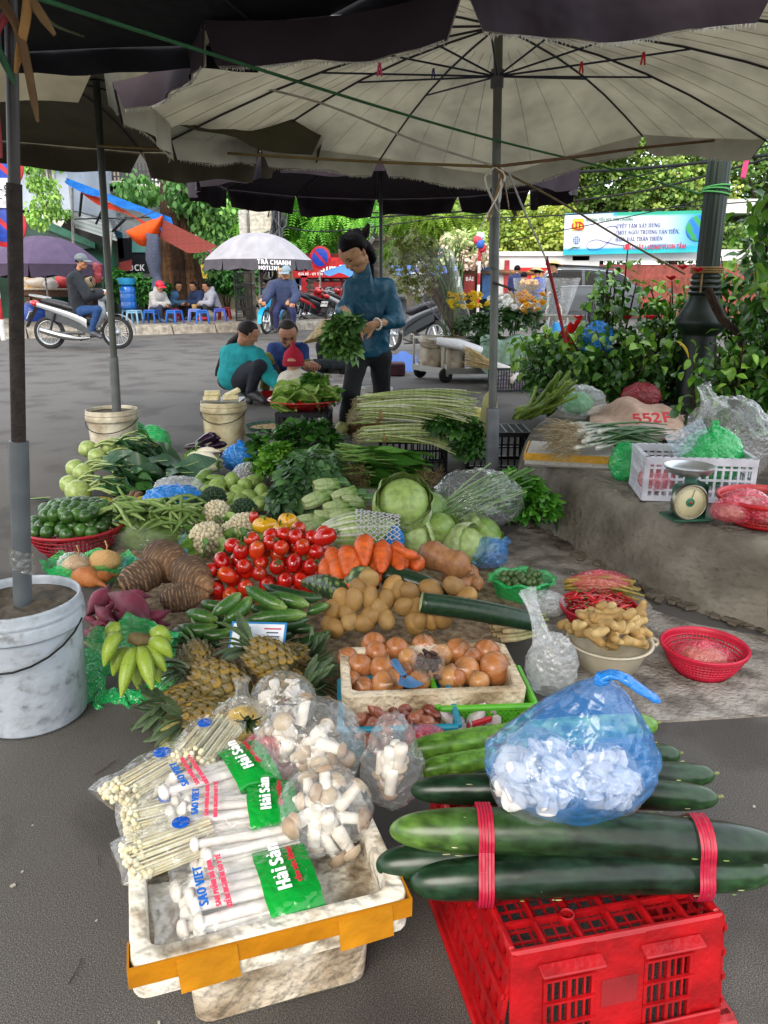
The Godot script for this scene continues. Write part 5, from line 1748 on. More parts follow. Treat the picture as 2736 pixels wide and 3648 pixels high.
	for s in [-1,1]:
		q=mb("202226")
		q.tube([V(0.36,1.01,s*0.2),V(0.34,1.18,s*0.28)],0.006,5)
		q.ball(XS(V(0.34,1.2,s*0.3),V(0.015,0.04,0.065)),10,6)
		part("mirror",q,M.plastic,o)
	q=mb("8c8a86")
	q.box(V(0.3,0.2,0.18),X(V(0.08,0.28,0),0,0,0.2),0.04)
	q.tube([V(0.15,0.3,0),V(0.32,0.36,0)],0.07,10)
	part("engine",q,M.steel,o)
	q=mb("c0c2c4")
	q.tube(curve([V(0.15,0.2,0.1),V(-0.05,0.19,0.14),V(-0.35,0.24,0.16),V(-0.7,0.34,0.17)],10),[0.02,0.02,0.025,0.035,0.048,0.054,0.056,0.056,0.056,0.05],10)
	part("exhaust",q,M.chrome,o)
	q=mb("303236")
	q.tube([V(-0.6,0.28,0.09),V(0.05,0.28,0.09)],0.03,6)
	q.tube([V(-0.55,0.32,0.1),V(-0.45,0.62,0.1)],0.022,6)
	q.tube([V(0.0,0.16,-0.2),V(0.0,0.16,0.2)],0.012,6)
	part("swing_arm",q,M.plastic,o)
	return o
func vehicles():
	R.seed=51
	var o:Node3D
	var q:MB
	motorbike("grey motorbike ridden past the purple umbrella",V(-5.417,0,-14.213),0.0,{"body":"9da1a4","trim":"484c50","plate":"30-F2","plate2":"556.21"})
	motorbike("bright blue moped ridden by the woman in navy",V(-2.53,0,-19.294)+V(0,0,0.4),-1.9,{"body":"18a0dc","front":"18a8e4","trim":"3a4650","spoked":false})
	motorbike("dark red moped beside the concrete pole",V(-3.167,0,-22.785),2.9,{"body":"7c1420","front":"8a1626","trim":"501018"})
	for k in 4:
		motorbike(["red and black motorbike parked nearest the red shop post","black motorbike with white plate parked second in the row","motorbike with red tail light parked third in the row","silver motorbike parked last in the row by the vendor"][k],[V(-2.011,0,-21.801),V(-1.8,0,-22.039),V(-1.567,0,-22.785),V(-1.194,0,-22.282)][k],[1.1,0.95,1.0,1.1][k],{"body":["a82028","33363c","8a1c24","a8acb0"][k],"trim":"26282c","spoked":k != 0,"plate":["29-B1","29-X5","29-M7","30-K4"][k],"plate2":["178.34","228.16","113.84","402.77"][k],"grp":"motorbikes parked by the red shop"})
	motorbike("black scooter parked behind the flower cart",V(0.501,0,-13.351),2.2,{"body":"3a3c40","trim":"26282c","spoked":false})
	o=thing("car","dark grey car with chrome window trim parked beyond the hedge","car",V(5.931,0,-26.343),PI)
	var side:=func(x:float)->Array:
		var roof:=1.62-0.05*x*x
		if x>0.5:
			roof=lerpf(1.58,1.02,clampf((x-0.5)/0.85,0,1))
		if x<-1.6:
			roof=lerpf(1.5,1.05,clampf((-1.6-x)/0.6,0,1))
		var belt:=minf(1.02-0.05*maxf(x,0.0),roof)
		if x>1.35:
			belt=lerpf(0.98,0.72,clampf((x-1.35)/0.95,0,1))
			roof=belt+0.001
		return [belt,roof]
	q=mb("43474d")
	q.patch(40,16,func(u:float,v:float):
		var x:float=lerpf(-2.25,2.3,u)
		var br:Array=side.call(x)
		var hw:=0.92-0.1*pow(absf(x)/2.3,4.0)
		var a:float=(v-0.5)*2.0
		var t:=absf(a)
		var sg:=signf(a)
		if t>0.6:
			return V(x,lerpf(br[0],0.28,(t-0.6)/0.4),sg*hw)
		if t>0.3:
			return V(x,lerpf(br[1]-0.04,br[0],(t-0.3)/0.3),sg*lerpf(hw-0.2,hw,(t-0.3)/0.3))
		return V(x,br[1],sg*(hw-0.2)*t/0.3))
	part("body",q,M.gloss,o)
	for s in [-1,1]:
		for k in 2:
			var x0:float=[-1.75,-0.35][k]
			var x1:float=[-0.45,0.75][k]
			q=mb("20262a")
			q.patch(10,3,func(u:float,v:float):
				var x:float=lerpf(x0,x1,u)
				var br:Array=side.call(x)
				return V(x,lerpf(br[0]+0.03,maxf(br[1]-0.09,br[0]+0.03),v),s*(lerpf(0.92,0.74,v)+0.012)))
			part("side_window",q,M.carglass,o)
		q=mb("d8dcdf")
		q.tube(range(16).map(func(k):return V(lerpf(-1.85,0.75,k/15.0),side.call(lerpf(-1.85,0.75,k/15.0))[1]-0.07,s*0.765)),0.015,5)
		q.tube(range(16).map(func(k):return V(lerpf(-1.9,1.0,k/15.0),side.call(lerpf(-1.9,1.0,k/15.0))[0]+0.02,s*0.935)),0.014,5)
		part("chrome_trim",q,M.chrome,o)
		q=mb("2c2f33")
		q.tube([V(-1.6,1.6,s*0.62),V(0.3,1.68,s*0.62)],0.025,6)
		part("roof_rail",q,M.plastic,o)
		q=mb("2a2d31")
		q.ball(XS(V(0.85,1.08,s*1.03),V(0.06,0.08,0.12)),10,8)
		part("wing_mirror",q,M.gloss,o)
		wheel(o,V(-1.4,0.34,s*0.84),0.34,0.09,false)
		wheel(o,V(1.4,0.34,s*0.84),0.34,0.09,false)
	q=mb("b8c4c8")
	q.patch(6,3,func(u:float,v:float):return V(lerpf(1.3,0.62,v)+0.02,lerpf(1.04,1.5,v)+0.02,(u-0.5)*lerpf(1.6,1.3,v)))
	part("windscreen",q,M.glass,o)
	o=thing("bicycle","green bicycle with cream wheels carrying a basket of onions","bicycle",V(4.207,0,-21.339),0.6)
	for s in [-1,1]:
		q=mb("cfc6a8")
		q.tube(range(25).map(func(k):return V(s*0.5+0.31*cos(TAU*k/24),0.33+0.31*sin(TAU*k/24),0)),0.018,6,null,false)
		var w:=part("wheel",q,M.plastic,o)
		q=mb("b4b4b0")
		for k in 16:
			q.tube([V(s*0.5,0.33,0),V(s*0.5+0.3*cos(TAU*k/16),0.33+0.3*sin(TAU*k/16),0)],0.003,4)
		part("spokes",q,M.steel,w)
	q=mb("2f7a52")
	for e in [[V(0.5,0.33,0),V(0.38,0.85,0)],[V(0.4,0.72,0),V(-0.1,0.36,0)],[V(-0.1,0.36,0),V(-0.22,0.85,0)],[V(-0.1,0.36,0),V(-0.5,0.33,0)],[V(-0.5,0.33,0),V(-0.2,0.75,0)],[V(0.38,0.75,0),V(-0.2,0.75,0)]]:
		q.tube(e,0.016,6)
	part("frame",q,M.paint,o)
	q=mb("202226")
	q.box(V(0.24,0.05,0.14),X(V(-0.23,0.88,0)),0.02)
	part("saddle",q,M.satin,o)
	q=mb("9a9a98")
	q.tube(curve([V(0.25,0.98,-0.26),V(0.4,0.95,0),V(0.25,0.98,0.26)],8),0.012,6)
	part("handlebar",q,M.steel,o)
	var bp:Vector3=V(4.207,0,-21.339)
	q=mb("b89a68")
	q.lathe([P(0.15,0),P(0.32,0.14),P(0.34,0.14),P(0.17,-0.02)],24,X(bp+V(-0.35,0.95,0.1)))
	solo("basket",q,M.wood,"shallow wicker basket on the bicycle rack","basket")
	q=mb("d9a860")
	for k in 30:
		q.ball(X(bp+V(-0.35+rnd(-0.24,0.24),1.09+rnd(0,0.1),0.1+rnd(-0.24,0.24)),0,0,0,0.055),8,6)
	solo("onion_heap",q,M.onion,"heap of small pale onions in the bicycle basket","onions","","stuff")
func stool(label:String,at:Vector3,yaw:float,hex:String):
	var o:=thing("stool",label,"stool",at,yaw,"plastic stools at the tea stall")
	var q:=mb(hex)
	q.box(V(0.27,0.03,0.27),X(V(0,0.3,0)),0.012)
	part("seat",q,M.plastic,o)
	for s in 4:
		q=mb(hex)
		var sx:=1 if s % 2 else -1
		var sz:=1 if s/2 else -1
		q.tube([V(sx*0.15,0,sz*0.15),V(sx*0.115,0.29,sz*0.115)],[0.022,0.026],6)
		part("leg",q,M.plastic,o)
	q=mb(hex)
	for k in 4:
		q.box(V(0.2,0.04,0.012),X(Vector3.ZERO,0,k*PI/2)*X(V(0,0.265,0.125)))
	part("apron",q,M.plastic,o)
func crate(nm:String,label:String,at:Vector3,yaw:float,s:Vector3,hex:String,m:Material,nx:=7,ny:=4,up:=false,cat:="crate",grp:="")->Node3D:
	var o:=thing(nm,label,cat,at,yaw,grp)
	var q:MB
	for k in 4:
		var l:=s.x if k % 2==0 else s.z
		var d:=s.z if k % 2==0 else s.x
		var n:=int(nx*l/s.x)+1
		q=mb(hex)
		q.box(V(l,0.022,0.014),X(V(0,0.011,0)))
		q.box(V(l,0.03,0.016),X(V(0,s.y-0.015,0)))
		for j in n+1:
			q.box(V(0.009 if j % n else 0.02,s.y,0.01),X(V((float(j)/n-0.5)*(l-0.012),s.y/2,0)))
		for j in range(1,ny):
			q.box(V(l,0.008,0.011),X(V(0,s.y*j/ny,0)))
		part("side_grille",q,m,o,X(Vector3.ZERO,0,k*PI/2)*X(V(0,0,d/2)))
	q=mb(hex)
	var n:=8
	for j in n+1:
		q.box(V(0.008,0.008,s.z),X(V((float(j)/n-0.5)*s.x,0,0)))
		q.box(V(s.x,0.009,0.008),X(V(0,0,(float(j)/n-0.5)*s.z)))
	part("base_grille",q,m,o,X(V(0,s.y-0.004 if up else 0.006,0)))
	return o
func bucket(label:String,at:Vector3,r:float,h:float,hex:String,m:Material,fill:="",grp:="")->Node3D:
	var o:=thing("bucket",label,"bucket",at,0.0,grp)
	var q:=mb(hex)
	q.lathe([P(0.001,0.0),P(r*0.86,0.0),P(r*0.89,0.01),P(r*0.955,h*0.78),P(r*1.02,h*0.785),P(r*1.03,h*0.8),P(r*1.03,h*0.87),P(r*1.0,h*0.88),P(r*1.0,h*0.9),P(r*1.02,h*0.905),P(r*1.02,h*0.93),P(r*0.995,h*0.94),P(r*1.0,h*0.985),P(r*0.99,h),P(r*0.96,h),P(r*0.95,h*0.96),P(r*0.85,h*0.1),P(0.001,h*0.09)],48)
	part("shell",q,m,o)
	if fill:
		q=mb(fill)
		q.patch(20,12,func(u:float,v:float):return V(cos(u*TAU)*v*r*0.955,h*0.93+0.006*sin(u*19.0+v*9.0)*v*(1.0-v)*4.0,sin(u*TAU)*v*r*0.955))
		q.rough(0.006,25.0,3)
		part("concrete_fill",q,M.concrete,o)
	q=mb("303030")
	q.tube(range(13).map(func(k):return V(r*1.035*cos(k*PI/12),h*0.82-0.16*sin(k*PI/12)*0.5,r*1.05*sin(k*PI/12))),0.003,5)
	part("handle",q,M.steel,o)
	return o
func sunshade(label:String,at:Vector3,r:float,h:float,rise:float,hex:String,val:float,vhex:String,n:=8)->Node3D:
	var o:=thing("street_parasol",label,"parasol",at)
	var q:=mb("a8a8a4")
	q.tube([Vector3.ZERO,V(0,h+rise,0)],0.022,8)
	part("pole",q,M.paint,o)
	for k in n:
		var a0:=TAU*k/n
		var a1:=TAU*(k+1)/n
		var A:=V(cos(a0)*r,h,sin(a0)*r)
		var C:=V(cos(a1)*r,h,sin(a1)*r)
		q=mb(hex)
		q.patch(4,6,func(u:float,v:float):
			var p:=V(0,h+rise,0).lerp(A.lerp(C,u),v)
			p.y+=rise*0.28*sin(PI*v)
			return p)
		part("canopy_panel",q,M.canopy,o)
		q=mb(vhex)
		q.patch(6,2,func(u:float,v:float):return A.lerp(C,lerpf(u,0.03+0.94*u,v))*V(1.0+0.03*v,1,1.0+0.03*v)-V(0,v*val*(0.9+0.1*sin(u*9.0)),0))
		part("valance",q,M.canopy,o)
	return o
func street():
	R.seed=61
	var o:Node3D
	var q:MB
	for k in 2:
		var b0:Vector3=[V(-3.55,0.2,-21.211),V(-3.216,0.2,-21.211)+V(0,0,-0.35)][k]
		o=thing("utility_pole",["round concrete utility pole with a white paper notice","thinner concrete utility pole hung with cable coils"][k],"utility pole",b0)
		q=mb(["b8b4ac","a8a298"][k])
		q.tube([Vector3.ZERO,V(-0.05*k,7.0,0)],[0.145,0.11],16)
		part("shaft",q,M.concrete,o)
		if k==0:
			q=mb("e8eaf0")
			q.patch(4,2,func(u:float,v:float):return V(0.152*sin(u*1.2-0.2),1.75+0.36*v,0.152*cos(u*1.2-0.2)))
			var nt:=part("paper_notice",q,M.paint,o)
			for j in 6:
				q=mb("6a84b8")
				q.box(V(0.1,0.014,0.004),X(V(0.06,2.04-0.045*j,0.15),0,0.35))
				part("print_line",q,M.paint,nt)
		for j in 5:
			q=mb("6c6a66")
			q.lathe([P(0.15,0),P(0.153,0.02),P(0.15,0.04)],16,X(V(0,0.9+0.55*j,0)))
			part("strap",q,M.steel,o)
	var pz:=21.0
	q=mb("d0ccba")
	q.box(V(0.55,0.62,0.3),X(V(-2.932,2.493,-19.7)),0.02)
	solo("junction_box",q,M.matte,"large cream junction box on the thinner utility pole","junction box")
	q=mb("c8c6bc")
	q.box(V(0.2,0.62,0.3),X(V(-3.383,2.5,-19.8)),0.02)
	solo("junction_box",q,M.matte,"narrow cream box left of the concrete pole","junction box")
	q=mb("3a3c40")
	q.box(V(0.26,0.46,0.2),X(V(-2.649,1.719,-19.6)),0.02)
	for k in 7:
		q.box(V(0.28,0.012,0.22),X(V(-2.649,1.719,-19.6)+V(0,-0.18+0.06*k,0)))
	solo("terminal_box",q,M.plastic,"dark ribbed terminal box hanging by the cable coils","terminal box")
	q=mb("46484c")
	q.tube([V(-2.882,2.115,-19.7),V(-2.876,1.743,-19.7)],0.11,12)
	for k in 6:
		q.lathe([P(0.11,0),P(0.125,0.02),P(0.11,0.04)],14,X(V(-2.886,1.765,-19.7)+V(0,0.07*k,0)))
	solo("terminal_box",q,M.plastic,"round grey cable joint strapped to the thinner pole","cable joint")
	o=thing("cable_bundle","tangled black cables hanging down the thinner utility pole","cables",V(-2.667,2.11,-19.6))
	o.set_meta("kind","stuff")
	q=mb("33353a")
	for k in 34:
		q.col=L(["33353a","4a4c52","5c5e64","26282c"][k % 4])
		var a:Vector3=V(-2.529,2.787,-19.6)+V(rnd(-0.15,0.2),rnd(-0.2,0.5),rnd(-0.1,0.1))
		var e:Vector3=V(-2.733,1.686,-19.55)+V(rnd(-0.25,0.2),rnd(-0.5,0.4),rnd(-0.1,0.15))
		q.tube(curve([a,a.lerp(e,0.4)+rv(0.16),a.lerp(e,0.7)+rv(0.2),e],9),rnd(0.012,0.022),5)
	wpart("strands",q,M.plastic,o)
	q=mb("2c2e32")
	for k in 5:
		q.tube(range(17).map(func(j):return V(-2.839,1.408,-19.5)+V(0.19*cos(TAU*j/16)+0.015*k,0.21*sin(TAU*j/16)-0.02*k,0.02*k)),0.016,5)
	solo("cable_coil",q,M.plastic,"round coil of black cable on the thinner utility pole","cable coil")
	o=thing("road_sign","round blue and red no parking sign above the red shop","road sign",V(-1.998,0.454,-25)*V(1,0,1))
	q=mb("b8b8b8")
	q.tube([Vector3.ZERO,V(0,V(-1.959,2.106,-25).y,0)],0.03,8)
	part("post",q,M.paint,o)
	roundsign(o,V(-1.957,1.886,-24.9)-o.position,0.34,-0.3)
	o=thing("road_sign","tall striped sign post with round signs at the left edge","road sign",V(-7.887,0,-16.309)*V(1,0,1))
	var sx:Vector3=V(-7.887,0,-16.309)
	for k in 9:
		q=mb("c82430" if k % 2 else "e6e6e4")
		q.tube([V(0,0.42*k,0),V(0,0.42*(k+1),0)],0.05,12)
		part("post_band",q,M.paint,o)
	var spz:=-sx.z-0.1
	roundsign(o,V(-7.655,2.284,-16.5)-o.position,0.45,0.0)
	roundsign(o,V(-7.542,3.339,-16.5)-o.position,0.42,0.0)
	q=mb("ececf0")
	q.box(V(0.75,0.55,0.03),X(V(-7.579,2.85,-16.45)-o.position))
	var pl:=part("time_plate",q,M.paint,o)
	for k in 2:
		text3("time_lettering",["6:00 - 9:00","16:00 - 19:00"][k],0.2,M.ink,pl,X((V(-7.572,2.921,-16.4) if k==0 else V(-7.595,2.76,-16.4))-o.position),"Droid Sans",true,0.004,0.7)
	o=thing("striped_post","red and white striped post with a paper flower topper near the school wall","post",V(3.066,0.717,-26)*V(1,0,1))
	for k in 6:
		q=mb("c02830" if k % 2 else "e8e6e4")
		q.tube([V(0,0.36*k,0),V(0,0.36*(k+1),0)],0.05,10)
		part("post_band",q,M.paint,o)
	for k in 4:
		q=mb(["c82c40","3c6ac0","d84858","e8e8f0"][k])
		q.ball(X(V(0.08*cos(k*1.6),2.2+0.12*k,0.08*sin(k*1.6)),0,0,0,0.14),8,6)
		q.rough(0.06,8.0,k)
		part("topper",q,M.petal,o)
	sunshade("faded purple parasol over the goods table at the left",V(-8.127,0.721,-19.3)*V(1,0,1),1.42,V(-8.023,1.553,-19.3).y,0.66,"5c4c6a",0.3,"40364a",9)
	o=sunshade("grey white parasol with lettered dark valance behind the concrete pole",V(-2.888,0.736,-18.6)*V(1,0,1),1.22,V(-2.548,1.639,-18.6).y,0.6,"a9a7ae",0.24,"55525a",9)
	text3("valance_lettering","TRÀ CHANH",0.13,M.plain,o,X(V(0.55,V(-2.548,1.639,-18.6).y-0.08,1.4),-0.1,0.35,-0.04))
	text3("valance_lettering","HOTLINE 234",0.11,M.plain,o,X(V(0.55,V(-2.548,1.639,-18.6).y-0.2,1.42),-0.1,0.35,-0.04))
	var tb:Vector3=V(-8.817,0.2,-21.211)
	o=thing("table","worn brown wooden goods table under the purple parasol","table",tb)
	q=mb("cfcac2")
	q.box(V(1.9,0.05,0.8),X(V(0.3,0.78,0)),0.01)
	part("tabletop",q,M.wood,o)
	q=mb("6a4c3e")
	q.box(V(1.8,0.16,0.7),X(V(0.3,0.67,0)))
	part("apron",q,M.wood,o)
	for k in 4:
		q=mb("6a4c3e")
		q.box(V(0.14,0.62,0.1),X(V(-0.5+1.6*(k % 2),0.31,-0.3+0.6*(k/2))))
		part("leg",q,M.wood,o)
	for k in 5:
		q=mb(["d8d8d4","c03a3c","9a6a40","ececea","c9b490"][k])
		q.ball(XS(tb+[V(-0.25,0.95,0.05),V(0.4,0.98,0),V(0.75,1.0,0.05),V(0.1,0.9,0.2),V(0.98,0.95,0)][k],[V(0.42,0.17,0.25),V(0.26,0.2,0.2),V(0.25,0.22,0.2),V(0.2,0.12,0.15),V(0.2,0.16,0.15)][k]),16,10)
		q.rough(0.06,3.0,k)
		solo("goods_bag",q,M.film_white if k in [0,3] else M.satin,["large clear bag of goods on the left of the table","red bag on the goods table","brown wicker bundle on the goods table","small white bag at the table edge","tan paper bag at the right end of the goods table"][k],"bag")
	for k in 3:
		q=mb(["d84050","c8a870","d8607c"][k])
		q.ball(XS([V(-6.777,1.443,-19),V(-6.945,1.467,-19.2),V(-6.784,1.276,-19)][k],V(0.12,0.16,0.1)),12,8)
		q.rough(0.05,4.0,k)
		solo("hanging_bag",q,M.film_pink if k != 1 else M.film_yellow,["pink bag hanging at the kiosk corner","tan packet hanging beside the pink bags","lower pink bag hanging at the kiosk corner"][k],"bag")
	for k in 2:
		q=mb(["c8543c","2c56b8"][k])
		q.ball(XS([V(-8.759,0.2,-20.686)+V(-0.2,0.22,0.4),V(-8.905,0.2,-20.434)+V(0,0.2,0.2)][k],V(0.32,0.28,0.25)),14,10)
		q.rough(0.05,4.0,k)
		solo("floor_bag",q,M.film_white if k==0 else M.plastic,["clear bag of red goods beside the table leg","blue bin behind the bag under the table"][k],"bag")
	o=thing("sheet_roof","dark corrugated sheet roof on slim beams seen from below","roof",V(-7.01,2.889,-21.5))
	var r0:Vector3=V(-7.675,3.417,-20.5)
	var r1:Vector3=V(-5.741,2.374,-20.5)
	var r2:Vector3=V(-9.06,3.154,-24)
	var r3:Vector3=V(-7.353,2.365,-24)
	for k in 16:
		q=mb(["3c4448","4a5256","343a3e","566064"][k % 4])
		var a:=k/16.0
		var e:=(k+0.94)/16.0
		q.quad(r0.lerp(r2,a),r1.lerp(r3,a),r1.lerp(r3,e)+V(0,0.05,0),r0.lerp(r2,e)+V(0,0.05,0))
		wpart("roof_sheet",q,M.paint,o)
	for k in 4:
		q=mb("2a2624")
		q.tube([r0.lerp(r1,0.1+0.27*k)-V(0,0.06,0),r2.lerp(r3,0.1+0.27*k)-V(0,0.06,0)],0.035,6)
		wpart("beam",q,M.matte,o)
	for k in 8:
		q=mb("b4bcc0" if k % 2 else "98a4aa")
		q.box(V(1.25,0.06,0.06),X(V(-8.734,2.788,-24.4)+V(0.02*k,-0.065*k+0.22,0),0,0,-0.3))
		wpart("zinc_strip",q,M.steel,o)
	for k in 2:
		q=mb("b4b0aa")
		q.tube([[V(-7.397,1.668,-21),V(-8.207,0.8,-21)][k]*V(1,0,1),[V(-7.016,2.347,-21),V(-7.749,3.407,-20.6)][k]],0.035,6)
		wpart("post",q,M.paint,o)
	q=mb("c23c26")
	q.patch(10,3,func(u:float,v:float):return V(-7.446,3.385,-20.4).lerp(V(-5.703,2.476,-20.4),u)+V(0,0.0-v*(0.12+0.08*sin(u*7.0)),0.05))
	solo("red_tarpaulin",q,M.cloth,"red tarpaulin edge hanging along the sheet roof","tarpaulin")
	q=mb("1f78d8")
	q.patch(24,4,func(u:float,v:float):return V(-7.725,3.489,-20.3).lerp(V(-5.242,2.577,-20.3),u)+V(0.03*sin(v*6.0),0.1-v*(0.13+0.07*absf(sin(u*9.0))+0.45*smoothstep(0.82,1.0,u)),0.12+0.05*sin(u*30.0)))
	solo("blue_tarpaulin",q,M.cloth,"bright blue tarpaulin along the upper roof edge","tarpaulin")
	q=mb("ea5414")
	q.patch(10,8,func(u:float,v:float):return V(-6.317,2.388,-20.2).lerp(V(-5.395,2.762,-20.2),u)+V(0,-v*0.55*pow(sin(PI*clampf(u*0.94+0.03,0,1)),0.7),0.2*sin(PI*v)))
	solo("orange_tarpaulin",q,M.cloth,"orange tarpaulin bulging like a bag under the roof corner","tarpaulin")
	q=mb("8c4038")
	q.patch(8,6,func(u:float,v:float):return V(-5.456,2.648,-20.1).lerp(V(-3.888,1.958,-19),u).lerp(V(-5.776,2.302,-20.4).lerp(V(-4.747,1.836,-19.6),u),v)+V(0,-0.06*sin(PI*v),0))
	solo("red_brown_awning",q,M.cloth,"red brown sheet awning stretched toward the grey white parasol","awning")
	q=mb("50586c")
	q.tube(curve([V(-5.662,2.29,-20),V(-5.69,1.698,-20),V(-5.681,1.26,-20),V(-5.609,1.017,-20)],10),[0.14,0.17,0.18,0.17,0.15,0.12,0.11,0.14,0.2,0.24],14)
	q.rough(0.06,3.0,5)
	solo("folded_parasol",q,M.cloth,"folded blue grey parasol tied with cord at the tea stall","parasol")
	o=thing("tea_counter","dark speckled tea counter with jars behind the blue water bottle","counter",V(-6.5,0.2,-21.211))
	q=mb("3c4244")
	q.box(V(1.9,0.72,0.5),X(V(0.2,0.36,-0.7)))
	part("front",q,M.gourd,o)
	q=mb("8c8c88")
	q.box(V(2.0,0.04,0.6),X(V(0.2,0.74,-0.7)))
	part("top",q,M.matte,o)
	for k in 9:
		q=mb(["e4e4e0","b8702c","2c5ca0","d8d4cc","c83c30","e8e0d0","8a4a2c","3c6ab0","d8d8d8"][k])
		var bp:Vector3=V(-6.5,0.2,-21.211)+V(-0.35+0.17*k,0.76,-0.65+0.1*sin(k*3.0))
		q.lathe([P(0.001,0),P(0.05,0),P(0.055,0.02),P(0.05,0.16+0.03*(k % 3)),P(0.03,0.2+0.03*(k % 3)),P(0.03,0.24+0.03*(k % 3)),P(0.001,0.245+0.03*(k % 3))],14,X(bp))
		solo("jar",q,M.plastic,"small jar or bottle standing on the tea counter","jar","jars and bottles on the tea counter")
	o=thing("water_bottle","large blue water bottle with light blue basin on a stool","water bottle",V(-6.474,0.2,-20.187))
	q=mb("1f6cc4")
	q.lathe([P(0.001,0.3),P(0.19,0.3),P(0.2,0.34),P(0.2,0.46),P(0.18,0.48),P(0.2,0.5),P(0.2,0.66),P(0.18,0.68),P(0.2,0.7),P(0.19,0.82),P(0.1,0.9),P(0.06,0.93)],24)
	part("bottle",q,M.gloss,o)
	q=mb("2c9cd0")
	q.lathe([P(0.001,0.9),P(0.17,0.9),P(0.21,1.06),P(0.23,1.06),P(0.2,0.9)],24)
	part("basin",q,M.plastic,o)
	for k in 10:
		stool(["light blue plastic stool under the water bottle","blue plastic stool under the man in the red cap","red plastic stool behind the front blue one","empty blue stool in front of the red stool","empty blue stool nearest the kerb before the men","lilac plastic stool used as a tea table","purple blue stool under the man on the right","red plastic stool behind the man on the right","blue stool behind the tea table","pale blue stool at the left behind the front wheel"][k],[V(-6.474,0.2,-20.187),V(-5.65,0.2,-19.257),V(-5.376,0.2,-20.187),V(-5.029,0.2,-19.037),V(-4.361,0.2,-19.037),V(-4.753,0.2,-19.946),V(-4.172,0.2,-20.187),V(-4.257,0.2,-21.211),V(-5.39,0.2,-21.483),V(-5.987,0.2,-19.037)][k],rnd(-0.5,0.5),["6aa8d0","1f64c0","b0203c","2068c8","2068c8","7a8cd8","4a58c0","b82838","3a70c0","88b8d8"][k])
	for k in 2:
		q=mb(["c81c24","b89858"][k])
		q.lathe([P(0.001,0),P(0.06,0),P(0.07,[0.28,0.1][k]),P(0.001,[0.28,0.1][k])],14,X([V(-5.161,0.2,-21.211)+V(0,0.42,0),V(-4.753,0.2,-19.946)+V(0,0.32,0)][k]))
		solo("cup",q,M.plastic,["tall red cup at the tea table","glass of tea on the lilac stool"][k],"cup")
	for k in 4:
		crate("bottle_crate","black plastic crate stacked beside the concrete pole",V(-3.653,0.2,-20.187)+V(0.05,0.3*(k/1),-0.3),0.1,V(0.42,0.29,0.34),"24262a",M.plastic,6,4,false,"crate","black crates beside the concrete pole")
	var c0:Vector3=V(0.413,0,-9.811)
	var c1:Vector3=V(0.714,0,-9.294)
	o=thing("flower_cart","steel flower cart on four castors with worn frame","cart",(c0+c1)/2)
	var cz:=c1.z
	var ch:=0.12
	var L0:=V(c0.x-0.04,0,c0.z+0.05)
	var F0:=V(c1.x,0,c1.z+0.05)
	var lenv:=V(1.62,0,-0.1)
	q=mb("a8a6a0")
	for e in [[L0,F0],[F0,F0+lenv],[L0,L0+lenv],[L0+lenv,F0+lenv]]:
		var dd:Vector3=e[1]-e[0]
		q.box(V(0.05,0.07,dd.length()),along((e[0]+e[1])/2+V(0,ch+0.02,0),dd))
		q.box(V(0.025,0.025,dd.length()),along((e[0]+e[1])/2+V(0,ch+0.38,0),dd))
	wpart("bed_frame",q,M.steel,o)
	q=mb("8f8878")
	slab(q,[L0,F0,F0+lenv,L0+lenv],ch+0.02,ch+0.045)
	wpart("deck",q,M.wood,o)
	for e in [L0,F0,L0+lenv,F0+lenv,F0+lenv*0.5]:
		q=mb("a4a29c")
		var hh:=0.4 if e.x<1.5 else 0.64
		q.tube([e+V(0,ch,0),e+V(0,ch+hh,0)],0.016,8)
		wpart("upright",q,M.steel,o)
	q=mb("8a8274")
	q.box(V(0.75,0.05,0.04),X(F0+lenv+V(-0.36,ch+0.63,0)))
	q.box(V(0.05,0.05,0.9),along((L0+F0)/2+lenv+V(0,ch+0.63,0),F0-L0))
	wpart("top_rail",q,M.steel,o)
	for e in [L0+V(0.06,0,0),F0,L0+lenv,F0+lenv]:
		q=mb("4a4a4a")
		q.lathe([P(0.001,-0.025),P(0.045,-0.03),P(0.085,-0.022),P(0.09,0),P(0.085,0.022),P(0.045,0.03),P(0.001,0.025)],20,X(e+V(0.02,0.09,0),PI/2,0.5))
		var ca:=wpart("castor",q,M.rubber,o)
		q=mb("b0aca4")
		q.box(V(0.03,0.14,0.08),X(e+V(0.02,0.15,0.02),0,0.5))
		wpart("castor_fork",q,M.steel,ca)
	for k in 5:
		var bp:Vector3=[L0+V(0.22,ch+0.045,0.12),F0+V(0.12,ch+0.045,-0.2),F0+V(0.5,ch+0.045,-0.28),F0+V(0.9,ch+0.045,-0.28),F0+V(1.3,ch+0.045,-0.28)][k]
		bucket(["worn cream bucket of dried stems at the left end of the flower cart","worn cream bucket at the front corner of the flower cart","cream bucket behind the green cloth on the cart","cream bucket of chrysanthemums in the middle of the cart","cream bucket of wrapped flowers at the right of the cart"][k],bp,0.16,0.36,"cdc6b4",M.dirtyplastic)
	var fb:Vector3=L0+V(0.3,0.62,0.1)
	o=thing("dried_flowers","large clear wrapped bundle of tiny dried flowers leaning left from the cart","flowers",fb)
	stems(o,"stems",[fb+V(0.25,-0.1,0),fb+V(0.1,0.2,0),fb+V(-0.25,0.75,0.1)],60,0.006,0.09,["7a5a44","6a4c3a","8c6c50"],0.5,false,M.vegmat)
	var xs:=[]
	var cc:=[]
	if not SP.has("plain"):
		SP["plain"]=spray("plain")
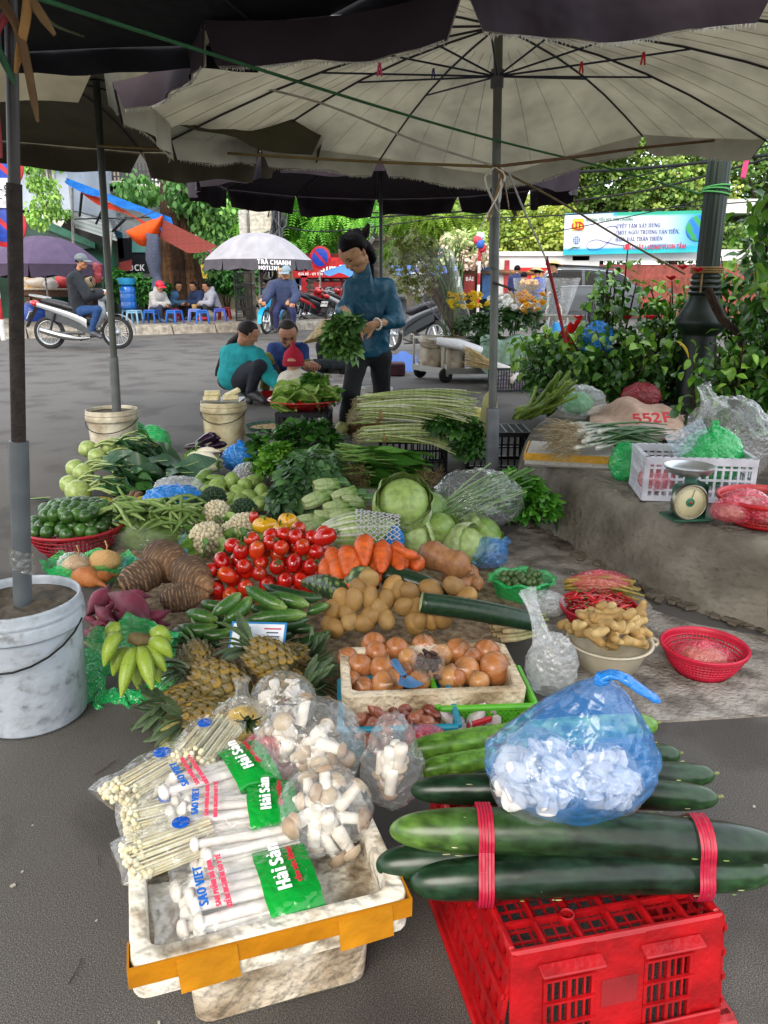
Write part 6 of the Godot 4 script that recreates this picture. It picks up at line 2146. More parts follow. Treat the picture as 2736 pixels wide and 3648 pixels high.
	for k in 520:
		xs.append(X(V(-0.3,0.72,0.1)+rv(1.0).normalized()*V(0.34,0.42,0.25)*pow(rnd(0.1,1),0.4),rnd(-1,1),rnd(0,6),rnd(-1,1),rnd(0.12,0.3)))
		cc.append(L(["8a8c3c","a8a860","c8c49c","74783a","e0dcc8"][R.randi() % 5]))
	swarm("blossoms",o,SP["plain"],xs,cc)
	q=mb("ffffff")
	q.patch(16,8,func(u:float,v:float):return fb+V(0.28-v*0.55,-0.05+v*0.85,0.05)+V(cos(u*3.6-0.6),0.25*sin(u*3.6),sin(u*3.6-0.2))*(0.13+0.27*v))
	q.rough(0.03,4.0,2)
	wpart("wrapping",q,M.film,o)
	o=thing("gladiolus_bunch","tall green gladiolus spikes standing in the cart","flowers",F0+V(0.05,0.3,-0.3))
	for k in 16:
		q=mb(["7fa850","8fb45c","6c9848"][k % 3])
		var a:=F0+V(0.1+rnd(-0.1,0.1),0.5,-0.35+rnd(-0.1,0.1))
		q.tube(curve([a,a+V(rnd(-0.05,0.05),0.5,0),a+V(rnd(-0.3,0.28),rnd(0.85,1.15),rnd(-0.1,0.1))],10),[0.006,0.006,0.007,0.01,0.018,0.02,0.02,0.018,0.012,0.004],6,null,true,0.6)
		wpart("spike",q,M.leaf,o)
	var chry:=greens("chrysanthemums","mass of green chrysanthemum stems and leaves on the flower cart",F0+V(0.6,0.5,-0.3),[[F0+V(0.35,0.62,-0.2),0.22,0.16],[F0+V(0.65,0.66,-0.2),0.24,0.2],[F0+V(0.95,0.66,-0.2),0.22,0.2],[F0+V(0.5,0.45,-0.1),0.22,0.1]],620,["3f5c38","4c6c44","5c7c50","34502f"],0.09,0.05)
	var fl:=mb("ffffff")
	for k in 14:
		fl.leaf(X(Vector3.ZERO,-0.5,k*TAU/14),0.05,0.02,0.2,0.1,2)
		fl.leaf(X(V(0,0.008,0),-1.0,k*TAU/14+0.2),0.035,0.018,0.2,0.1,2)
	var fm:=fl.mesh(M.petal)
	for k in 84:
		var at:Vector3
		var kind:int
		if k<34:
			at=F0+V(rnd(0.05,0.5),rnd(0.86,1.02),rnd(-0.3,0.05))
			kind=0
		elif k<54:
			at=F0+V(rnd(0.55,0.82),rnd(0.82,0.98),rnd(-0.3,0.05))
			kind=1
		else:
			at=F0+V(rnd(0.85,1.15),rnd(0.8,1.05),rnd(-0.3,0.05))
			kind=2
		var w:=part("flower_head",fm,null,chry,X(at-chry.position,rnd(0.2,1.0),rnd(0,6),0,rnd(0.8,1.25)))
		w.material_override=M[["petal_y","petal_w","petal_g"][kind]] if M.has("petal_y") else mk_petals(kind)
	for k in 2:
		q=mb("ffffff")
		var wp:Vector3=F0+V(1.0+0.3*k,0.5,-0.2)
		q.patch(14,6,func(u:float,v:float):return wp+V(cos(u*TAU)*(0.08+0.12*v),v*0.7,sin(u*TAU)*(0.08+0.12*v))+V(0.1*v*k,0,0))
		q.rough(0.02,5.0,k)
		solo("flower_wrap",q,M.film,["clear wrapping round the golden bouquet","clear tall wrapping at the right end of the cart"][k],"wrapping")
	q=mb("9cb8a4")
	q.patch(16,12,func(u:float,v:float):return F0+V(0.4+u*0.65,0.54-maxf(0.0,v-0.25)*(0.45+0.2*sin(u*5.0))+0.03*sin(u*11.0)-0.06*sin(PI*u)*v,0.12*minf(v*4.0,1.0)-0.2*maxf(0.0,0.25-v)+0.035*sin(u*24.0+v*5.0)*v))
	solo("green_cloth",q,M.cloth,"pale green cloth draped over the front of the flower cart","cloth")
	q=mb("e8e8ea")
	q.tube([F0+V(-0.1,0.5,0.12),F0+V(0.15,0.46,0.14),F0+V(0.42,0.38,0.14)],[0.045,0.06,0.055],12)
	q.rough(0.012,8.0,2)
	solo("paper_roll",q,M.satin,"rolled white sheet tied with red string on the cart","sheet roll")
	q=mb("1f88c8")
	q.ball(XS(F0+V(1.3,0.55,0.1),V(0.1,0.16,0.07)),14,10)
	q.rough(0.04,8.0,6)
	solo("blue_rag",q,M.satin,"bright blue rag hanging at the right end of the cart","rag")
	for k in 2:
		q=mb("f4f4f4")
		q.ball(XS(F0+[V(1.18,0.56,0),V(1.42,0.54,0.02)][k],[V(0.07,0.12,0.04),V(0.1,0.14,0.05)][k]),20,14)
		q.tube([F0+[V(1.18,0.64,0),V(1.42,0.64,0.02)][k],F0+[V(1.2,0.76,0),V(1.42,0.76,0.02)][k]],[0.022,0.012],6)
		q.rough(0.04,9.0,6+k)
		solo("hanging_bag",q,M.film_white,["thin white bag with yellow food hanging on the cart rail","large white carrier bag hanging on the cart rail"][k],"bag")
	q=mb("d8a030")
	q.ball(XS(F0+V(1.18,0.5,0),V(0.06,0.07,0.04)),12,8)
	solo("yellow_food",q,M.matte,"yellow food inside the thin hanging bag","food")
	o=thing("strap_bundle","hanging bundle of black grey plastic straps at the cart end","straps",F0+V(1.62,0.2,0))
	q=MB.new()
	for k in 110:
		q.col=L(["2c2e30","4a4e50","6a7074","1e2022"][k % 4])
		var a:=F0+V(1.66,1.0,0.05)+rv(0.03)
		q.tube(curve([a,a+V(rnd(-0.02,0.12),-0.3,rnd(-0.05,0.08)),a+V(rnd(-0.06,0.26),-0.7,rnd(-0.1,0.12)),a+V(rnd(-0.08,0.3),rnd(-1.2,-0.9),rnd(-0.1,0.12))],8),0.006,4,null,true,0.4)
	wpart("straps",q,M.satin,o).set_meta("kind","stuff")
	var sb:Vector3=V(1.086,0.264,-8.9)
	o=thing("straw_bundle","fan of pale dried straw stalks in a paper wrap leaning on the black basket","straw",sb)
	q=MB.new()
	for k in 120:
		q.col=L(["e0c890","d2b478","ecd8a8"][k % 3])
		var a:Vector3=V(1.323,0.207,-8.7)+rv(0.03)
		q.tube([a,a.lerp(V(0.941,0.332,-8.9),rnd(0.85,1.1))+V(rnd(-0.02,0.02),rnd(-0.09,0.13),rnd(-0.1,0.1))],0.0035,4)
	wpart("stalks",q,M.vegmat,o).set_meta("kind","stuff")
	q=mb("d8d4d0")
	q.tube([V(1.234,0.233,-8.7),V(1.361,0.177,-8.6),V(1.465,0.118,-8.5)],[0.07,0.09,0.1],12)
	q.rough(0.02,8.0,2)
	wpart("wrap",q,M.satin,o)
	crate("mesh_basket","grey black mesh basket filled with coloured paper packets",V(1.425,0,-8.629),0.08,V(0.46,0.26,0.34),"3a3c40",M.plastic,14,6,false,"basket")
	for k in 26:
		q=mb(["e8c8d8","d8d8ec","c8b8e0","f0d0d8","d0e0e8","e8e0d0"][k % 6])
		q.box(V(0.04,0.16,0.03),X(V(1.425,0,-8.629)+V(-0.18+0.03*(k % 13),0.09,0.12-0.08*(k/13)),0,0,rnd(-0.1,0.1)),0.008)
		solo("packet",q,M.satin,"pale coloured packet inside the mesh basket","packet","packets in the mesh basket")
	crate("mesh_basket","dark mesh basket standing behind the hedge foot",V(2.024,0,-10.277)+V(0.1,0,-0.3),0.1,V(0.7,0.32,0.4),"2c2e32",M.plastic,16,5,false,"basket")
	q=mb("4a78c8")
	q.patch(10,8,func(u:float,v:float):return V(0.193,0,-10.612)+V((u-0.5)*0.5,0.22-v*0.24+0.03*sin(u*12.0),(v-0.5)*0.3+0.04*sin(u*9.0)))
	solo("blue_sheet",q,M.satin,"crumpled blue plastic sheet on a low box behind the vendor","plastic sheet")
	q=mb("4a2430")
	q.box(V(0.3,0.16,0.3),X(V(0.122,0,-9.961)+V(0,0.08,-0.1)),0.02)
	solo("low_box",q,M.matte,"low dark box under the blue plastic sheet","box")
func mk_petals(kind:int)->Material:
	mk("petal_y","f0d828",0.6,{"back":"c8b020"})
	mk("petal_w","f0f0ec",0.6,{"back":"b0b0a8"})
	mk("petal_g","e8b018",0.6,{"back":"b88810"})
	return M[["petal_y","petal_w","petal_g"][kind]]
func roundsign(o:Node3D,at:Vector3,r:float,yaw:float):
	var x:=X(at,0,yaw)
	var q:=mb("d01c2c")
	q.lathe([P(0.001,0.02),P(r,0.02),P(r,-0.02),P(0.001,-0.02)],36,x*X(Vector3.ZERO,PI/2))
	var p:=part("sign_plate",q,M.paint,o)
	q=mb("1c48c0")
	q.lathe([P(0.001,0.026),P(r*0.78,0.026),P(r*0.78,0.0)],36,x*X(Vector3.ZERO,PI/2))
	part("blue_field",q,M.paint,p)
	q=mb("d01c2c")
	q.box(V(r*1.6,r*0.2,0.01),x*X(V(0,0,0.03),0,0,-0.8))
	part("slash",q,M.paint,p)
func bag(nm:String,label:String,c:Vector3,r:Vector3,m:Material,neck:=0.5,sd:=1,grp:="",dir:=Vector3.UP,cat:="plastic bag",sharp:=0.18)->MeshInstance3D:
	var nz:=FastNoiseLite.new()
	nz.seed=sd
	nz.frequency=1.6
	nz.fractal_type=FastNoiseLite.FRACTAL_RIDGED
	nz.fractal_octaves=3
	var q:=mb()
	var x:=XS(c,r)
	q.ball(x,44,28,func(d:Vector3):
		var k:=1.0+sharp*(nz.get_noise_3dv(d*1.1)-0.2)
		return k*(1.0 if d.y>-0.55 else 1.0-0.25*(-0.55-d.y)))
	if neck>0.0:
		var t:Vector3=c+dir.normalized()*r.y*0.9
		var u:=dir.normalized()
		var s:=u.cross(V(0.3,0.2,1)).normalized()
		var w:=u.cross(s)
		q.patch(20,8,func(a:float,b:float):
			var rr:float=r.x*(0.34*(1.0-b)*(1.0-b)+0.05+0.2*neck*b*b)
			return t+u*(b*neck*r.y*1.3-r.y*0.12)+(s*cos(a*TAU)+w*sin(a*TAU)*0.5)*rr*(1.0+0.35*sin(a*31.0+b*4.0)))
	return solo(nm,q,m,label,cat,grp)
func planter():
	R.seed=71
	var o:Node3D
	var q:MB
	var top:=[V(1.5,0,-6.0),V(1.0,0,-4.9),V(0.8,0,-4.3),V(0.76,0,-3.95),V(0.85,0,-3.5),V(0.99,0,-3.05),V(1.14,0,-2.72),V(1.32,0,-2.48),V(1.75,0,-2.1),V(2.6,0,-1.6)]
	var ln:=curve(top,60)
	q=mb("d6d2cc")
	var prof:=[P(-0.07,0),P(-0.045,0.06),P(-0.01,0.24),P(0.005,0.285),P(0.04,0.302),P(0.42,0.305),P(0.45,0.29),P(0.46,0.2)]
	var from:=q.v.size()
	for k in ln.size():
		var d:Vector3=(ln[mini(k+1,59)]-ln[maxi(k-1,0)]).normalized()
		var s:=V(d.z,0,-d.x)
		for p in prof:
			q.p(ln[k]+s*p.x+V(0,p.y,0))
	q.rows(60,prof.size(),false,from)
	q.rough(0.007,3.0,8)
	solo("planter_wall",q,M.concrete_dark,"low rounded concrete planter wall with a dirty worn face","planter wall")
	q=mb()
	slab(q,[V(1.3,0,-2.2),V(1.35,0,-3.0),V(1.2,0,-3.9),V(1.3,0,-4.8),V(1.9,0,-6.0),V(2.2,0,-9),V(9,0,-9),V(9,0,-1.0),V(3,0,-1.0)],0.0,0.275)
	solo("planter_soil",q,M.soil,"dark soil inside the planter","","","structure")
	q=mb("8a8276")
	for k in 60:
		var a:Vector3=ln[20+k % 32]
		q.box(V(rnd(0.02,0.07),rnd(0.008,0.02),rnd(0.02,0.05)),X(a+V(-0.1+rnd(-0.03,0.04),0.012,rnd(-0.04,0.04)),rnd(-0.2,0.2),rnd(0,3),0),0.004)
	solo("mortar_crumbs",q,M.slab,"broken mortar crumbs along the foot of the planter wall","rubble","","stuff")
	var lb:Vector3=V(2.184,0.365,-5.45)
	lb.y=0.27
	o=thing("lamp_post","dark green fluted cast lamp post rising out of the hedge","lamp post",lb)
	var ly:=func(y:float)->float:return y-0.27
	q=mb("0e1f17")
	var yb:float=V(2.155,0.875,-5.45).y
	var yc:float=V(2.138,1.15,-5.45).y
	q.lathe([P(0.15,0),P(0.15,0.05),P(0.118,0.08),P(0.11,ly.call(yb)-0.08),P(0.125,ly.call(yb)-0.06),P(0.17,ly.call(yb)-0.01),P(0.172,ly.call(yb)+0.03),P(0.14,ly.call(yb)+0.09),P(0.105,ly.call(yb)+0.15),P(0.095,ly.call(yb)+0.19)],40)
	part("pedestal",q,M.castiron,o)
	q=mb("0e1f17")
	var y0:float=ly.call(yb)+0.19
	for k in 4:
		q.lathe([P(0.09,y0+0.035*k),P(0.108-0.004*k,y0+0.035*k+0.012),P(0.108-0.004*k,y0+0.035*k+0.024),P(0.088,y0+0.035*k+0.034)],36)
	part("collar",q,M.castiron,o)
	q=mb("12251c")
	var tp:Vector3=V(2.127,2.038,-5.45)-lb
	for k in 40:
		q.p(Vector3.ZERO)
	q=mb("12251c")
	for k in 2:
		for s in 64:
			var a:=TAU*s/64
			var rr:=(0.076-0.008*k)*(1.0-0.07*pow(absf(sin(a*8.0)),0.5))
			q.p(V(tp.x*0.0,y0+0.14,0).lerp(V(0,3.4,0),k)+V(cos(a)*rr,0,sin(a)*rr))
	q.rows(2,64,true,0)
	part("fluted_shaft",q,M.castiron,o)
	q=mb("5fbf6c")
	for k in 3:
		q.tube(range(17).map(func(j):return V(0.082*cos(TAU*j/16),V(2.103,1.71,-5.45).y-lb.y+0.018*k-0.012*cos(TAU*j/16+k),0.082*sin(TAU*j/16))),0.006,5)
	part("rope_loops",q,M.matte,o)
	q=mb("9a7a4c")
	for k in 3:
		q.tube(range(17).map(func(j):return V(0.1*cos(TAU*j/16),y0+0.15+0.014*k,0.1*sin(TAU*j/16))),0.008,5)
	q.tube([V(-0.06,y0+0.14,0.08),V(-0.075,y0+0.02,0.115)],0.007,5)
	part("cord_loops",q,M.matte,o)
	var lf:=mb()
	lf.leaf(X(Vector3.ZERO),1.0,0.62,0.45,0.3,5,0.75,0.3)
	var lm:=lf.mesh(M.hibiscus)
	var greensc:=["4a7632","3a642a","5c8c3a","70a044","325624"]
	var light:=["96c450","84b444","a8d058"]
	var spots:=[[V(1.674,0.371,-5.9),0.28,1.12,0.1,"slim upright shrub rising left in front of the school gate panel"],[V(1.515,0.28,-6.3),0.42,0.6,0.3,"bushy shrub at the left end of the hedge beside the red flower"],[V(1.764,0.363,-5.7),0.45,0.62,0.3,"dense shrub holding the blue bag in the middle of the hedge"],[V(2.199,0.322,-6),0.42,0.95,0.3,"dense shrub left of the lamp post with red blooms"],[V(2.595,0.343,-5.6),0.42,1.45,0.3,"tall shrub right of the lamp post with bright tips"],[V(2.369,0.376,-4.6),0.38,1.5,0.25,"nearest tall shrub at the right edge"],[V(2.061,0.501,-4.7),0.25,0.62,0.2,"low leafy branch in front of the lamp post foot with a yellow leaf"],[V(1.426,0.292,-6.8),0.3,0.5,0.25,"small shrub beside the dark mesh basket"]]
	for e in spots:
		var at:Vector3=e[0]
		at.y=0.2
		o=thing("hibiscus_shrub",e[4],"shrub",at)
		q=mb("5a4a38")
		var tips:=[]
		for k in 9:
			var a:=rnd(0,6.28)
			var tip:=V(cos(a)*e[1]*rnd(0.4,1.0),e[2]*rnd(0.75,1.08),sin(a)*e[3]*rnd(0.4,1.0))
			var c:=curve([V(rnd(-0.06,0.06),0,rnd(-0.05,0.05)),tip*0.45+rv(0.06),tip],8)
			q.tube(c,range(8).map(func(j):return lerpf(0.014,0.004,j/7.0)),6)
			tips.append(c)
		part("stem",q,M.bark,o)
		var xs:=[]
		var cc:=[]
		var n:int=1150 if e[1]>0.3 else 520
		for k in n:
			var c:Array=tips[k % 9]
			var s:=pow(rnd(0.06,1.0),0.75)
			var p:Vector3=c[int(s*7)]+rv(0.15)*V(1,0.8,1)
			var x:=along(p,V(rnd(-1,1),rnd(-0.75,0.35),rnd(-0.7,1.0)),rnd(-0.7,0.7))*Transform3D(Basis.from_scale(Vector3.ONE*rnd(0.055,0.1)),Vector3.ZERO)
			var col:=L((light if s>0.82 and R.randf()<0.6 else greensc)[R.randi() % 3])*rnd(0.8,1.15)
			if k % 10==0 and k<900 and p.z>-0.1:
				var lo:=part("leaf",hib(col,lf),M.hibiscus,o,x)
			else:
				xs.append(x)
				cc.append(col)
		swarm("leaves",o,lm,xs,cc)
	for k in 7:
		var at:Vector3=[V(2.002,1.165,-5.6),V(2.066,1.214,-5.3),V(2.186,1.241,-5.9),V(2.25,1.681,-5.5),V(1.849,0.904,-5.5),V(1.781,0.89,-5.8),V(1.474,0.881,-6)][k]
		q=mb("d81c34")
		for j in 5:
			q.leaf(X(at,-0.4,j*TAU/5,0),0.055,0.045,-0.2,0.2,4,0.7)
		q.tube([at,at+V(0,0.03,0.05)],0.004,5)
		solo("hibiscus_flower",q,M.petal,["red hibiscus flower left of the lamp post collar","red hibiscus flower against the lamp post","small red flower high left of the lamp post","red flower at the top of the tall right shrub","red flower above the middle of the hedge","pinkish flower by the slim upright shrub","small red bloom at the left end of the hedge"][k],"flower")
	q=mb("e02428")
	for k in 9:
		var at:Vector3=V(1.381,0.644,-5.95)
		q.leaf(X(at+V(rnd(-0.04,0.06),0.02*k,0),rnd(-1.3,-0.7),rnd(-0.8,0.8),0),0.15,0.05,0.2,0.3,4)
	solo("red_canna",q,M.petal,"bright red upright flower spike low at the left of the hedge","flower")
	q=mb("d8c030")
	q.leaf(X(V(1.714,0.818,-4.6),0.6,1.2,0),0.13,0.09,0.3,0.3,5,0.7)
	solo("yellow_leaf",q,M.petal,"single yellow leaf in front of the lamp post","leaf")
	q=mb("5c4a38")
	limb(q,[V(2.024,1.108,-5),V(2.091,0.931,-4.9),V(2.175,0.825,-4.8),V(2.212,0.473,-4.7)],0.028,0.02)
	limb(q,[V(2.212,0.473,-4.7),V(2.215,0.196,-4.65)],0.035,0.045)
	solo("bare_branch",q,M.bark,"bent bare branch right of the lamp post collar","branch")
	cord("white_string",[V(2.254,1.124,-4.7),V(2.18,0.937,-4.75),V(2.242,0.746,-4.75),V(2.201,0.466,-4.75)],0.007,"dcdcd8","white plastic string knotted on the bare branch","string")
	q=mb("f0508c")
	q.box(V(0.045,0.17,0.02),X(V(2.809,2.012,-6.5),0,0.3,-0.1),0.008)
	solo("pink_flag",q,M.cloth,"small pink pennant hanging at the top right","pennant")
	bag("blue_bag","blue plastic bag caught in the hedge",V(1.559,0.745,-5.75),V(0.11,0.12,0.07),M.film_blue2,0.0,3,"",Vector3.UP,"plastic bag",0.3)
	bag("pink_bag","faded red bag behind the sack at the hedge foot",V(1.802,0.388,-5.4),V(0.13,0.09,0.1),M.film_pink,0.0,8)
	bag("clear_bag","clear bag with a green bag inside at the end of the planter",V(1.256,0.421,-4.9),V(0.15,0.1,0.12),M.film_thick,0.0,4)
	bag("green_bag","green bag inside the clear bag at the end of the planter",V(1.236,0.409,-4.9),V(0.09,0.07,0.08),M.film_green,0.0,5)
	q=mb("d8b8a4")
	q.patch(20,12,func(u:float,v:float):
		var a:Vector3=V(1.199,0.33,-4.393).lerp(V(1.649,0.33,-4.186),u).lerp(V(1.38,0.33,-5.252).lerp(V(1.988,0.33,-5.056),u),v)
		return a+V(0,0.12*sin(PI*u)*sin(PI*clampf(v,0.02,1))+0.02*sin(u*13.0+v*5.0),0))
	q.rough(0.02,5.0,3)
	var sk:=solo("woven_sack",q,M.cloth,"pale pink woven sack with red print lying behind the spring onions","sack")
	text3("sack_lettering","552F",0.085,M.ink_red,sk,X(V(1.395,0.473,-3.98)-sk.position,-0.75,0.05,0.05),"Droid Sans",true,0.004,1.1)
	q=mb("c8b4b0")
	q.ball(XS(V(1.458,0.34,-4.269),V(0.16,0.05,0.12)),18,10)
	q.rough(0.02,6.0,5)
	solo("folded_sack",q,M.cloth,"pinkish crumpled sack under the tips of the spring onions","sack")
	var fl:Vector3=V(0.918,0.33,-3.713)
	o=thing("foam_box","white foam box lid with yellow tape under the spring onions","foam box",fl+V(0,-0.03,0),-0.25)
	q=mb("e6e4de")
	q.box(V(0.42,0.07,0.3),X(V(0,0.035,0)),0.012)
	part("slab",q,M.foam,o)
	for k in 2:
		q=mb("c8962c")
		q.box([V(0.43,0.035,0.006),V(0.006,0.035,0.3)][k],X([V(0,0.05,0.151),V(-0.212,0.05,0)][k]))
		part("tape",q,M.satin,o)
	var so:Vector3=V(0.968,0.4,-3.769)
	o=thing("spring_onions","bundle of spring onions with hairy roots and white bulbs to the left","spring onions",so)
	for k in 44:
		q=MB.new()
		var a:Vector3=V(0.941,0.41,-3.552)+V(rnd(-0.06,0.05),rnd(0,0.1),rnd(-0.14,0.12))
		var tip:Vector3=V(1.356,0.4,-3.792)+V(rnd(-0.12,0.1),rnd(-0.03,0.07),rnd(-0.1,0.1))
		var c:=curve([a+V(-0.02,-0.004,0),a,a+V(0.05,0.01,0),a.lerp(tip,0.6)+V(0,0.02,0),tip],10)
		var w:=L("f0f0e4")
		var g:=L("3c6a2c")*rnd(0.8,1.2)
		q.tube(c,[0.005,0.012,0.013,0.008,0.007,0.006,0.006,0.005,0.004,0.002],7,[w,w,w,w.lerp(g,0.2),w.lerp(g,0.5),g,g,g,g,g])
		wpart("stalk",q,M.veg,o)
	q=MB.new()
	for k in 420:
		q.col=L(["c8b48c","b49c70","dcccaa"][k % 3])
		var a:Vector3=V(0.904,0.41,-3.552)+V(rnd(-0.05,0.02),rnd(-0.01,0.1),rnd(-0.14,0.12))
		q.tube([a,a+V(rnd(-0.05,0),0,0)+rv(0.02),a+V(rnd(-0.12,-0.02),rnd(-0.05,0.01),0)+rv(0.04)],0.0012,3)
	wpart("roots",q,M.vegmat,o).set_meta("kind","stuff")
	bag("dark_green_bag","dark green bag beside the white crate on the planter",V(1.077,0.38,-3.344),V(0.07,0.09,0.07),M.film_green,0.0,9)
	var wc:Vector3=V(1.251,0.306,-2.985)
	crate("white_crate","white plastic crate with bags inside on the planter wall",wc+V(0.02,0,-0.12),-0.12,V(0.42,0.18,0.27),"dcdce6",M.plastic,13,4,false,"crate")
	bag("green_bag","bright green bag bulging out of the white crate",wc+V(0.1,0.15,-0.12),V(0.12,0.12,0.1),M.film_green,0.4,6)
	bag("red_bag","red bag seen through the left side of the white crate",wc+V(-0.14,0.08,-0.05),V(0.07,0.06,0.06),M.film_pink,0.0,6)
	q=mb("a8c0cc")
	q.box(V(0.17,0.1,0.003),X(wc+V(-0.02,0.24,-0.08),-0.2,0.1,0.45))
	solo("clear_card",q,M.film_thick,"pale blue card sticking out of the white crate","card")
	bag("clear_sack","tall clear plastic bag standing behind the white crate",V(1.456,0.34,-3.168)+V(0.02,0.14,-0.1),V(0.19,0.2,0.14),M.film,0.5,13,"",V(-0.5,1,0),"plastic bag",0.12)
	var sb:Vector3=V(1.121,0.307,-2.752)
	o=thing("kitchen_scale","green spring scale with round dial and steel pan on the planter wall","scale",sb,0.12)
	q=mb("2c6a56")
	q.box(V(0.15,0.01,0.12),X(V(0.005,0.005,0)),0.003)
	q.patch(4,6,func(u:float,v:float):return V(0.06,0.01+v*0.125,0.045-0.09*u))
	q.box(V(0.1,0.115,0.085),X(V(0.012,0.066,-0.005)),0.012)
	part("housing",q,M.dirtyplastic,o)
	q=mb("2c6a56")
	q.box(V(0.035,0.05,0.03),X(V(0.01,0.145,0)),0.004)
	q.box(V(0.12,0.008,0.07),X(V(0.01,0.17,0)),0.003)
	part("pan_arm",q,M.dirtyplastic,o)
	q=mb("c8ccd0")
	q.lathe([P(0.001,0.178),P(0.07,0.178),P(0.088,0.2),P(0.092,0.2),P(0.075,0.174),P(0.001,0.174)],36)
	part("pan",q,M.steel,o)
	var fx:=X(V(-0.012,0.075,0.055),PI/2,0,0)
	q=mb("8c8878")
	q.lathe([P(0.066,-0.02),P(0.068,0.004),P(0.062,0.008),P(0.06,0.002)],40,fx)
	part("dial_ring",q,M.steel,o)
	q=mb("d0c8a0")
	q.lathe([P(0.001,0.0),P(0.062,0.0),P(0.062,-0.02)],40,fx)
	var di:=part("dial",q,M.paint,o)
	q=mb("4a4a40")
	for k in 40:
		var a:=TAU*k/40
		q.box(V(0.0012,0.001,0.008 if k % 5==0 else 0.004),fx*X(V(cos(a)*0.052,0.002,sin(a)*0.052),0,-a+PI/2,0))
	part("dial_ticks",q,M.plain,di)
	q=mb("1f7a5c")
	q.lathe([P(0.001,0.004),P(0.016,0.004),P(0.016,0)],24,fx)
	q.col=L("b05030")
	q.lathe([P(0.001,0.008),P(0.006,0.008),P(0.006,0)],16,fx)
	q.col=L("3a3a34")
	q.box(V(0.002,0.001,0.05),fx*X(V(0.006,0.003,-0.024),0,-0.25,0))
	part("dial_hand",q,M.paint,di)
	holed_basket("red_basket","round red basket with pink bags at the right edge of the planter wall",V(1.375,0.31,-2.673),0.165,0.1,"c02024",30)
	for k in 3:
		bag("pink_bag",["pink bag of goods in the left of the planter basket","tied pink bag in the middle of the planter basket","pink bag at the back of the planter basket"][k],V(1.331,0.36,-2.596)+[V(-0.09,0.015,-0.02),V(0.02,0.02,0.02),V(-0.02,0.03,-0.08)][k],V(0.075,0.045,0.06),M.film_pink,0.35,20+k)
		q=mb("a89478")
		q.ball(XS(V(1.331,0.36,-2.596)+[V(-0.09,0.01,-0.02),V(0.02,0.012,0.02),V(-0.02,0.022,-0.08)][k],V(0.055,0.03,0.045)),12,8)
		q.rough(0.012,20.0,k)
		solo("bag_contents",q,M.vegmat,"brownish goods showing through the pink bags in the planter basket","goods","goods inside the planter basket bags")
	o=thing("taro_bundle","bundle of long green taro stems leaning on the planter end","vegetables",V(0.964,0.3,-4.962))
	for k in 30:
		var a:Vector3=V(0.837,0.33,-4.787)+V(rnd(-0.04,0.08),rnd(0,0.06),rnd(-0.06,0.06))
		var tip:Vector3=V(1.061,0.57,-4.6)+V(rnd(-0.14,0.07),rnd(-0.06,0.1),rnd(-0.2,0.2))
		q=MB.new()
		q.col=L(["7f9c3c","94b04c","6a8834"][k % 3])
		q.tube(curve([a,a.lerp(tip,0.5)+V(0.03,-0.02,0)+rv(0.015),tip],7),[0.014,0.014,0.013,0.012,0.011,0.01,0.009],8)
		wpart("stem",q,M.veg,o)
var HIB:={}
func hib(col:Color,src:MB)->Mesh:
	var key:=int(col.g*60.0)*4+(1 if col.r>col.g*0.62 else 0)
	if not HIB.has(key):
		var b:=MB.new()
		b.add(src,Transform3D(),col)
		HIB[key]=b.mesh(M.hibiscus)
	return HIB[key]
func holed_basket(nm:String,label:String,at:Vector3,r:float,h:float,hex:String,n:=30,rowsn:=6)->Node3D:
	var o:=thing(nm,label,"basket",at)
	var rr:=func(v:float)->float:return r*(0.62+0.33*pow(v,0.6))
	var q:=mb(hex)
	for j in rowsn+1:
		var v:=float(j)/rowsn
		q.tube(range(n+1).map(func(k):return V(rr.call(v)*cos(TAU*k/n),0.012+v*(h-0.02),rr.call(v)*sin(TAU*k/n))),0.0035,5,null,false)
	for k in n*2:
		var a:=TAU*k/(n*2)
		q.tube(range(5).map(func(j):return V(rr.call(j/4.0)*cos(a),0.012+j/4.0*(h-0.02),rr.call(j/4.0)*sin(a))),0.0028,4,null,false)
	part("lattice",q,M.plastic,o)
	q=mb(hex)
	q.lathe([P(r*0.93,h-0.016),P(r*0.99,h-0.012),P(r*1.02,h),P(r*0.98,h+0.005),P(r*0.93,h),P(r*0.92,h-0.016)],48)
	part("rim",q,M.plastic,o)
	q=mb(hex)
	q.lathe([P(0.001,0.008),P(r*0.6,0.008),P(r*0.63,0.014),P(r*0.63,0.0),P(0.001,0.0)],32)
	part("base",q,M.plastic,o)
	return o
func tint(b:MB,f:Callable):
	for k in b.v.size():
		b.c[k]=f.call(b.v[k])
func spindle(prof:Array,cols:Array,bend:=0.0,seg:=14,n:=16,lump:=0.0,sd:=1,blunt:=0.0)->MB:
	var q:=MB.new()
	var pts:=[]
	var rad:=[]
	var cc:=[]
	for k in n+1:
		var s:=float(k)/n
		if blunt>0.0:
			s=0.5-0.5*cos(PI*s)
		pts.append(V(0,bend*(4.0*s*(1.0-s)-0.5),s-0.5))
		var f:=s*(prof.size()-1)
		var a:=mini(int(f),prof.size()-2)
		var e:float=smoothstep(0,1,f-a)
		rad.append(lerpf(prof[a],prof[a+1],e)*(sqrt(maxf(0.0,1.0-pow(absf(2.0*s-1.0),blunt))) if blunt>0.0 else 1.0))
		f=s*(cols.size()-1)
		a=mini(int(f),cols.size()-2)
		cc.append(L(cols[a]).lerp(L(cols[a+1]),f-a))
	q.tube(pts,rad,seg,cc)
	if lump>0.0:
		q.rough(lump,5.0,sd)
	return q
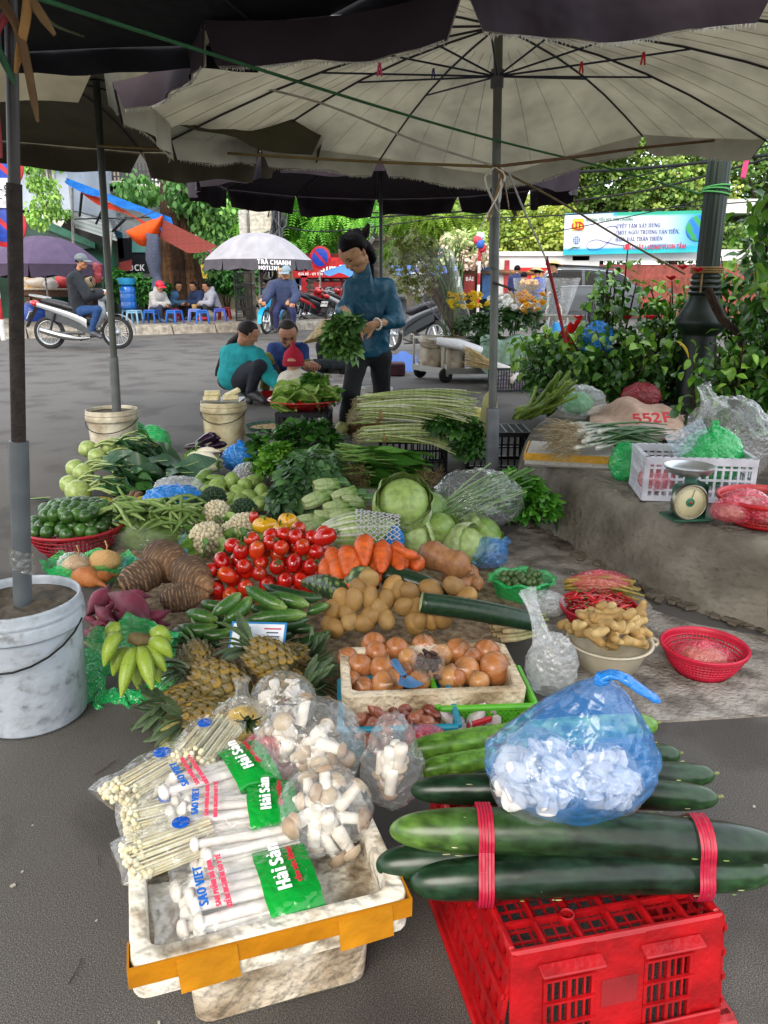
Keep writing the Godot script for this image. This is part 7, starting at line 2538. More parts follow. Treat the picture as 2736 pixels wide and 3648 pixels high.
func lay(nm:String,ms:Mesh,a:Vector3,b:Vector3,label:String,cat:String,grp:="",thick:=1.0,roll:=0.0)->MeshInstance3D:
	var ln:=a.distance_to(b)
	return put(nm,ms,along((a+b)/2,b-a,roll)*Transform3D(Basis.from_scale(V(ln*thick,ln*thick,ln)),Vector3.ZERO),label,cat,grp)
func lump(rx:float,ry:float,rz:float,hex:String,amp:float,sd:int,m:Material,nu:=22,nv:=16)->Mesh:
	var q:=mb(hex)
	q.ball(XS(Vector3.ZERO,V(rx,ry,rz)),nu,nv)
	q.rough(amp,0.5/maxf(rx,rz),sd)
	return q.mesh(m)
func turn()->Basis:
	return Basis.from_euler(V(rnd(0,6.28),rnd(0,6.28),rnd(0,6.28)))
func star(r:float,hex:String)->MB:
	var q:=mb(hex)
	for k in 5:
		q.leaf(X(V(0,0.002,0),-0.3,k*TAU/5,0),r,r*0.4,0.5,0.3,3)
	q.tube([Vector3.ZERO,V(0.002,r*0.5,0)],r*0.12,5)
	return q
func head_leaf(rad:float,hex:String,vein:String,sd:int,open:=0.0)->MB:
	var q:=MB.new()
	q.patch(28,24,func(u:float,v:float):
		var th:=lerpf(0.1,2.1,v)
		var w:=(u-0.5)*2.5*sin(clampf(v*2.6+0.25,0,1.57))
		var r:=rad*(1.0+0.02*sin(w*14.0)*v+open*v*v+0.05*smoothstep(0.75,1.0,v)+0.04*v*sin(u*23.0+sd)*v)
		return V(sin(w)*sin(th)*r,-cos(th)*r,cos(w)*sin(th)*r),func(u:float,v:float):
			var w:=absf(u-0.5)
			var k:=maxf(1.0-w*11.0*(0.3+v),0.0)
			var s:=pow(absf(sin(v*13.0-w*9.0)),8.0)*0.5*(1.0-w)
			return L(hex).lerp(L(vein),clampf(maxf(k,s)+0.35*(1.0-v),0,1)))
	return q
func cabbage(label:String,at:Vector3,rad:float,hex:String,vein:String,tiltv:Vector3,n:=6,open:=0.08)->Node3D:
	var o:=thing("cabbage",label,"cabbage",at)
	o.basis=Basis.from_euler(tiltv)
	var q:=mb(hex)
	q.ball(XS(Vector3.ZERO,V(rad,rad*0.92,rad)*0.97),28,20,func(d:Vector3):return 1.0+0.015*sin(d.x*20.0)*sin(d.z*17.0))
	part("heart",q,M.leafhead,o)
	for k in n:
		part("wrapper_leaf",head_leaf(rad*(0.975+0.028*k),hex,vein,k,open*k/n),M.leafhead,o,Transform3D(Basis(Vector3.UP,k*2.4),Vector3.ZERO))
	return o
func leafy(o:Node3D,called:String,kind:String,a:Vector3,dir:Vector3,ln:float,wd:float,hex:String,roll:=0.0):
	var q:=mb(hex)
	q.col=q.col*rnd(1.0,1.4)
	match kind:
		"kale":q.leaf(Transform3D(),ln,wd,0.3,0.25,9,0.55,0.5)
		"strap":q.leaf(Transform3D(),ln,wd,0.4,0.5,7,0.5)
		_:q.leaf(Transform3D(),ln,wd,0.45,0.3,6,0.8,0.2)
	q.col=L("b8c890")
	q.tube([V(0,0.003,0),V(0,-0.15*ln*0.3+0.004,ln*0.55)],[0.005,0.002],5)
	part(called,q,M.leaf,o,along(a,dir,roll))
func stall_back():
	R.seed=81
	var o:Node3D
	var q:MB
	bucket("stained cream bucket of concrete holding the olive umbrella pole",V(-1.846,0,-5.193),0.17,0.33,"cfccba",M.dirtyplastic,"a8a298")
	q=mb("1e1c1a")
	q.patch(24,5,func(u:float,v:float):
		var e:=v*(0.8+0.25*sin(u*TAU*3.0)+0.15*sin(u*TAU*5.0+1.0))
		var a:=1.0+0.24*e*cos(u*TAU)-0.06*e*sin(u*TAU)
		var y:=0.16+0.085*e*sin(u*TAU)
		var r:=0.148+y*0.045
		return V(-1.846,0,-5.193)+V(r*cos(a),y,r*sin(a)))
	solo("soot_stain",q,M.matte,"black soot stain on the side of the cream bucket","stain")
	bag("green_bag","green plastic bag behind the stained bucket",V(-1.608,0,-5.208)+V(0,0.09,-0.05),V(0.12,0.11,0.11),M.film_green,0.7,14,"",V(-0.8,1,0))
	bucket("old cream bucket with a tray of tofu on top",V(-1.151,0,-5.504),0.16,0.34,"cfc9a8",M.dirtyplastic)
	var tp:Vector3=V(-1.151,0,-5.504)+V(0,0.345,0)
	q=mb("b8bcc0")
	q.box(V(0.27,0.012,0.24),X(tp),0.005)
	solo("tray",q,M.steel,"steel tray on the cream bucket","tray")
	for k in 5:
		q=mb("e2d6a8")
		q.box(V(0.11,0.03,0.06),X(tp+[V(-0.07,0.022,0.06),V(-0.08,0.022,-0.03),V(-0.07,0.053,0.02),V(0.06,0.022,0.03),V(0.07,0.05,0.0)][k],0,0.1*k,0.0 if k<4 else 0.4),0.005)
		solo("tofu_block",q,M.mush,["tofu block at the front left of the tray","tofu block at the back left of the tray","tofu block stacked on the left ones","tofu block at the right of the tray","broken tofu block tilted on the right one"][k],"tofu")
	crate("black_crate","black plastic crate under the red bowl of lettuce",V(-0.573,0,-5.52),-0.05,V(0.36,0.27,0.3),"1a1b1e",M.plastic,9,4,true)
	var bc:Vector3=V(-0.578,0,-5.57)+V(0,0.275,0)
	q=mb("b81c1c")
	q.lathe([P(0.001,0.0),P(0.17,0.0),P(0.235,0.055),P(0.265,0.064),P(0.268,0.07),P(0.26,0.072),P(0.23,0.066),P(0.165,0.01),P(0.001,0.008)],48,X(bc))
	solo("red_bowl",q,M.gloss,"wide shallow red bowl of lettuce on the black crate","bowl")
	for k in 6:
		var at:Vector3=bc+[V(-0.14,0.11,0.06),V(-0.07,0.16,0),V(0.03,0.12,0.09),V(0.07,0.16,0),V(-0.15,0.06,0.12),V(0.15,0.1,0.05)][k]
		o=thing("lettuce",["green lettuce head at the left of the red bowl","lettuce head on top at the left","pale lettuce head at the front of the red bowl","lettuce head on top at the right of the bowl","small pale lettuce at the front left rim","frilly lettuce at the right of the bowl"][k],"lettuce",at)
		for j in 9:
			q=mb(["a8c070","b8cc84","8cb050","7aa044"][(j+k) % 4])
			q.leaf(Transform3D(),0.2,0.13,0.25,0.55,8,0.5,0.5)
			part("leaf",q,M.leaf,o,along(V(-0.07,rnd(-0.03,0.03),rnd(-0.03,0.05)),V(1,rnd(-0.35,0.25),rnd(-0.4,0.5)),rnd(-1.0,1.0)+(PI if j % 3==0 else 0.0)))
	greens("lettuce_tips","darker leaf tips at the right of the red bowl",bc,[[bc+V(0.18,0.09,0.04),0.08,0.05],[bc+V(0.08,0.2,0.02),0.08,0.03]],90,["4c7c34","6c9a48","3c6a2c"],0.06,0.04)
	q=mb("c02424")
	q.lathe([P(0.001,0.0),P(0.1,0.0),P(0.17,0.09),P(0.18,0.09),P(0.11,-0.005)],32,X(V(-1.105,0,-7.725)))
	solo("red_bowl",q,M.gloss,"small red bowl between the squatting woman and the child","bowl")
	for k in 3:
		bucket(["white bucket behind the red bowl of lettuce","clear tub behind the vendor's legs","pale bucket at the right of the child"][k],[V(-0.447,0,-6.481),V(-0.072,0,-6.834),V(-0.522,0,-7.366)][k],[0.15,0.15,0.17][k],[0.32,0.26,0.3][k],["d4d4d8","c8ccd0","c0bec4"][k],M.dirtyplastic)
	o=thing("woven_tray","round woven bamboo tray with green border on the ground","tray",V(-0.932,0,-6.265))
	q=mb("3c6a5c")
	q.lathe([P(0.17,0.0),P(0.2,0.03),P(0.205,0.03),P(0.18,-0.004)],40)
	part("rim",q,M.wood,o)
	for k in 26:
		q=mb("c8b48c" if k % 2 else "a89c7c")
		var x:=-0.165+0.33*(k/2)/12.0
		var hl:=sqrt(maxf(0.0,0.0289-x*x))
		q.box(V(0.018,0.003,hl*2.0),X(Vector3.ZERO,0,(PI/2)*(k % 2))*X(V(x,0.004+0.003*(k % 2),0)))
		part("woven_strip",q,M.wood,o)
	q=mb("9a7c54")
	q.lathe([P(0.001,0),P(0.16,0.0),P(0.2,0.12),P(0.21,0.12),P(0.17,-0.01)],32,X(V(-0.146,0,-6.061)))
	solo("wicker_basket",q,M.wood,"round wicker basket behind the stalk bundles","basket")
	crate("black_crate","black plastic crate under the pale stalk bundles",V(0.182,0,-4.861),0.0,V(0.42,0.22,0.32),"1a1b1e",M.plastic,9,3,true)
	crate("black_crate","black upturned crate behind the grey pole sleeve",V(0.73,0,-4.967),0.0,V(0.4,0.24,0.3),"1a1b1e",M.plastic,8,3,true)
	for k in 4:
		var a:Vector3=V(-0.157,0.38,-4.495)+[V(0,0.02,0.05),V(0.03,0.1,0),V(0.04,-0.07,0.14),V(0.02,0.06,0.12)][k]
		o=thing("stalk_bundle",["bundle of pale stalks at the back left of the stack","topmost bundle of pale stalks","lowest front bundle of pale stalks with roots at left","middle front bundle of pale stalks"][k],"vegetables",a)
		stems(o,"stalk",[a,a+V(0.22,0.012,0),a+V(0.44,0,0),a+V(0.6,-0.03,0.03)],60,0.0052,0.036,["c8d48c","b4c474","dce0b0","a0b460","e4e4c4"],0.6,false)
		for j in 14:
			stems(o,"front_stalk",[a+V(0,0.03,0.03),a+V(0.22,0.045,0.04),a+V(0.44,0.03,0.03),a+V(0.6,0,0.05)],1,0.006,0.022,["d0dc98","bccc80","e4e8c0"],0.6,true)
		q=mb("a08450")
		q.lathe([P(0.05,-0.01),P(0.054,0),P(0.05,0.01)],16,X(a+V(0.12,0,0),0,0,PI/2))
		wpart("tie",q,M.vegmat,o)
		q=MB.new()
		for j in 90:
			q.col=L(["c4b890","a89868"][j % 2])
			q.tube([a+rv(0.04),a+V(rnd(-0.07,-0.01),rnd(-0.05,0.02),rnd(-0.04,0.05))],0.0015,3)
		wpart("roots",q,M.vegmat,o).set_meta("kind","stuff")
	var wp:Vector3=V(0.347,0.36,-4.377)
	greens("stalk_leaves","feathery dark green leaf ends of the stalk bundles hanging down at right",wp,[[wp,0.12,0.07],[wp+V(0.1,-0.03,0.04),0.1,0.08],[wp+V(0.13,-0.13,0.06),0.08,0.1]],480,["2f5a24","3f6f2c","548638","26481e"],0.06,0.035,0,"lobed",V(0.5,-0.4,0.3))
	wp=V(-0.529,0.2,-4.56)
	greens("herb_heap","heap of dark shiny herb leaves in front of the black crate",wp,[[wp+V(-0.12,0,0.0),0.16,0.1],[wp+V(0.06,0.06,0),0.16,0.08],[wp+V(-0.16,-0.12,0.1),0.13,0.1],[wp+V(0.16,0.02,0.05),0.13,0.07]],640,["2c5420","3c6c2a","4c8034","234418"],0.065,0.042,0,"oval")
	greens("parsley_bunch","bright green parsley bunch lying on the herb heap",wp,[[V(-0.607,0.2,-4.302),0.08,0.06],[V(-0.624,0.16,-4.129),0.08,0.06]],260,["6a9c34","7fb040","558a2c"],0.05,0.035)
	o=thing("herb_stalks","tied bundle of thin green herb stalks on the herb heap","vegetables",V(-0.369,0.2,-4.302))
	stems(o,"stalk",[V(-0.49,0.22,-4.211),V(-0.357,0.23,-4.166),V(-0.233,0.2,-4.126)],60,0.004,0.03,["5c8438","74984c","8aac5c"])
	wp=V(-0.403,0.16,-3.824)
	greens("chrysanthemum_greens","drooping grey green crown daisy leaves in the middle of the stall",wp,[[wp,0.13,0.1],[wp+V(0.02,0.06,-0.1),0.13,0.08],[wp+V(-0.06,-0.06,0.1),0.1,0.08]],420,["42663e","537a4c","355634","64885a"],0.08,0.05,0,"lobed",V(-0.2,-0.8,0.6))
	o=thing("mustard_greens","bundles of long mustard greens with brown roots at both ends","vegetables",V(0.028,0.12,-4.24))
	for k in 46:
		var a:Vector3=V(-0.154,0.16,-4.184)+V(rnd(-0.03,0.05),rnd(-0.1,0.12),rnd(-0.08,0.1))
		q=mb(["5c9a40","74b050","4c8434","8abc64"][k % 4])
		q.leaf(Transform3D(),rnd(0.3,0.42),rnd(0.05,0.085),0.12,0.4,7,0.6,0.3)
		q.col=L("a8c878")
		q.tube([V(0,0.004,-0.1),V(0,0.006,0.0),V(0,0,0.22)],[0.006,0.006,0.002],5)
		part("leaf",q,M.leaf,o,along(a-o.position,V(1,rnd(-0.2,0.12),rnd(-0.15,0.25)),rnd(-0.9,0.9)))
	q=MB.new()
	for k in 260:
		q.col=L(["a8905c","8c7444","c0a878"][k % 3])
		var a:Vector3=[V(-0.151,0.13,-4.091),V(0.239,0.12,-4.028)][k % 2]+rv(0.06)
		q.tube([a,a+rv(0.03),a+rv(0.05)],0.0014,3)
	wpart("roots",q,M.vegmat,o).set_meta("kind","stuff")
	q=mb("8c9088")
	q.box(V(0.12,0.09,0.05),X(V(-0.098,0.05,-3.953)),0.006)
	solo("grey_box",q,M.dirtyplastic,"corner of a grey plastic box beside the big cabbage","box")
	for k in 11:
		var at:Vector3=[V(-0.305,0.227,-3.52),V(-0.213,0.195,-3.431),V(-0.343,0.183,-3.397),V(-0.247,0.164,-3.349),V(-0.173,0.183,-3.397),V(-0.289,0.141,-3.295),V(-0.359,0.128,-3.266),V(-0.21,0.138,-3.289),V(-0.328,0.103,-3.211),V(-0.24,0.113,-3.233),V(-0.299,0.195,-3.431)][k]
		o=thing("bok_choy","pale stemmed bok choy head stacked in the middle of the stall","bok choy",at,0.0,"bok choy heads in the stack")
		for j in 7:
			var a:=j*2.4
			q=MB.new()
			q.patch(6,8,func(u:float,v:float):
				var w:float=(u-0.5)*2.0
				return V(w*0.022*(0.5+v*0.8),0.016*(1.0-w*w)*(1.0-v*0.4)+0.012+0.012*sin(PI*v),v*0.12-0.03),func(u:float,v:float):return L("c4d498").lerp(L("7fac48"),v*v))
			part("stalk",q,M.veg,o,along(Vector3.ZERO,V(0.9,0.3*sin(k*1.0),-0.35+0.3*sin(k*3.0)))*Transform3D(Basis(V(0,0,1),a),Vector3.ZERO))
		leafy(o,"leaf","",V(0.08,0.01,-0.03),V(0.9,-0.1,-0.4),0.12,0.08,"3f7a2c",0.4)
	q=mb()
	var pr:=[]
	for k in 11:
		pr.append(P(0.235+0.075*cos(TAU*k/10),0.085+0.08*sin(TAU*k/10)))
	q.lathe(pr,48,X(V(0.611,0,-3.922)))
	for k in 48:
		q.box(V(0.03,0.12,0.012),X(V(0.611,0,-3.922)+V(0,0.085,0),0,TAU*k/48,0)*X(V(0.302,0,0),0.4))
	solo("old_tyre",q,M.rubber,"old rubber tyre round the foot of the middle pole","tyre")
	wp=V(0.41,0.2,-3.262)
	o=thing("bagged_greens","long green herbs inside the clear bag on the tyre","vegetables",wp)
	stems(o,"stalk",[wp+V(-0.14,-0.02,0.08),wp+V(0,0.04,0.03),wp+V(0.14,0.09,0)],70,0.005,0.05,["4c7c34","6a9848","86ac60"],0.7,false)
	bag("clear_bag","clear plastic bag over the herbs on the tyre",wp+V(0,0.04,0.03),V(0.19,0.13,0.13),M.film,0.3,22,"",V(1,0.7,0),"plastic bag",0.2)
	wp=V(0.634,0.2,-3.375)
	greens("coriander_bunch","bright green coriander bunch spilling out of the clear bag",wp,[[wp,0.1,0.1],[wp+V(0.05,-0.05,0.05),0.1,0.09],[wp+V(-0.05,0.05,0),0.08,0.06]],420,["4f8c2c","64a038","3c7424"],0.055,0.04)
	o=thing("leek_leaves","dark leek leaves hanging over the tyre beside the coriander","vegetables",V(0.77,0.15,-3.512))
	for k in 7:
		leafy(o,"leaf","strap",Vector3.ZERO,V(0.35+0.1*k,-0.5,0.7-0.15*k),0.2,0.022,"3c5c4c",0.3*k)
	q=mb("b8b478")
	q.lathe([P(0.001,0),P(0.05,0.01),P(0.055,0.1),P(0.05,0.17),P(0.035,0.24),P(0.001,0.27)],20,X(V(0.646,0.25,-4.698)))
	q.rough(0.004,20.0,3)
	solo("pale_gourd",q,M.sweet,"upright pale yellow green gourd behind the middle pole","gourd")
	bag("yellow_bag","yellow plastic bag lying behind the black crate",V(0.694,0.12,-6.012),V(0.16,0.09,0.12),M.film_yellow,0.2,25)
	bag("clear_bag","pale clear bag behind the stalk bundles",V(0.631,0.1,-6.726),V(0.13,0.08,0.1),M.film_thick,0.0,26)
	bag("blue_bag","pale blue bag behind the stalk bundles beside the tub",V(0.124,0.08,-6.723),V(0.1,0.08,0.08),M.film_blue,0.3,27)
	var eg:=spindle([0.0,0.11,0.13,0.16,0.17,0.13,0.0],["3c4a2c","2c1828","2c1430","2a1230","2c1432"],0.06,14).mesh(M.tomato)
	for e in [[V(-1.368,0.076,-5.14),V(-1.176,0.072,-5.126),0],[V(-1.238,0.126,-5.069),V(-1.102,0.143,-5.139),0],[V(-1.212,0.082,-5.079),V(-1.062,0.1,-5.147),0],[V(-1.235,0.133,-4.925),V(-1.114,0.176,-5.085),0],[V(-1.108,0.042,-5.016),V(-1.027,0.06,-5.08),0]]:
		lay("eggplant",eg,e[0],e[1],"dark purple eggplant behind the white radishes","eggplant","eggplants behind the radishes",1.0)
	var rd:=spindle([0.0,0.05,0.12,0.14,0.13,0.1],["e8dcc0","f2ecd8","f2eed8","dce4b8"],0.05,16,16,0.006).mesh(M.mush)
	for e in [[V(-0.987,0.163,-4.602),V(-1.142,0.163,-4.602),0],[V(-0.959,0.123,-4.524),V(-1.188,0.138,-4.585),0],[V(-1.172,0.111,-4.477),V(-0.998,0.118,-4.506),0],[V(-1.175,0.075,-4.425),V(-0.994,0.09,-4.48),0],[V(-1.019,0.117,-4.675),V(-1.217,0.1,-4.6),0],[V(-1.192,0.033,-4.426),V(-1.08,0.048,-4.48),0]]:
		o=lay("white_radish",rd,e[0],e[1],"white radish with root hair in the radish pile","radish","white radishes",1.05)
		o=put("radish_tops",star(0.06,"8cb44c").mesh(M.leaf),along(e[1],e[1]-e[0])*X(Vector3.ZERO,PI/2),"short green leaf tops of a white radish","leaf tops","radish tops")
	bag("blue_bag","knotted blue bag right of the radishes",V(-0.892,0.1,-4.688),V(0.11,0.09,0.09),M.film_blue2,0.4,30)
	bag("grey_bag","clear bag with dark contents below the knotted blue bag",V(-0.77,0.08,-4.292),V(0.1,0.08,0.09),M.film_thick,0.0,31)
	q=mb("30343a")
	q.ball(XS(V(-0.771,0.07,-4.299),V(0.08,0.06,0.07)),14,10)
	solo("dark_goods",q,M.vegmat,"dark contents of the clear bag by the blue bag","goods")
	var lu:=spindle([0.02,0.09,0.11,0.11,0.09,0.02],["a4b864","88a850","82a44a","90b058"],0.06,14).mesh(M.u_gourd)
	for e in [[V(-1.019,0.09,-3.947),V(-0.976,0.146,-4.221),0],[V(-1.024,0.119,-4.083),V(-0.848,0.12,-4.088),0],[V(-1.038,0.089,-4.027),V(-0.856,0.096,-4.06),0],[V(-1.03,0.055,-4.038),V(-0.886,0.062,-4.07),0],[V(-1.034,0.046,-3.996),V(-0.901,0.051,-4.017),0]]:
		lay("pale_cucumber",lu,e[0],e[1],"pale green smooth cucumber under the radishes","cucumber","pale cucumbers under the radishes",1.0)
	var ch:=MB.new()
	ch.col=L("9cb85c")
	ch.ball(XS(Vector3.ZERO,V(0.042,0.04,0.06)),24,14,func(d:Vector3):return (1.0-0.16*maxf(d.z,0.0))*(1.0+0.05*cos(5.0*atan2(d.y,d.x))))
	var chm:=ch.mesh(M.veg)
	for e in [V(-0.873,0.127,-3.904),V(-0.808,0.14,-3.95),V(-0.726,0.124,-3.895),V(-0.753,0.107,-3.839),V(-0.689,0.137,-3.941),V(-0.856,0.1,-3.818),V(-0.687,0.093,-3.798),V(-0.788,0.084,-3.77),V(-0.633,0.107,-3.839),V(-0.632,0.076,-3.746),V(-0.724,0.073,-3.739),V(-0.908,0.107,-3.839),V(-0.59,0.089,-3.786)]:
		put("chayote",chm,Transform3D(turn(),e),"pale green ribbed chayote in the pile behind the cauliflowers","chayote","chayotes")
	for k in 8:
		var broc:=k<4
		var at:Vector3=[V(-0.82,0.149,-3.571),V(-0.847,0.14,-3.469),V(-0.646,0.134,-3.413),V(-0.885,0.136,-3.429),V(-0.767,0.13,-3.374),V(-0.756,0.099,-3.115),V(-0.617,0.112,-3.216),V(-0.664,0.107,-3.183)][k]
		o=thing("broccoli" if broc else "cauliflower",["dark green broccoli head at the top of the cauliflower heap","dark green broccoli head at the left of the cauliflowers","broccoli head right of the cauliflowers","small broccoli head behind the bean bag","cauliflower half wrapped in pale leaves","cauliflower at the front left facing the camera","cauliflower at the right beside the tomatoes","small cauliflower between the two front ones"][k],"broccoli" if broc else "cauliflower",at)
		var rr:float=[0.055,0.05,0.055,0.045,0.06,0.068,0.065,0.045][k]
		q=mb("2c4a2a" if broc else "e4d8b4")
		for j in 90:
			var y:=1.0-1.25*(j+0.5)/90
			var a:=j*2.39996
			var d:=V(cos(a)*sqrt(maxf(0,1-y*y)),y,sin(a)*sqrt(maxf(0,1-y*y)))
			q.col=(L("2c4a2a") if broc else L("e6dab8"))*rnd(0.85,1.12)
			q.ball(X(d*rr,0,0,0,rr*rnd(0.13,0.2)),8,6)
		q.ball(X(Vector3.ZERO,0,0,0,rr*0.98),16,10)
		q.rough(0.006 if broc else 0.003,90.0 if broc else 60.0,k)
		part("curd",q,M.vegmat if broc else M.mush,o,X(Vector3.ZERO,0.5,0.3*k,0.2))
		if not broc:
			for j in 8:
				leafy(o,"leaf","kale",V(cos(j*0.8)*rr*0.6,-rr*0.7,sin(j*0.8)*rr*0.6),V(cos(j*0.8),0.9,sin(j*0.8)),rr*rnd(1.5,2.1),rr*1.1,["8cac5c","a4bc74","5f8a48"][j % 3],rnd(-0.3,0.3)+PI/2)
func stall_middle():
	R.seed=91
	var o:Node3D
	var q:MB
	var ms:Array
	for k in 7:
		var at:Vector3=[V(-1.685,0.166,-4.432),V(-1.666,0.192,-4.583),V(-1.693,0.121,-4.213),V(-1.756,0.134,-4.272),V(-1.649,0.07,-4.002),V(-1.721,0.091,-4.082),V(-1.785,0.187,-4.553)][k]
		o=thing("kohlrabi",["kohlrabi bulb at the front top of the kohlrabi pile","kohlrabi bulb highest in the pile by the stained bucket","kohlrabi bulb in the middle left of its pile","kohlrabi bulb at the left edge of its pile","largest kohlrabi bulb at the bottom front","kohlrabi bulb low at the left edge","kohlrabi bulb half hidden at the back"][k],"kohlrabi",at)
		q=mb("a8bc6c")
		var rr:float=[0.055,0.052,0.058,0.055,0.07,0.055,0.055][k]
		q.ball(XS(Vector3.ZERO,V(rr,rr*0.92,rr)),24,16)
		q.rough(0.006,14.0,k)
		part("bulb",q,M.veg,o)
		for j in 7:
			q=mb("a4b870")
			var d:=V(0.8+rnd(-0.3,0.3),rnd(-0.1,0.5),rnd(-0.5,0.35)).normalized()
			q.tube(curve([d*rr*0.9,d*(rr+0.07)+V(0,0.01,0),d*(rr+0.18)-V(0,0.03,0)],6),[0.007,0.006,0.005,0.005,0.005,0.004],6)
			part("stalk",q,M.veg,o)
			leafy(o,"leaf","kale",d*(rr+0.14)-V(0,0.02,0),V(1,rnd(-0.35,0.05),rnd(-0.4,0.5)),rnd(0.2,0.3),rnd(0.1,0.15),["4a6a5c","3c5c48","5c7c70","44704a"][(j+k) % 4],rnd(-0.8,0.8))
	o=thing("kohlrabi_leaves","large dark blue green leaves spread right of the kohlrabi bulbs","leaves",V(-1.349,0.08,-4.185))
	for k in 26:
		var at:Vector3=V(-1.395,0.09,-4.252)+V(rnd(-0.2,0.22),rnd(0,0.07),rnd(-0.15,0.2))
		leafy(o,"leaf","kale",at-o.position,V(rnd(0.3,1),rnd(-0.3,0.15),rnd(-0.5,0.5)),rnd(0.18,0.28),rnd(0.1,0.16),["3f5f50","34523e","54766a","3c6a34","2c4a30"][k % 5],rnd(-0.9,0.9))
	o=thing("fallen_leaf","single dark leaf on its stalk lying on the road left of the kohlrabi","leaf",V(-1.847,0.01,-4.05))
	leafy(o,"blade","strap",V(-0.14,0.005,0.03),V(1,0.12,-0.25),0.3,0.04,"34523e",0.0)
	q=mb()
	q.patch(14,8,func(u:float,v:float):return V(-1.657,0.01,-3.888)+V(u*0.55,0.02*absf(sin(u*9.0+v*5.0)),(v-0.6)*0.28))
	solo("yellow_sheet",q,M.film_yellow,"thin yellow plastic under the kohlrabi","plastic sheet")
	for k in 8:
		q=mb(["8a6844","7c5a38","946e48","c8b830","d0c438","b8a828","98743c","c4c048"][k])
		var e:Array=[[V(-1.383,0.081,-3.696),V(-1.294,0.091,-3.806)],[V(-1.281,0.082,-3.709),V(-1.305,0.099,-3.896)],[V(-1.262,0.085,-3.74),V(-1.265,0.096,-3.868)],[V(-1.249,0.081,-3.696),V(-1.21,0.089,-3.786)],[V(-1.219,0.077,-3.659),V(-1.189,0.086,-3.747)],[V(-1.353,0.076,-3.647),V(-1.272,0.081,-3.696)],[V(-1.318,0.077,-3.659),V(-1.229,0.082,-3.709)],[V(-1.359,0.069,-3.576),V(-1.277,0.074,-3.623)]][k]
		q.tube(curve([e[0],e[0].lerp(e[1],0.5)+V(0,0.015,0),e[1]],7),[0.008,0.014,0.016,0.016,0.016,0.014,0.006],8)
		solo("tamarind" if k not in [3,4,5,7] else "yellow_pepper",q,M.vegmat if k not in [3,4,5,7] else M.veg,["long brown tamarind pod at the left below the kohlrabi leaves","upright brown pod beside the yellow green peppers","brown pod leaning right of the upright one","yellow green long pepper on top","lower yellow green long pepper","yellow green pepper lying left of the pods","brown pod under the yellow green peppers","pale yellow pepper nearest the limes"][k],"tamarind" if k not in [3,4,5,7] else "pepper")
	bag("blue_bag","blue bag with a clear bag on top behind the green beans",V(-1.064,0.1,-3.774),V(0.15,0.06,0.11),M.film_blue2,0.2,41,"",V(1,0.6,0.2),"plastic bag",0.2)
	bag("clear_bag","crumpled clear bag on the blue bag behind the beans",V(-1.075,0.13,-3.892),V(0.12,0.05,0.08),M.film_thick,0.0,42)
	var lb:Vector3=V(-1.371,0,-3.155)
	holed_basket("lime_basket","round red lattice basket heaped with limes",lb+V(0,0,-0.1),0.215,0.12,"a81c28",34,5)
	ms=[]
	for k in 4:
		q=mb(["3f6a26","35601f","4c7a2c","2f5420"][k])
		q.ball(XS(Vector3.ZERO,V(0.029,0.029,0.031)),20,14,func(d:Vector3):return 1.0+0.09*pow(absf(d.z),24.0))
		ms.append(q.mesh(M.citrus))
	for layer in 2:
		for k in 40:
			var a:=k*2.39996
			var r:=0.19*sqrt((k+0.5)/40.0)*(1.0-0.3*layer)
			put("lime",ms[R.randi() % 4],Transform3D(turn(),lb+V(cos(a)*r,0.125+0.05*layer+(0.19-r)*0.22,-0.1+sin(a)*r)),"dark green lime in the red lattice basket","lime","limes in the red basket")
	var bb:Vector3=V(-1.063,0.06,-3.328)
	o=thing("green_beans","heap of flat green beans in an open clear bag","beans",bb)
	for k in 120:
		q=mb(["7f9f4c","90ac5c","6c8c40","a0b86c"][k % 4])
		var a:Vector3=bb+V(rnd(-0.17,0.2),0.04+rnd(0,0.09),rnd(-0.13,0.13))
		var d:=V(rnd(-1,1),rnd(-0.25,0.15),rnd(-0.55,0.55)).normalized()*rnd(0.06,0.1)
		q.tube(curve([a-d,a+V(0,0.02,0),a+d],6),[0.003,0.007,0.008,0.008,0.007,0.002],6)
		wpart("bean",q,M.vegmat,o)
	q=mb("6c8c40")
	q.ball(XS(bb+V(0.01,0.0,0),V(0.18,0.09,0.13)),20,12)
	q.rough(0.03,12.0,3)
	wpart("lower_beans",q,M.vegmat,o).set_meta("kind","stuff")
	q=mb()
	q.patch(40,10,func(u:float,v:float):
		var a:=u*TAU
		var f:=1.0+0.05*sin(a*9.0+v*6.0)
		return bb+V(cos(a)*(0.19+0.04*v)*f,-0.06+0.15*v*(0.8+0.2*sin(a*5.0)),sin(a)*(0.14+0.03*v)*f))
	q.rough(0.012,12.0,5)
	solo("clear_bag",q,M.film,"open clear bag round the green beans","plastic bag")
	q=mb()
	var jb:Vector3=V(-1.168,0.03,-2.858)
	q.patch(36,8,func(u:float,v:float):
		var a:=u*TAU
		return jb+V(cos(a)*(0.15+0.03*v+0.012*sin(a*13.0)),0.07*v+0.015*sin(a*7.0)*v,sin(a)*(0.09+0.02*v)))
	q.rough(0.01,14.0,3)
	solo("green_bag",q,M.film_green,"open green bag holding two round tubers","plastic bag")
	for k in 2:
		q=mb(["b89a6c","caa670"][k])
		var at:Vector3=[V(-1.212,0.08,-2.845),V(-1.109,0.09,-2.871)][k]
		q.ball(XS(at,[V(0.055,0.042,0.05),V(0.062,0.046,0.05)][k]),24,16)
		q.rough(0.008,14.0,k+3)
		q.tube([at+V(0.01,0.04,0),at+V(0.02,0.065,0.01),at+V(0.01,0.085,0)],0.003,5)
		solo("jicama",q,M.root,["brownish tuber partly wrapped in clear film in the green bag","pale round tuber with a stalk in the green bag"][k],"tuber")
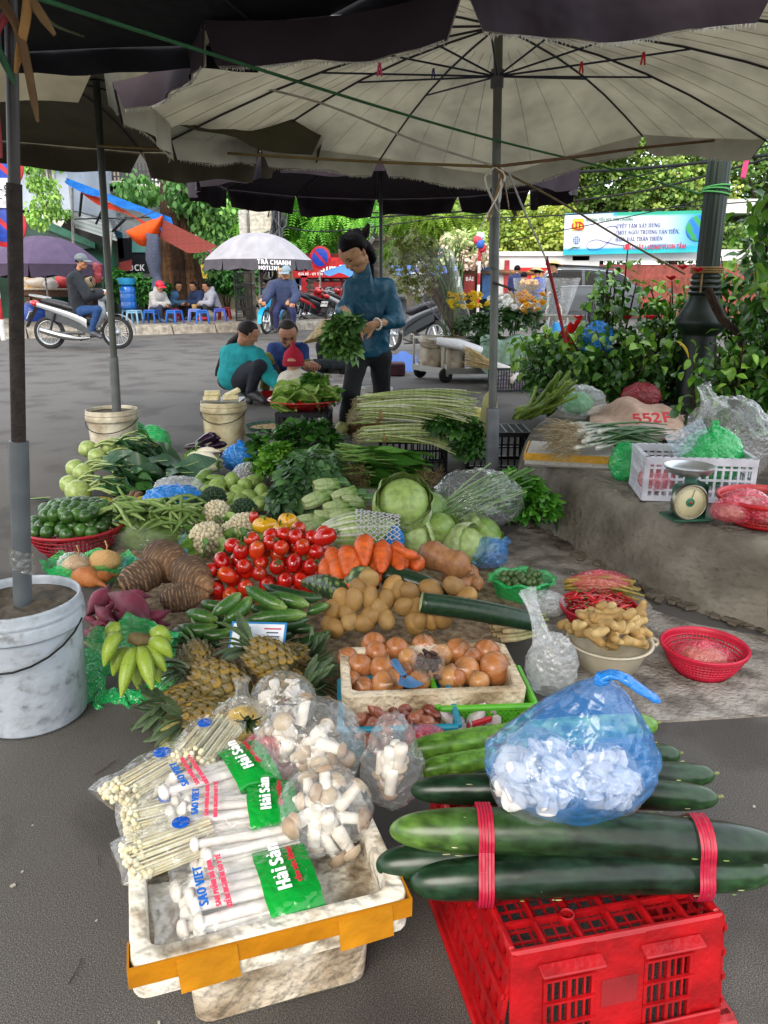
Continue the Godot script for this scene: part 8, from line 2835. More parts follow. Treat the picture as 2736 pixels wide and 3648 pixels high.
	bag("film_wrap","clear film round the left tuber of the green bag",V(-1.216,0.085,-2.832),V(0.064,0.05,0.055),M.film,0.0,44)
	q=mb()
	q.patch(16,8,func(u:float,v:float):return V(-1.04,0.03,-2.833).lerp(V(-0.82,0.03,-3.017),u)+V(0,v*(0.06+0.05*u)+0.02*sin(u*14.0),-0.03*v+0.02*sin(u*9.0+v*6.0)))
	solo("blue_sheet",q,M.film_blue,"blue plastic sheet standing behind the taro tubers","plastic sheet")
	for k in 4:
		var e:Array=[[V(-0.941,0.114,-2.567),V(-0.79,0.133,-2.691)],[V(-0.888,0.145,-2.783),V(-0.738,0.125,-2.639)],[V(-0.765,0.131,-2.68),V(-0.613,0.107,-2.526)],[V(-0.767,0.096,-2.458),V(-0.615,0.102,-2.496)]][k]
		q=spindle([0.2,0.34,0.38,0.34,0.22,0.08],["4c3a2e","574436","5f4a3a","745a44","a8805c"],0.05,30,60,0.0)
		for j in q.v.size():
			var g:=fposmod(q.v[j].z*13.0+0.3*sin(q.v[j].x*9.0+k),1.0)
			var f:=1.0-0.045*pow(g,3.0)
			q.v[j]=V(q.v[j].x*f,q.v[j].y*f,q.v[j].z)
			if g>0.86:
				q.c[j]=L("a88c6c")
			else:
				q.c[j] *= 0.8+0.4*absf(sin(q.v[j].x*31.0+q.v[j].z*60.0))
		q.rough(0.03,4.0,k)
		q.mot(0.6,14.0,k)
		lay("taro",q.mesh(M.u_root),e[0],e[1],["large ringed taro tuber at the left of its pile","ringed taro tuber at the back of its pile","ringed taro tuber leaning to the right","ringed taro tuber with a cut end in front"][k],"taro","",[0.82,1.05,0.85,0.88][k])
	ms=[]
	for k in 4:
		ms.append(spindle([0.02,0.1,0.17,0.19,0.15,0.06,0.01],["582430","74283c","862e48","702a40","4c2430"],0.06*(k-1.5),16,18,0.018,k).mesh(M.u_sweet))
	for e in [[V(-0.971,0.102,-2.322),V(-0.954,0.143,-2.496),0],[V(-0.901,0.172,-2.35),V(-0.721,0.133,-2.201),0],[V(-0.881,0.151,-2.393),V(-0.77,0.146,-2.373),0],[V(-0.925,0.112,-2.3),V(-0.894,0.13,-2.371),0],[V(-0.931,0.095,-2.356),V(-0.802,0.083,-2.309),0],[V(-0.969,0.083,-2.309),V(-0.852,0.08,-2.298),0],[V(-0.783,0.116,-2.255),V(-0.688,0.129,-2.305),0],[V(-0.855,0.093,-2.288),V(-0.723,0.089,-2.272),0],[V(-0.955,0.124,-2.347),V(-0.861,0.103,-2.266),0],[V(-0.975,0.074,-2.276),V(-0.877,0.056,-2.212),0],[V(-0.967,0.11,-2.418),V(-0.879,0.107,-2.405),0],[V(-0.824,0.089,-2.332),V(-0.717,0.073,-2.271),0],[V(-0.779,0.083,-2.309),V(-0.696,0.08,-2.298),0],[V(-0.958,0.062,-2.233),V(-0.893,0.083,-2.309),0],[V(-0.935,0.104,-2.393),V(-0.836,0.099,-2.373),0],[V(-0.999,0.092,-2.344),V(-0.931,0.083,-2.309),0]]:
		lay("sweet_potato",ms[R.randi() % 4],e[0],e[1],"purple red sweet potato with pale scars in its heap","sweet potato","purple sweet potatoes",rnd(0.8,0.98),rnd(0,6))
	ms=[spindle([0.0,0.12,0.2,0.16,0.05,0.0],["8a5028","a8642c","b06c34","8c5428"],0.1,14,16,0.03,7).mesh(M.u_sweet)]
	for e in [[V(-1.21,0.075,-2.768),V(-1.027,0.061,-2.671)],[V(-1.129,0.064,-2.691),V(-1.014,0.075,-2.768)]]:
		lay("orange_sweet_potato",ms[0],e[0],e[1],"orange brown sweet potato behind the white bucket","sweet potato","orange sweet potatoes")
	ms=[]
	for k in 6:
		q=mb(["b81a10","c4200f","ac1410","c42a14","b01612","cc3a18"][k])
		q.ball(XS(Vector3.ZERO,V(0.029,0.031+0.004*(k % 3),0.029)),22,16,func(d:Vector3):return 1.0-0.1*pow(maxf(d.y,0.0),9.0))
		tint(q,func(a):return L(["b81a10","c4200f","ac1410","c42a14","b01612","cc3a18"][k]).lerp(L("b86a20"),0.5*pow(clampf(a.y/0.033,0,1),3.0)*(1.0 if k % 2 else 0.3)))
		q.mot(0.35,30.0,k)
		ms.append(q.mesh(M.tomato))
	var cal:=star(0.02,"4c6a2c").mesh(M.vegmat)
	var tp:=[V(-0.629,0.06,-2.567),V(-0.636,0.147,-2.653),V(-0.588,0.207,-2.722),V(-0.472,0.244,-2.768),V(-0.333,0.253,-2.78),V(-0.234,0.244,-2.768),V(-0.216,0.192,-2.704),V(-0.236,0.13,-2.635),V(-0.318,0.086,-2.591),V(-0.451,0.076,-2.581),V(-0.565,0.047,-2.555)]
	for layer in 2:
		for p in heap(tp,0.05,[0.046,0.047][layer],5000):
			var b:=turn() if layer==0 else Basis.from_euler(V(rnd(-1.2,1.6),rnd(0,6),rnd(-1.2,1.2)))
			o=put("tomato",ms[R.randi() % 6],Transform3D(b,p+V(0,-0.045+0.055*layer,0)),"ripe red tomato in the big tomato heap","tomato","tomatoes in the heap")
			if layer==1 and R.randf()<0.6:
				part("calyx",cal,null,o,X(V(0,0.031,0)))
	o=put("plum_tomato",ms[0],XS(V(-0.206,0.29,-2.574),V(1.05,1.5,1.05),0.3,0,-1.1),"longest red tomato lying against the netted cabbage","tomato")
	part("calyx",cal,null,o,X(V(0,0.031,0)))
	for k in 4:
		var at:Vector3=[V(-0.484,0.2,-2.992),V(-0.396,0.2,-3.023),V(-0.414,0.2,-2.931),V(-0.549,0.2,-3.101)][k]
		q=mb(["d8a414","dca012","c89410","c02818"][k])
		q.ball(XS(at,[V(0.05,0.035,0.04),V(0.04,0.045,0.04),V(0.03,0.03,0.03),V(0.02,0.03,0.02)][k]),24,16,func(d:Vector3):return (1.0+0.08*cos(4.0*atan2(d.x,d.z)))*(1.0-0.12*pow(maxf(d.y,0),6.0)))
		q.col=L("5c7a30")
		q.tube([at+V(0,0.03,0.02),at+V(0.005,0.05,0.03)],0.005,6)
		solo("bell_pepper",q,M.tomato,["yellow bell pepper lying at the left behind the tomatoes","yellow bell pepper standing at the right behind the tomatoes","small yellow pepper in front of the standing one","red pepper tip behind the yellow peppers"][k],"pepper")
	cabbage("big pale round cabbage standing highest in the stall",V(0.082,0.26,-3.09),0.116,"a8c46c","e2e8c4",V(0.9,0.2,0.1),6,0.04)
	cabbage("darker green cabbage behind the big pale one",V(0.198,0.2,-3.211),0.09,"8cb05c","ccdca4",V(0.5,1.0,0),5)
	cabbage("pale cabbage with white stem end in the middle of the lower row",V(0.123,0.13,-3.052),0.085,"bcd484","f0f2dc",V(1.4,0.0,0.3),6,0.12)
	cabbage("pale cabbage in a torn blue bag at the right",V(0.339,0.1,-3.033),0.085,"b8d080","ecf0d4",V(1.3,0.3,-0.4),6,0.1)
	cabbage("green cabbage leaning behind the blue bag at the right end",V(0.425,0.12,-3.113),0.08,"8cb054","c8d8a0",V(0.6,2.0,0.3),5,0.15)
	cabbage("small cabbage behind the two lower pale ones",V(0.235,0.16,-3.086),0.07,"94b45c","c8d89c",V(0.4,0.7,0),5,0.12)
	cabbage("low green cabbage at the back right of the row",V(0.376,0.12,-3.21),0.07,"88a850","c0d094",V(0.4,2.7,0),5,0.12)
	bag("blue_bag","torn blue bag tied round the right hand cabbages",V(0.425,0.07,-3.019),V(0.09,0.07,0.07),M.film_blue,0.7,51,"",V(0.7,0.6,0.3),"plastic bag",0.2)
	bag("blue_bag","scrap of blue bag between the netted cabbage and the carrots",V(0.029,0.15,-2.934),V(0.05,0.07,0.05),M.film_blue2,0.0,52)
	var nb:Vector3=V(-0.11,0.19,-2.931)
	o=thing("napa_cabbage","long pale chinese cabbage lying half inside a white foam net","cabbage",nb,0.25)
	q=spindle([0.05,0.2,0.26,0.26,0.2,0.03],["e4e6d0","d8e0b0","a8c070","86a850"],0.0,24,22,0.015,4)
	for j in q.v.size():
		q.v[j]=V(q.v[j].z,q.v[j].y,q.v[j].x)*0.3
	part("heart",q,M.leafhead,o)
	for k in 9:
		var a:=-1.3+0.33*k
		q=MB.new()
		q.patch(10,14,func(u:float,v:float):return V(-0.14+0.29*v,cos(a+(u-0.5)*1.1)*(0.03+0.055*sin(PI*clampf(v*0.85+0.08,0,1))+0.004*sin(u*30.0)*v),sin(a+(u-0.5)*1.1)*(0.03+0.055*sin(PI*clampf(v*0.85+0.08,0,1)))),func(u:float,v:float):return L("a4c068").lerp(L("eceedc"),clampf(1.4-absf(u-0.5)*7.0*(0.3+v)-0.7*v+0.3*pow(absf(sin(v*24.0)),6.0),0,1)))
		part("leaf",q,M.leafhead,o)
	q=mb("eceef0")
	for k in range(6,12):
		for s in [-1,1]:
			q.tube(range(13).map(func(j):return nb+V(-0.17+0.03*k+s*0.013*(1 if j % 2 else -1),0,0)+V(0,cos(-1.7+0.28*j),sin(-1.7+0.28*j))*(0.094-0.02*absf(k-5)/5.0+0.003*sin(j*3.0+k))),0.0032,5)
	solo("foam_net",q,M.foam,"white stretchy foam net sleeve on the long cabbage","net")
	q=mb("eceef0")
	for k in 26:
		q.tube([V(-0.169,0.14,-2.797)+V(rnd(-0.07,0.09),rnd(-0.01,0.03),rnd(-0.03,0.03)),V(-0.151,0.15,-2.796)+V(rnd(-0.07,0.09),rnd(-0.02,0.02),rnd(-0.03,0.03))],0.003,5)
	solo("foam_net",q,M.foam,"crumpled piece of white foam net below the long cabbage","net")
	var ca:=spindle([0.03,0.075,0.1,0.125,0.14,0.12,0.05],["d85818","e8641c","ec6c20","dc5c18","c45018"],0.03,16,18,0.008,3)
	ca.col=L("6a7a38")
	ca.tube([V(0,-0.01,0.47),V(0,-0.005,0.56)],[0.05,0.03],8)
	ca.col=L("c86428")
	for k in 12:
		ca.lathe([P(0.1+0.03*sin(k*0.25),0.0),P(0.102+0.03*sin(k*0.25),0.004)],12,X(V(0,0,-0.3+k*0.06),PI/2))
	var cam:=ca.mesh(M.u_veg)
	for e in [[V(-0.151,0.179,-2.402),V(-0.154,0.257,-2.465),0],[V(-0.11,0.202,-2.387),V(-0.09,0.267,-2.437),0],[V(-0.065,0.269,-2.44),V(-0.064,0.31,-2.475),0],[V(-0.137,0.244,-2.454),V(-0.188,0.263,-2.471),0],[V(-0.12,0.244,-2.419),V(-0.124,0.279,-2.448),0],[V(-0.01,0.249,-2.423),V(-0.004,0.292,-2.459),0],[V(0.053,0.236,-2.448),V(0.04,0.279,-2.485),0],[V(0.03,0.33,-2.454),V(0.116,0.259,-2.396),0],[V(-0.023,0.208,-2.425),V(-0.035,0.249,-2.459),0],[V(-0.184,0.183,-2.472),V(-0.192,0.219,-2.504),0],[V(-0.133,0.177,-2.466),V(-0.13,0.209,-2.494),0],[V(-0.043,0.239,-2.523),V(-0.017,0.244,-2.528),0],[V(0.067,0.234,-2.518),V(0.076,0.214,-2.499),0],[V(0.105,0.229,-2.513),V(0.118,0.214,-2.499),0],[V(-0.171,0.168,-2.459),V(-0.134,0.16,-2.452),0],[V(-0.023,0.178,-2.468),V(-0.055,0.163,-2.455),0],[V(-0.087,0.207,-2.493),V(-0.063,0.188,-2.476),0],[V(0.001,0.233,-2.517),V(0.025,0.207,-2.493),0],[V(-0.207,0.207,-2.493),V(-0.172,0.195,-2.482),0],[V(-0.096,0.245,-2.529),V(-0.047,0.22,-2.505),0]]:
		lay("carrot",cam,e[0]+V(0,-0.015,0.06),e[1]+V(0,0.01,-0.02),"orange carrot in the pile beside the tomatoes","carrot","carrots",0.8+0.06/e[0].distance_to(e[1]),rnd(0,6))
	var pu:=spindle([0.12,0.24,0.27,0.24,0.22,0.24,0.26,0.2,0.02],["8c5c38","a87248","b07c52","a8764a","9c6a40"],0.0,28,26)
	for j in pu.v.size():
		var f:=1.0+0.02*cos(12.0*atan2(pu.v[j].y,pu.v[j].x))
		pu.v[j]=V(pu.v[j].x*f,pu.v[j].y*f,pu.v[j].z)
		pu.c[j] *= 0.85+0.3*pow(absf(sin(6.0*atan2(pu.v[j].y,pu.v[j].x))),0.5)
	var pum:=pu.mesh(M.u_veg)
	for k in 5:
		var e:Array=[[V(0.133,0.211,-2.651),V(0.309,0.172,-2.553),0],[V(0.214,0.11,-2.653),V(0.352,0.115,-2.665),0],[V(0.245,0.089,-2.601),V(0.358,0.104,-2.637),0],[V(0.313,0.129,-2.701),V(0.344,0.083,-2.586),0],[V(0.178,0.095,-2.614),V(0.3,0.074,-2.565),0]][k]
		lay("butternut_pumpkin",pum,e[0],e[1],["top ribbed brown pumpkin lying beside the carrots","pale pumpkin below the top one","pale pumpkin low at the right of its pile","small pumpkin end at the right edge of the pile","pumpkin half buried behind the potatoes"][k],"pumpkin","",[1.0,0.9,0.9,0.9,0.8][k])
	var st:=spindle([0.1,0.17,0.2,0.19,0.16,0.12,0.06],["3c5236","445a3c","3c5236"],0.06,24,30)
	tint(st,func(a):return L("8a9a60") if pow(absf(sin(5.0*atan2(a.y,a.x)+0.5*sin(a.z*30.0))),9.0)>0.4 and sin(a.z*53.0+a.x*40.0)>-0.2 else L("2f4630"))
	lay("striped_squash",st.mesh(M.u_gourd),V(-0.102,0.17,-2.335),V(-0.277,0.17,-2.458),"dark green striped squash lying below the tomatoes","squash")
	st=spindle([0.1,0.28,0.34,0.3,0.18,0.1,0.09],["54684c","4c6044"],0.08,24,30)
	tint(st,func(a):return L("a0ac78") if pow(absf(sin(4.0*atan2(a.y,a.x)+0.6*sin(a.z*22.0))),6.0)>0.5 else L("4a5f48"))
	lay("striped_squash",st.mesh(M.u_gourd),V(-0.102,0.19,-2.326),V(-0.037,0.21,-2.473),"small pear shaped striped squash standing among the carrots","squash")
	for k in 2:
		var e:Array=[[V(0.004,0.21,-2.42),V(0.211,0.17,-2.347)],[V(0.117,0.19,-2.232),V(0.491,0.12,-2.229)]][k]
		q=spindle([0.16,0.165,0.165,0.16,0.14,0.05] if k==0 else [0.088,0.09,0.09,0.09,0.085,0.07],["27402c","223a28","26402c"],0.02,28,24)
		q.col=L("c8d4a0")
		q.ball(XS(V(0,0,-0.502),V(0.157,0.157,0.006) if k==0 else V(0.084,0.084,0.006)),28,8)
		lay("cut_wax_gourd",q.mesh(M.u_gourd),e[0],e[1],["short cut dark green wax gourd resting on the potatoes","long cut dark green wax gourd lying across to the right"][k],"wax gourd")
func mushroom(ln:float,r:float,cap:float,hex:="ece4d4",capc:="d8ccb8")->MB:
	var q:=mb(hex)
	q.lathe([P(0.001,0),P(r*0.9,0.002),P(r,ln*0.25),P(r*0.8,ln*0.8),P(r*0.8,ln)],12)
	q.col=L(capc)
	q.lathe([P(r*0.8,ln*0.97),P(cap*0.9,ln*0.97),P(cap,ln),P(cap*0.8,ln+cap*0.4),P(cap*0.4,ln+cap*0.6),P(0.001,ln+cap*0.65)],14)
	return q
func pack(label:String,a:Vector3,dir:Vector3,ln:float,w:float,kind:String,print_:bool,sd:int):
	var o:=thing("mushroom_pack",label,"mushroom pack",a)
	var x:=along(Vector3.ZERO,dir)
	var th:=w*0.3
	var n:=30 if kind=="enoki" else 21
	var q:MB
	for k in n:
		var u:=(k % (n/3))/(n/3.0-1.0)-0.5
		var lay_:=(k/(n/3))*cos(u*2.6)
		if kind=="enoki":
			q=MB.new()
			for j in 4:
				var p:=V(u*w*0.8+rnd(-0.006,0.006),th*(0.1+0.42*lay_)+rnd(-0.004,0.006),0)
				q.col=L(["ece0b8","e4d4a4","f0e6c8"][j % 3])
				q.tube([p+V(0,0,ln*0.42),p*V(1.05,1,1)+V(0,0,-ln*rnd(0.25,0.42))],0.0022,5)
				q.ball(X(q.v[q.v.size()-1],0,0,0,0.0055),7,5)
		else:
			q=mushroom(ln*rnd(0.58,0.7),w*0.08,w*0.12,["f8f4ee","f4eee6"][k % 2],["f6f0e6","eee6da"][k % 2])
			var m:=MB.new()
			m.add(q,X(V(u*w*0.84,th*(0.1+0.42*lay_),ln*0.36),-PI/2+rnd(-0.05,0.05),rnd(-0.06,0.06),0))
			q=m
		part("mushroom",q,M.mush,o,x)
	q=MB.new()
	q.patch(30,22,func(u:float,v:float):
		var z:=(v-0.5)*ln
		var e:=pow(maxf(0.0,sin(PI*clampf(v,0.015,0.985))),0.4)
		var an:=u*TAU
		return x*V(cos(an)*w*(0.56+0.04*sin(v*17.0+sd)),th*0.46+sin(an)*th*0.86*e*(1.0+0.12*sin(an*5.0+v*9.0)),z),func(_u,_v):return Color(1,1,1))
	q.rough(0.006,16.0,sd)
	part("film",q,M.film,o)
	if print_:
		q=MB.new()
		q.patch(14,8,func(u:float,v:float):
			var an:=lerpf(-0.1,PI+0.1,u)
			return x*V(cos(an)*w*0.58,th*0.46+sin(an)*th*0.9+0.003,ln*(0.18+0.34*v-0.03*sin(u*3.0))),func(u:float,v:float):return L("189a38").lerp(L("0f7a2c"),v))
		q.rough(0.003,20.0,sd)
		part("printed_band",q,M.printed,o)
		var t:=x*X(V(0,th*1.4+0.006,ln*0.28),-PI/2,0,0)
		text3("pack_lettering","Hải Sản",w*0.23,M.plain,o,t)
		text3("pack_lettering","cho sức khỏe",w*0.1,M.ink_red,o,x*X(V(0,th*1.3+0.006,ln*0.38),-PI/2,0,0))
		text3("pack_lettering","SAO VIET",w*0.15,M.ink_blue,o,x*X(V(0,th*1.4+0.006,-ln*0.2),-PI/2,0,0))
		text3("pack_lettering","SẢN PHẨM ĐÃ QUA",w*0.085,M.ink_pink,o,x*X(V(0,th*1.4+0.006,-ln*0.12),-PI/2,0,0))
		text3("pack_lettering","KIỂM NGHIỆM SỞ Y TẾ",w*0.085,M.ink_pink,o,x*X(V(0,th*1.4+0.006,-ln*0.06),-PI/2,0,0))
	elif kind=="enoki":
		q=mb("1c58b8")
		q.lathe([P(0.001,0),P(w*0.15,0),P(w*0.15,-0.001)],20,x*X(V(w*0.1,th*1.36,ln*0.15)))
		part("round_label",q,M.printed,o)
	return o
func pineapple(label:String,at:Vector3,axis:Vector3,ln:float,r:float,crown_n:int,sd:int):
	var o:=thing("pineapple",label,"pineapple",at)
	var x:=along(Vector3.ZERO,axis,sd)
	var q:=mb("4a4220")
	var rr:=func(s:float)->float:return r*pow(sin(PI*clampf(s*0.86+0.08,0,1)),0.42)
	q.tube(range(15).map(func(k):return V(0,0,(k/14.0-0.5)*ln)),range(15).map(func(k):return rr.call(k/14.0)*0.95),20)
	part("flesh",q,M.vegmat,o,x)
	var eyes:=[]
	for c in ["8a7030","746430","9a7c30","645a2c"]:
		q=mb(c)
		q.lathe([P(r*0.25,0),P(r*0.24,r*0.07),P(r*0.14,r*0.12),P(0.001,r*0.1)],6)
		q.col=L("8c7c5c")
		q.leaf(X(V(0,r*0.1,-r*0.08),-0.5),r*0.42,r*0.2,0.2,0.2,2)
		eyes.append(q.mesh(M.vegmat))
	var n:=9
	for row in 9:
		for k in n:
			var s:=(row+0.6)/9.4
			var a:=TAU*(k+0.5*(row % 2))/n
			var f:float=rr.call(s)
			var nn:=V(cos(a),sin(a),(s-0.5)*0.9).normalized()
			part("eye",eyes[(row*3+k*7+sd) % 4],null,o,x*Transform3D(Basis(nn.cross(V(0,0,1)).normalized(),nn,nn.cross(V(0,0,1)).normalized().cross(nn)).orthonormalized()*Basis.from_scale(V(f/r*0.6+0.4,1,f/r*0.6+0.4)*1.05),V(cos(a)*f*0.93,sin(a)*f*0.93,(s-0.5)*ln)))
	for k in crown_n:
		q=mb(["5c6e54","6a7c60","748a6a","4c5f48"][k % 4])
		q.leaf(Transform3D(),ln*rnd(0.5,0.95),r*0.36,0.3,0.7,6,0.45)
		var a:=k*2.4
		part("crown_leaf",q,M.leafdull,o,x*along(V(cos(a)*0.012,sin(a)*0.012,ln*0.48),V(cos(a),sin(a),lerpf(2.4,0.35,float(k)/crown_n)),a))
func box_tray(o:Node3D,name_:String,s:Vector3,wall:float,floor_:float,hex:String,m:Material,x:Transform3D,flare:=1.0):
	var q:=mb(hex)
	var rect:=func(w:float,d:float,y:float)->Array:
		var out:=[]
		for k in 4:
			for j in 5:
				var a:=k*PI/2+j*PI/8
				var c:=V([1,-1,-1,1][k]*(w/2-0.025),y,[1,1,-1,-1][k]*(d/2-0.025))
				out.append(x*(c+V(cos(a),0,sin(a))*0.025))
		return out
	var from:=q.v.size()
	for e in [[0.96,0.0],[1.0,0.01],[flare,s.y-0.006],[flare*0.985,s.y]]:
		for p in rect.call(s.x*e[0],s.z*e[0],e[1]):
			q.p(p)
	for e in [[s.y],[s.y-0.01],[floor_+0.004],[floor_]]:
		var sh:float=2.0*wall+(0.008 if e[0]<s.y else 0.0)
		for p in rect.call(s.x*flare-sh,s.z*flare-sh,e[0]):
			q.p(p)
	q.rows(8,20,true,from)
	for e in [0,7]:
		var c:=q.p(x*V(0,0.0 if e==0 else floor_,0))
		for k in 20:
			if e:
				q.tri(c,from+e*20+k,from+e*20+(k+1) % 20)
			else:
				q.tri(c,from+(k+1) % 20,from+k)
	q.rough(0.0025,30.0,5)
	wpart(name_,q,m,o)
func stall_front():
	R.seed=101
	var o:Node3D
	var q:MB
	var ms:=[]
	o=bucket("big scuffed white bucket of concrete holding the dark post",V(-0.975,0,-1.848)+V(0,0,-0.05),0.158,0.35,"a8b0b8",M.scuffed,"a09a90")
	for k in 4:
		q=spindle([0.02,0.085,0.105,0.11,0.105,0.085,0.03],[["26401a","2f5220","3a6028","6c8c44"],["20381c","223c1e","2a4824","4c6c38"],["385c26","3f682e","487034","88a458"],["1e3420","203a22","264426","3c5c34"]][k],0.05*(k-1.5),18,20,0.006,k)
		for j in q.v.size():
			q.c[j] *= 0.85+0.35*pow(absf(sin(5.0*atan2(q.v[j].y,q.v[j].x))),3.0)
		ms.append(q.mesh(M.u_gourd))
	for e in [[V(-0.435,0.236,-2.237),V(-0.3,0.191,-2.173),0],[V(-0.393,0.207,-2.312),V(-0.2,0.18,-2.27),0],[V(-0.388,0.198,-2.258),V(-0.235,0.181,-2.232),0],[V(-0.483,0.163,-2.136),V(-0.408,0.215,-2.206),0],[V(-0.426,0.157,-2.163),V(-0.239,0.171,-2.182),0],[V(-0.388,0.133,-2.201),V(-0.236,0.136,-2.205),0],[V(-0.244,0.152,-2.228),V(-0.176,0.171,-2.256),0],[V(-0.301,0.109,-2.204),V(-0.22,0.111,-2.207),0],[V(-0.281,0.067,-2.117),V(-0.182,0.11,-2.17),0],[V(-0.205,0.073,-2.156),V(-0.173,0.108,-2.201),0],[V(-0.305,0.067,-2.181),V(-0.255,0.078,-2.196),0],[V(-0.625,0.154,-2.231),V(-0.52,0.139,-2.209),0],[V(-0.592,0.163,-2.282),V(-0.503,0.156,-2.271),0],[V(-0.517,0.188,-2.134),V(-0.44,0.233,-2.193),0],[V(-0.633,0.131,-2.164),V(-0.512,0.131,-2.164),0],[V(-0.665,0.114,-2.175),V(-0.564,0.102,-2.16),0],[V(-0.56,0.117,-2.146),V(-0.467,0.124,-2.154),0],[V(-0.62,0.072,-2.187),V(-0.509,0.069,-2.183),0],[V(-0.433,0.145,-2.292),V(-0.34,0.127,-2.266),0],[V(-0.479,0.084,-2.204),V(-0.361,0.074,-2.191),0],[V(-0.394,0.099,-2.224),V(-0.276,0.089,-2.21),0],[V(-0.523,0.147,-2.295),V(-0.43,0.132,-2.273),0],[V(-0.274,0.074,-2.191),V(-0.187,0.065,-2.178),0],[V(-0.575,0.118,-2.251),V(-0.454,0.106,-2.235),0],[V(-0.357,0.137,-2.28),V(-0.253,0.145,-2.292),0],[V(-0.652,0.079,-2.197),V(-0.561,0.06,-2.172),0],[V(-0.331,0.065,-2.178),V(-0.257,0.046,-2.154),0]]:
		lay("cucumber",ms[R.randi() % 4],e[0],e[1],"green cucumber in the heap behind the pineapples","cucumber","cucumbers in the heap",clampf(0.21/e[0].distance_to(e[1]),1.05,1.8) ,rnd(0,6))
	var cp:Vector3=V(-0.37,0.15,-2.046)
	o=thing("payment_card","laminated white card with blue border lying on the cucumbers","card",cp)
	var cx:=X(Vector3.ZERO,0.75,-0.06,0.0)
	q=mb("3c86c0")
	q.box(V(0.165,0.002,0.11),cx)
	part("border",q,M.gloss,o)
	q=mb("e6eaf0")
	q.box(V(0.152,0.003,0.097),cx)
	part("sheet",q,M.gloss,o)
	for k in 6:
		q=mb(["c03040","50586a","50586a","50586a","c03040","50586a"][k])
		q.box(V([0.05,0.035,0.045,0.03,0.03,0.04][k],0.001,0.004),cx*X(V(0.042,0.0024,-0.034+0.012*k)))
		part("print_line",q,M.plain,o)
	text3("card_lettering","VIETQR",0.016,M.ink_blue,o,cx*X(V(-0.05,0.003,-0.03),-PI/2,0,0.1))
	ms=[]
	for k in 6:
		ms.append(lump(0.031,0.028,0.04,["a8824a","a07a42","b08c54","987440","b48a4c","a47e46"][k],0.004,k,M.potato))
	var pz:=[V(-0.164,0.13,-2.3),V(-0.101,0.139,-2.305),V(-0.01,0.139,-2.305),V(0.065,0.122,-2.296),V(-0.047,0.169,-2.322),V(-0.084,0.172,-2.324),V(0.008,0.164,-2.319),V(0.084,0.164,-2.319),V(0.026,0.2,-2.341),V(-0.049,0.198,-2.339),V(-0.176,0.085,-2.276),V(-0.11,0.08,-2.273),V(-0.065,0.096,-2.282),V(0.008,0.085,-2.276),V(0.101,0.096,-2.282),V(0.113,0.077,-2.272),V(0.152,0.101,-2.284),V(0.191,0.088,-2.277),V(0.153,0.19,-2.335),V(0.098,0.117,-2.293),V(-0.132,0.159,-2.316),V(0.227,0.179,-2.328),V(0.263,0.169,-2.322),V(-0.16,0.059,-2.262),V(0.045,0.185,-2.331),V(-0.119,0.109,-2.289),V(-0.044,0.115,-2.292),V(0.031,0.109,-2.289),V(-0.194,0.096,-2.282),V(0.06,0.07,-2.268),V(-0.074,0.063,-2.264),V(0.15,0.07,-2.268),V(0.196,0.115,-2.292),V(0.256,0.142,-2.307),V(-0.014,0.057,-2.261),V(-0.104,0.053,-2.259)]
	for k in 27:
		put("potato",ms[R.randi() % 6],Transform3D(turn()*Basis.from_scale(Vector3.ONE*rnd(0.92,1.15)),pz[k]+V(0,0.025*(k % 2),0)),"smooth brown potato in the heap behind the onion box","potato","potatoes in the heap")
	var ob:Vector3=V(0.124,0.1,-1.917)
	o=thing("onion_box","dirty old foam box of onions with worn brown walls","foam box",V(ob.x,0,ob.z),0.07)
	box_tray(o,"box",V(0.47,0.13,0.27),0.024,0.05,"d8cab0",M.foamdirt,Transform3D(Basis(Vector3.UP,0.07),V(ob.x,0.0,ob.z)),1.04)
	ms=[]
	for k in 4:
		q=mb()
		q.ball(XS(Vector3.ZERO,V(0.042,0.038,0.042)),24,18,func(d:Vector3):return 1.0+0.28*pow(maxf(d.y,0.0),40.0),func(d:Vector3):return L(["c87c40","d48c50","bc7038","dc9c5c"][k]).lerp(L("7c5030"),pow(maxf(d.y,0),8.0)).lerp(L("d8b088"),0.35*pow(absf(sin(7.0*atan2(d.x,d.z)+k)),5.0)))
		q.col=L("b8a070")
		for j in 12:
			q.tube([V(0,-0.036,0),V(rnd(-0.012,0.012),-0.046,rnd(-0.012,0.012))],0.0012,3)
		ms.append(q.mesh(M.onion))
	var og:=[[V(-0.031,0.13,-2.075),1],[V(-0.069,0.116,-1.961),1.05],[V(-0.022,0.124,-2.029),1],[V(-0.006,0.115,-1.954),1],[V(0.037,0.127,-2.048),1],[V(0.004,0.105,-1.878),1.1],[V(-0.056,0.103,-1.87),0.8],[V(0.069,0.121,-2.001),0.85],[V(0.117,0.129,-2.073),0.95],[V(0.166,0.123,-2.02),0.9],[V(0.217,0.126,-2.041),1.05],[V(0.232,0.114,-1.947),1.05],[V(0.3,0.125,-2.034),1.08],[V(0.314,0.115,-1.956),1.3],[V(0.183,0.11,-1.915),0.95],[V(0.255,0.122,-2.01),0.8],[V(-0.106,0.122,-2.01),0.8],[V(0.054,0.113,-1.937),0.8],[V(0.198,0.109,-1.907),0.8],[V(0.131,0.114,-1.95),0.9],[V(0.026,0.107,-1.896),0.9],[V(0.262,0.107,-1.896),0.8],[V(-0.088,0.107,-1.896),0.8],[V(0.096,0.107,-1.896),0.85]]
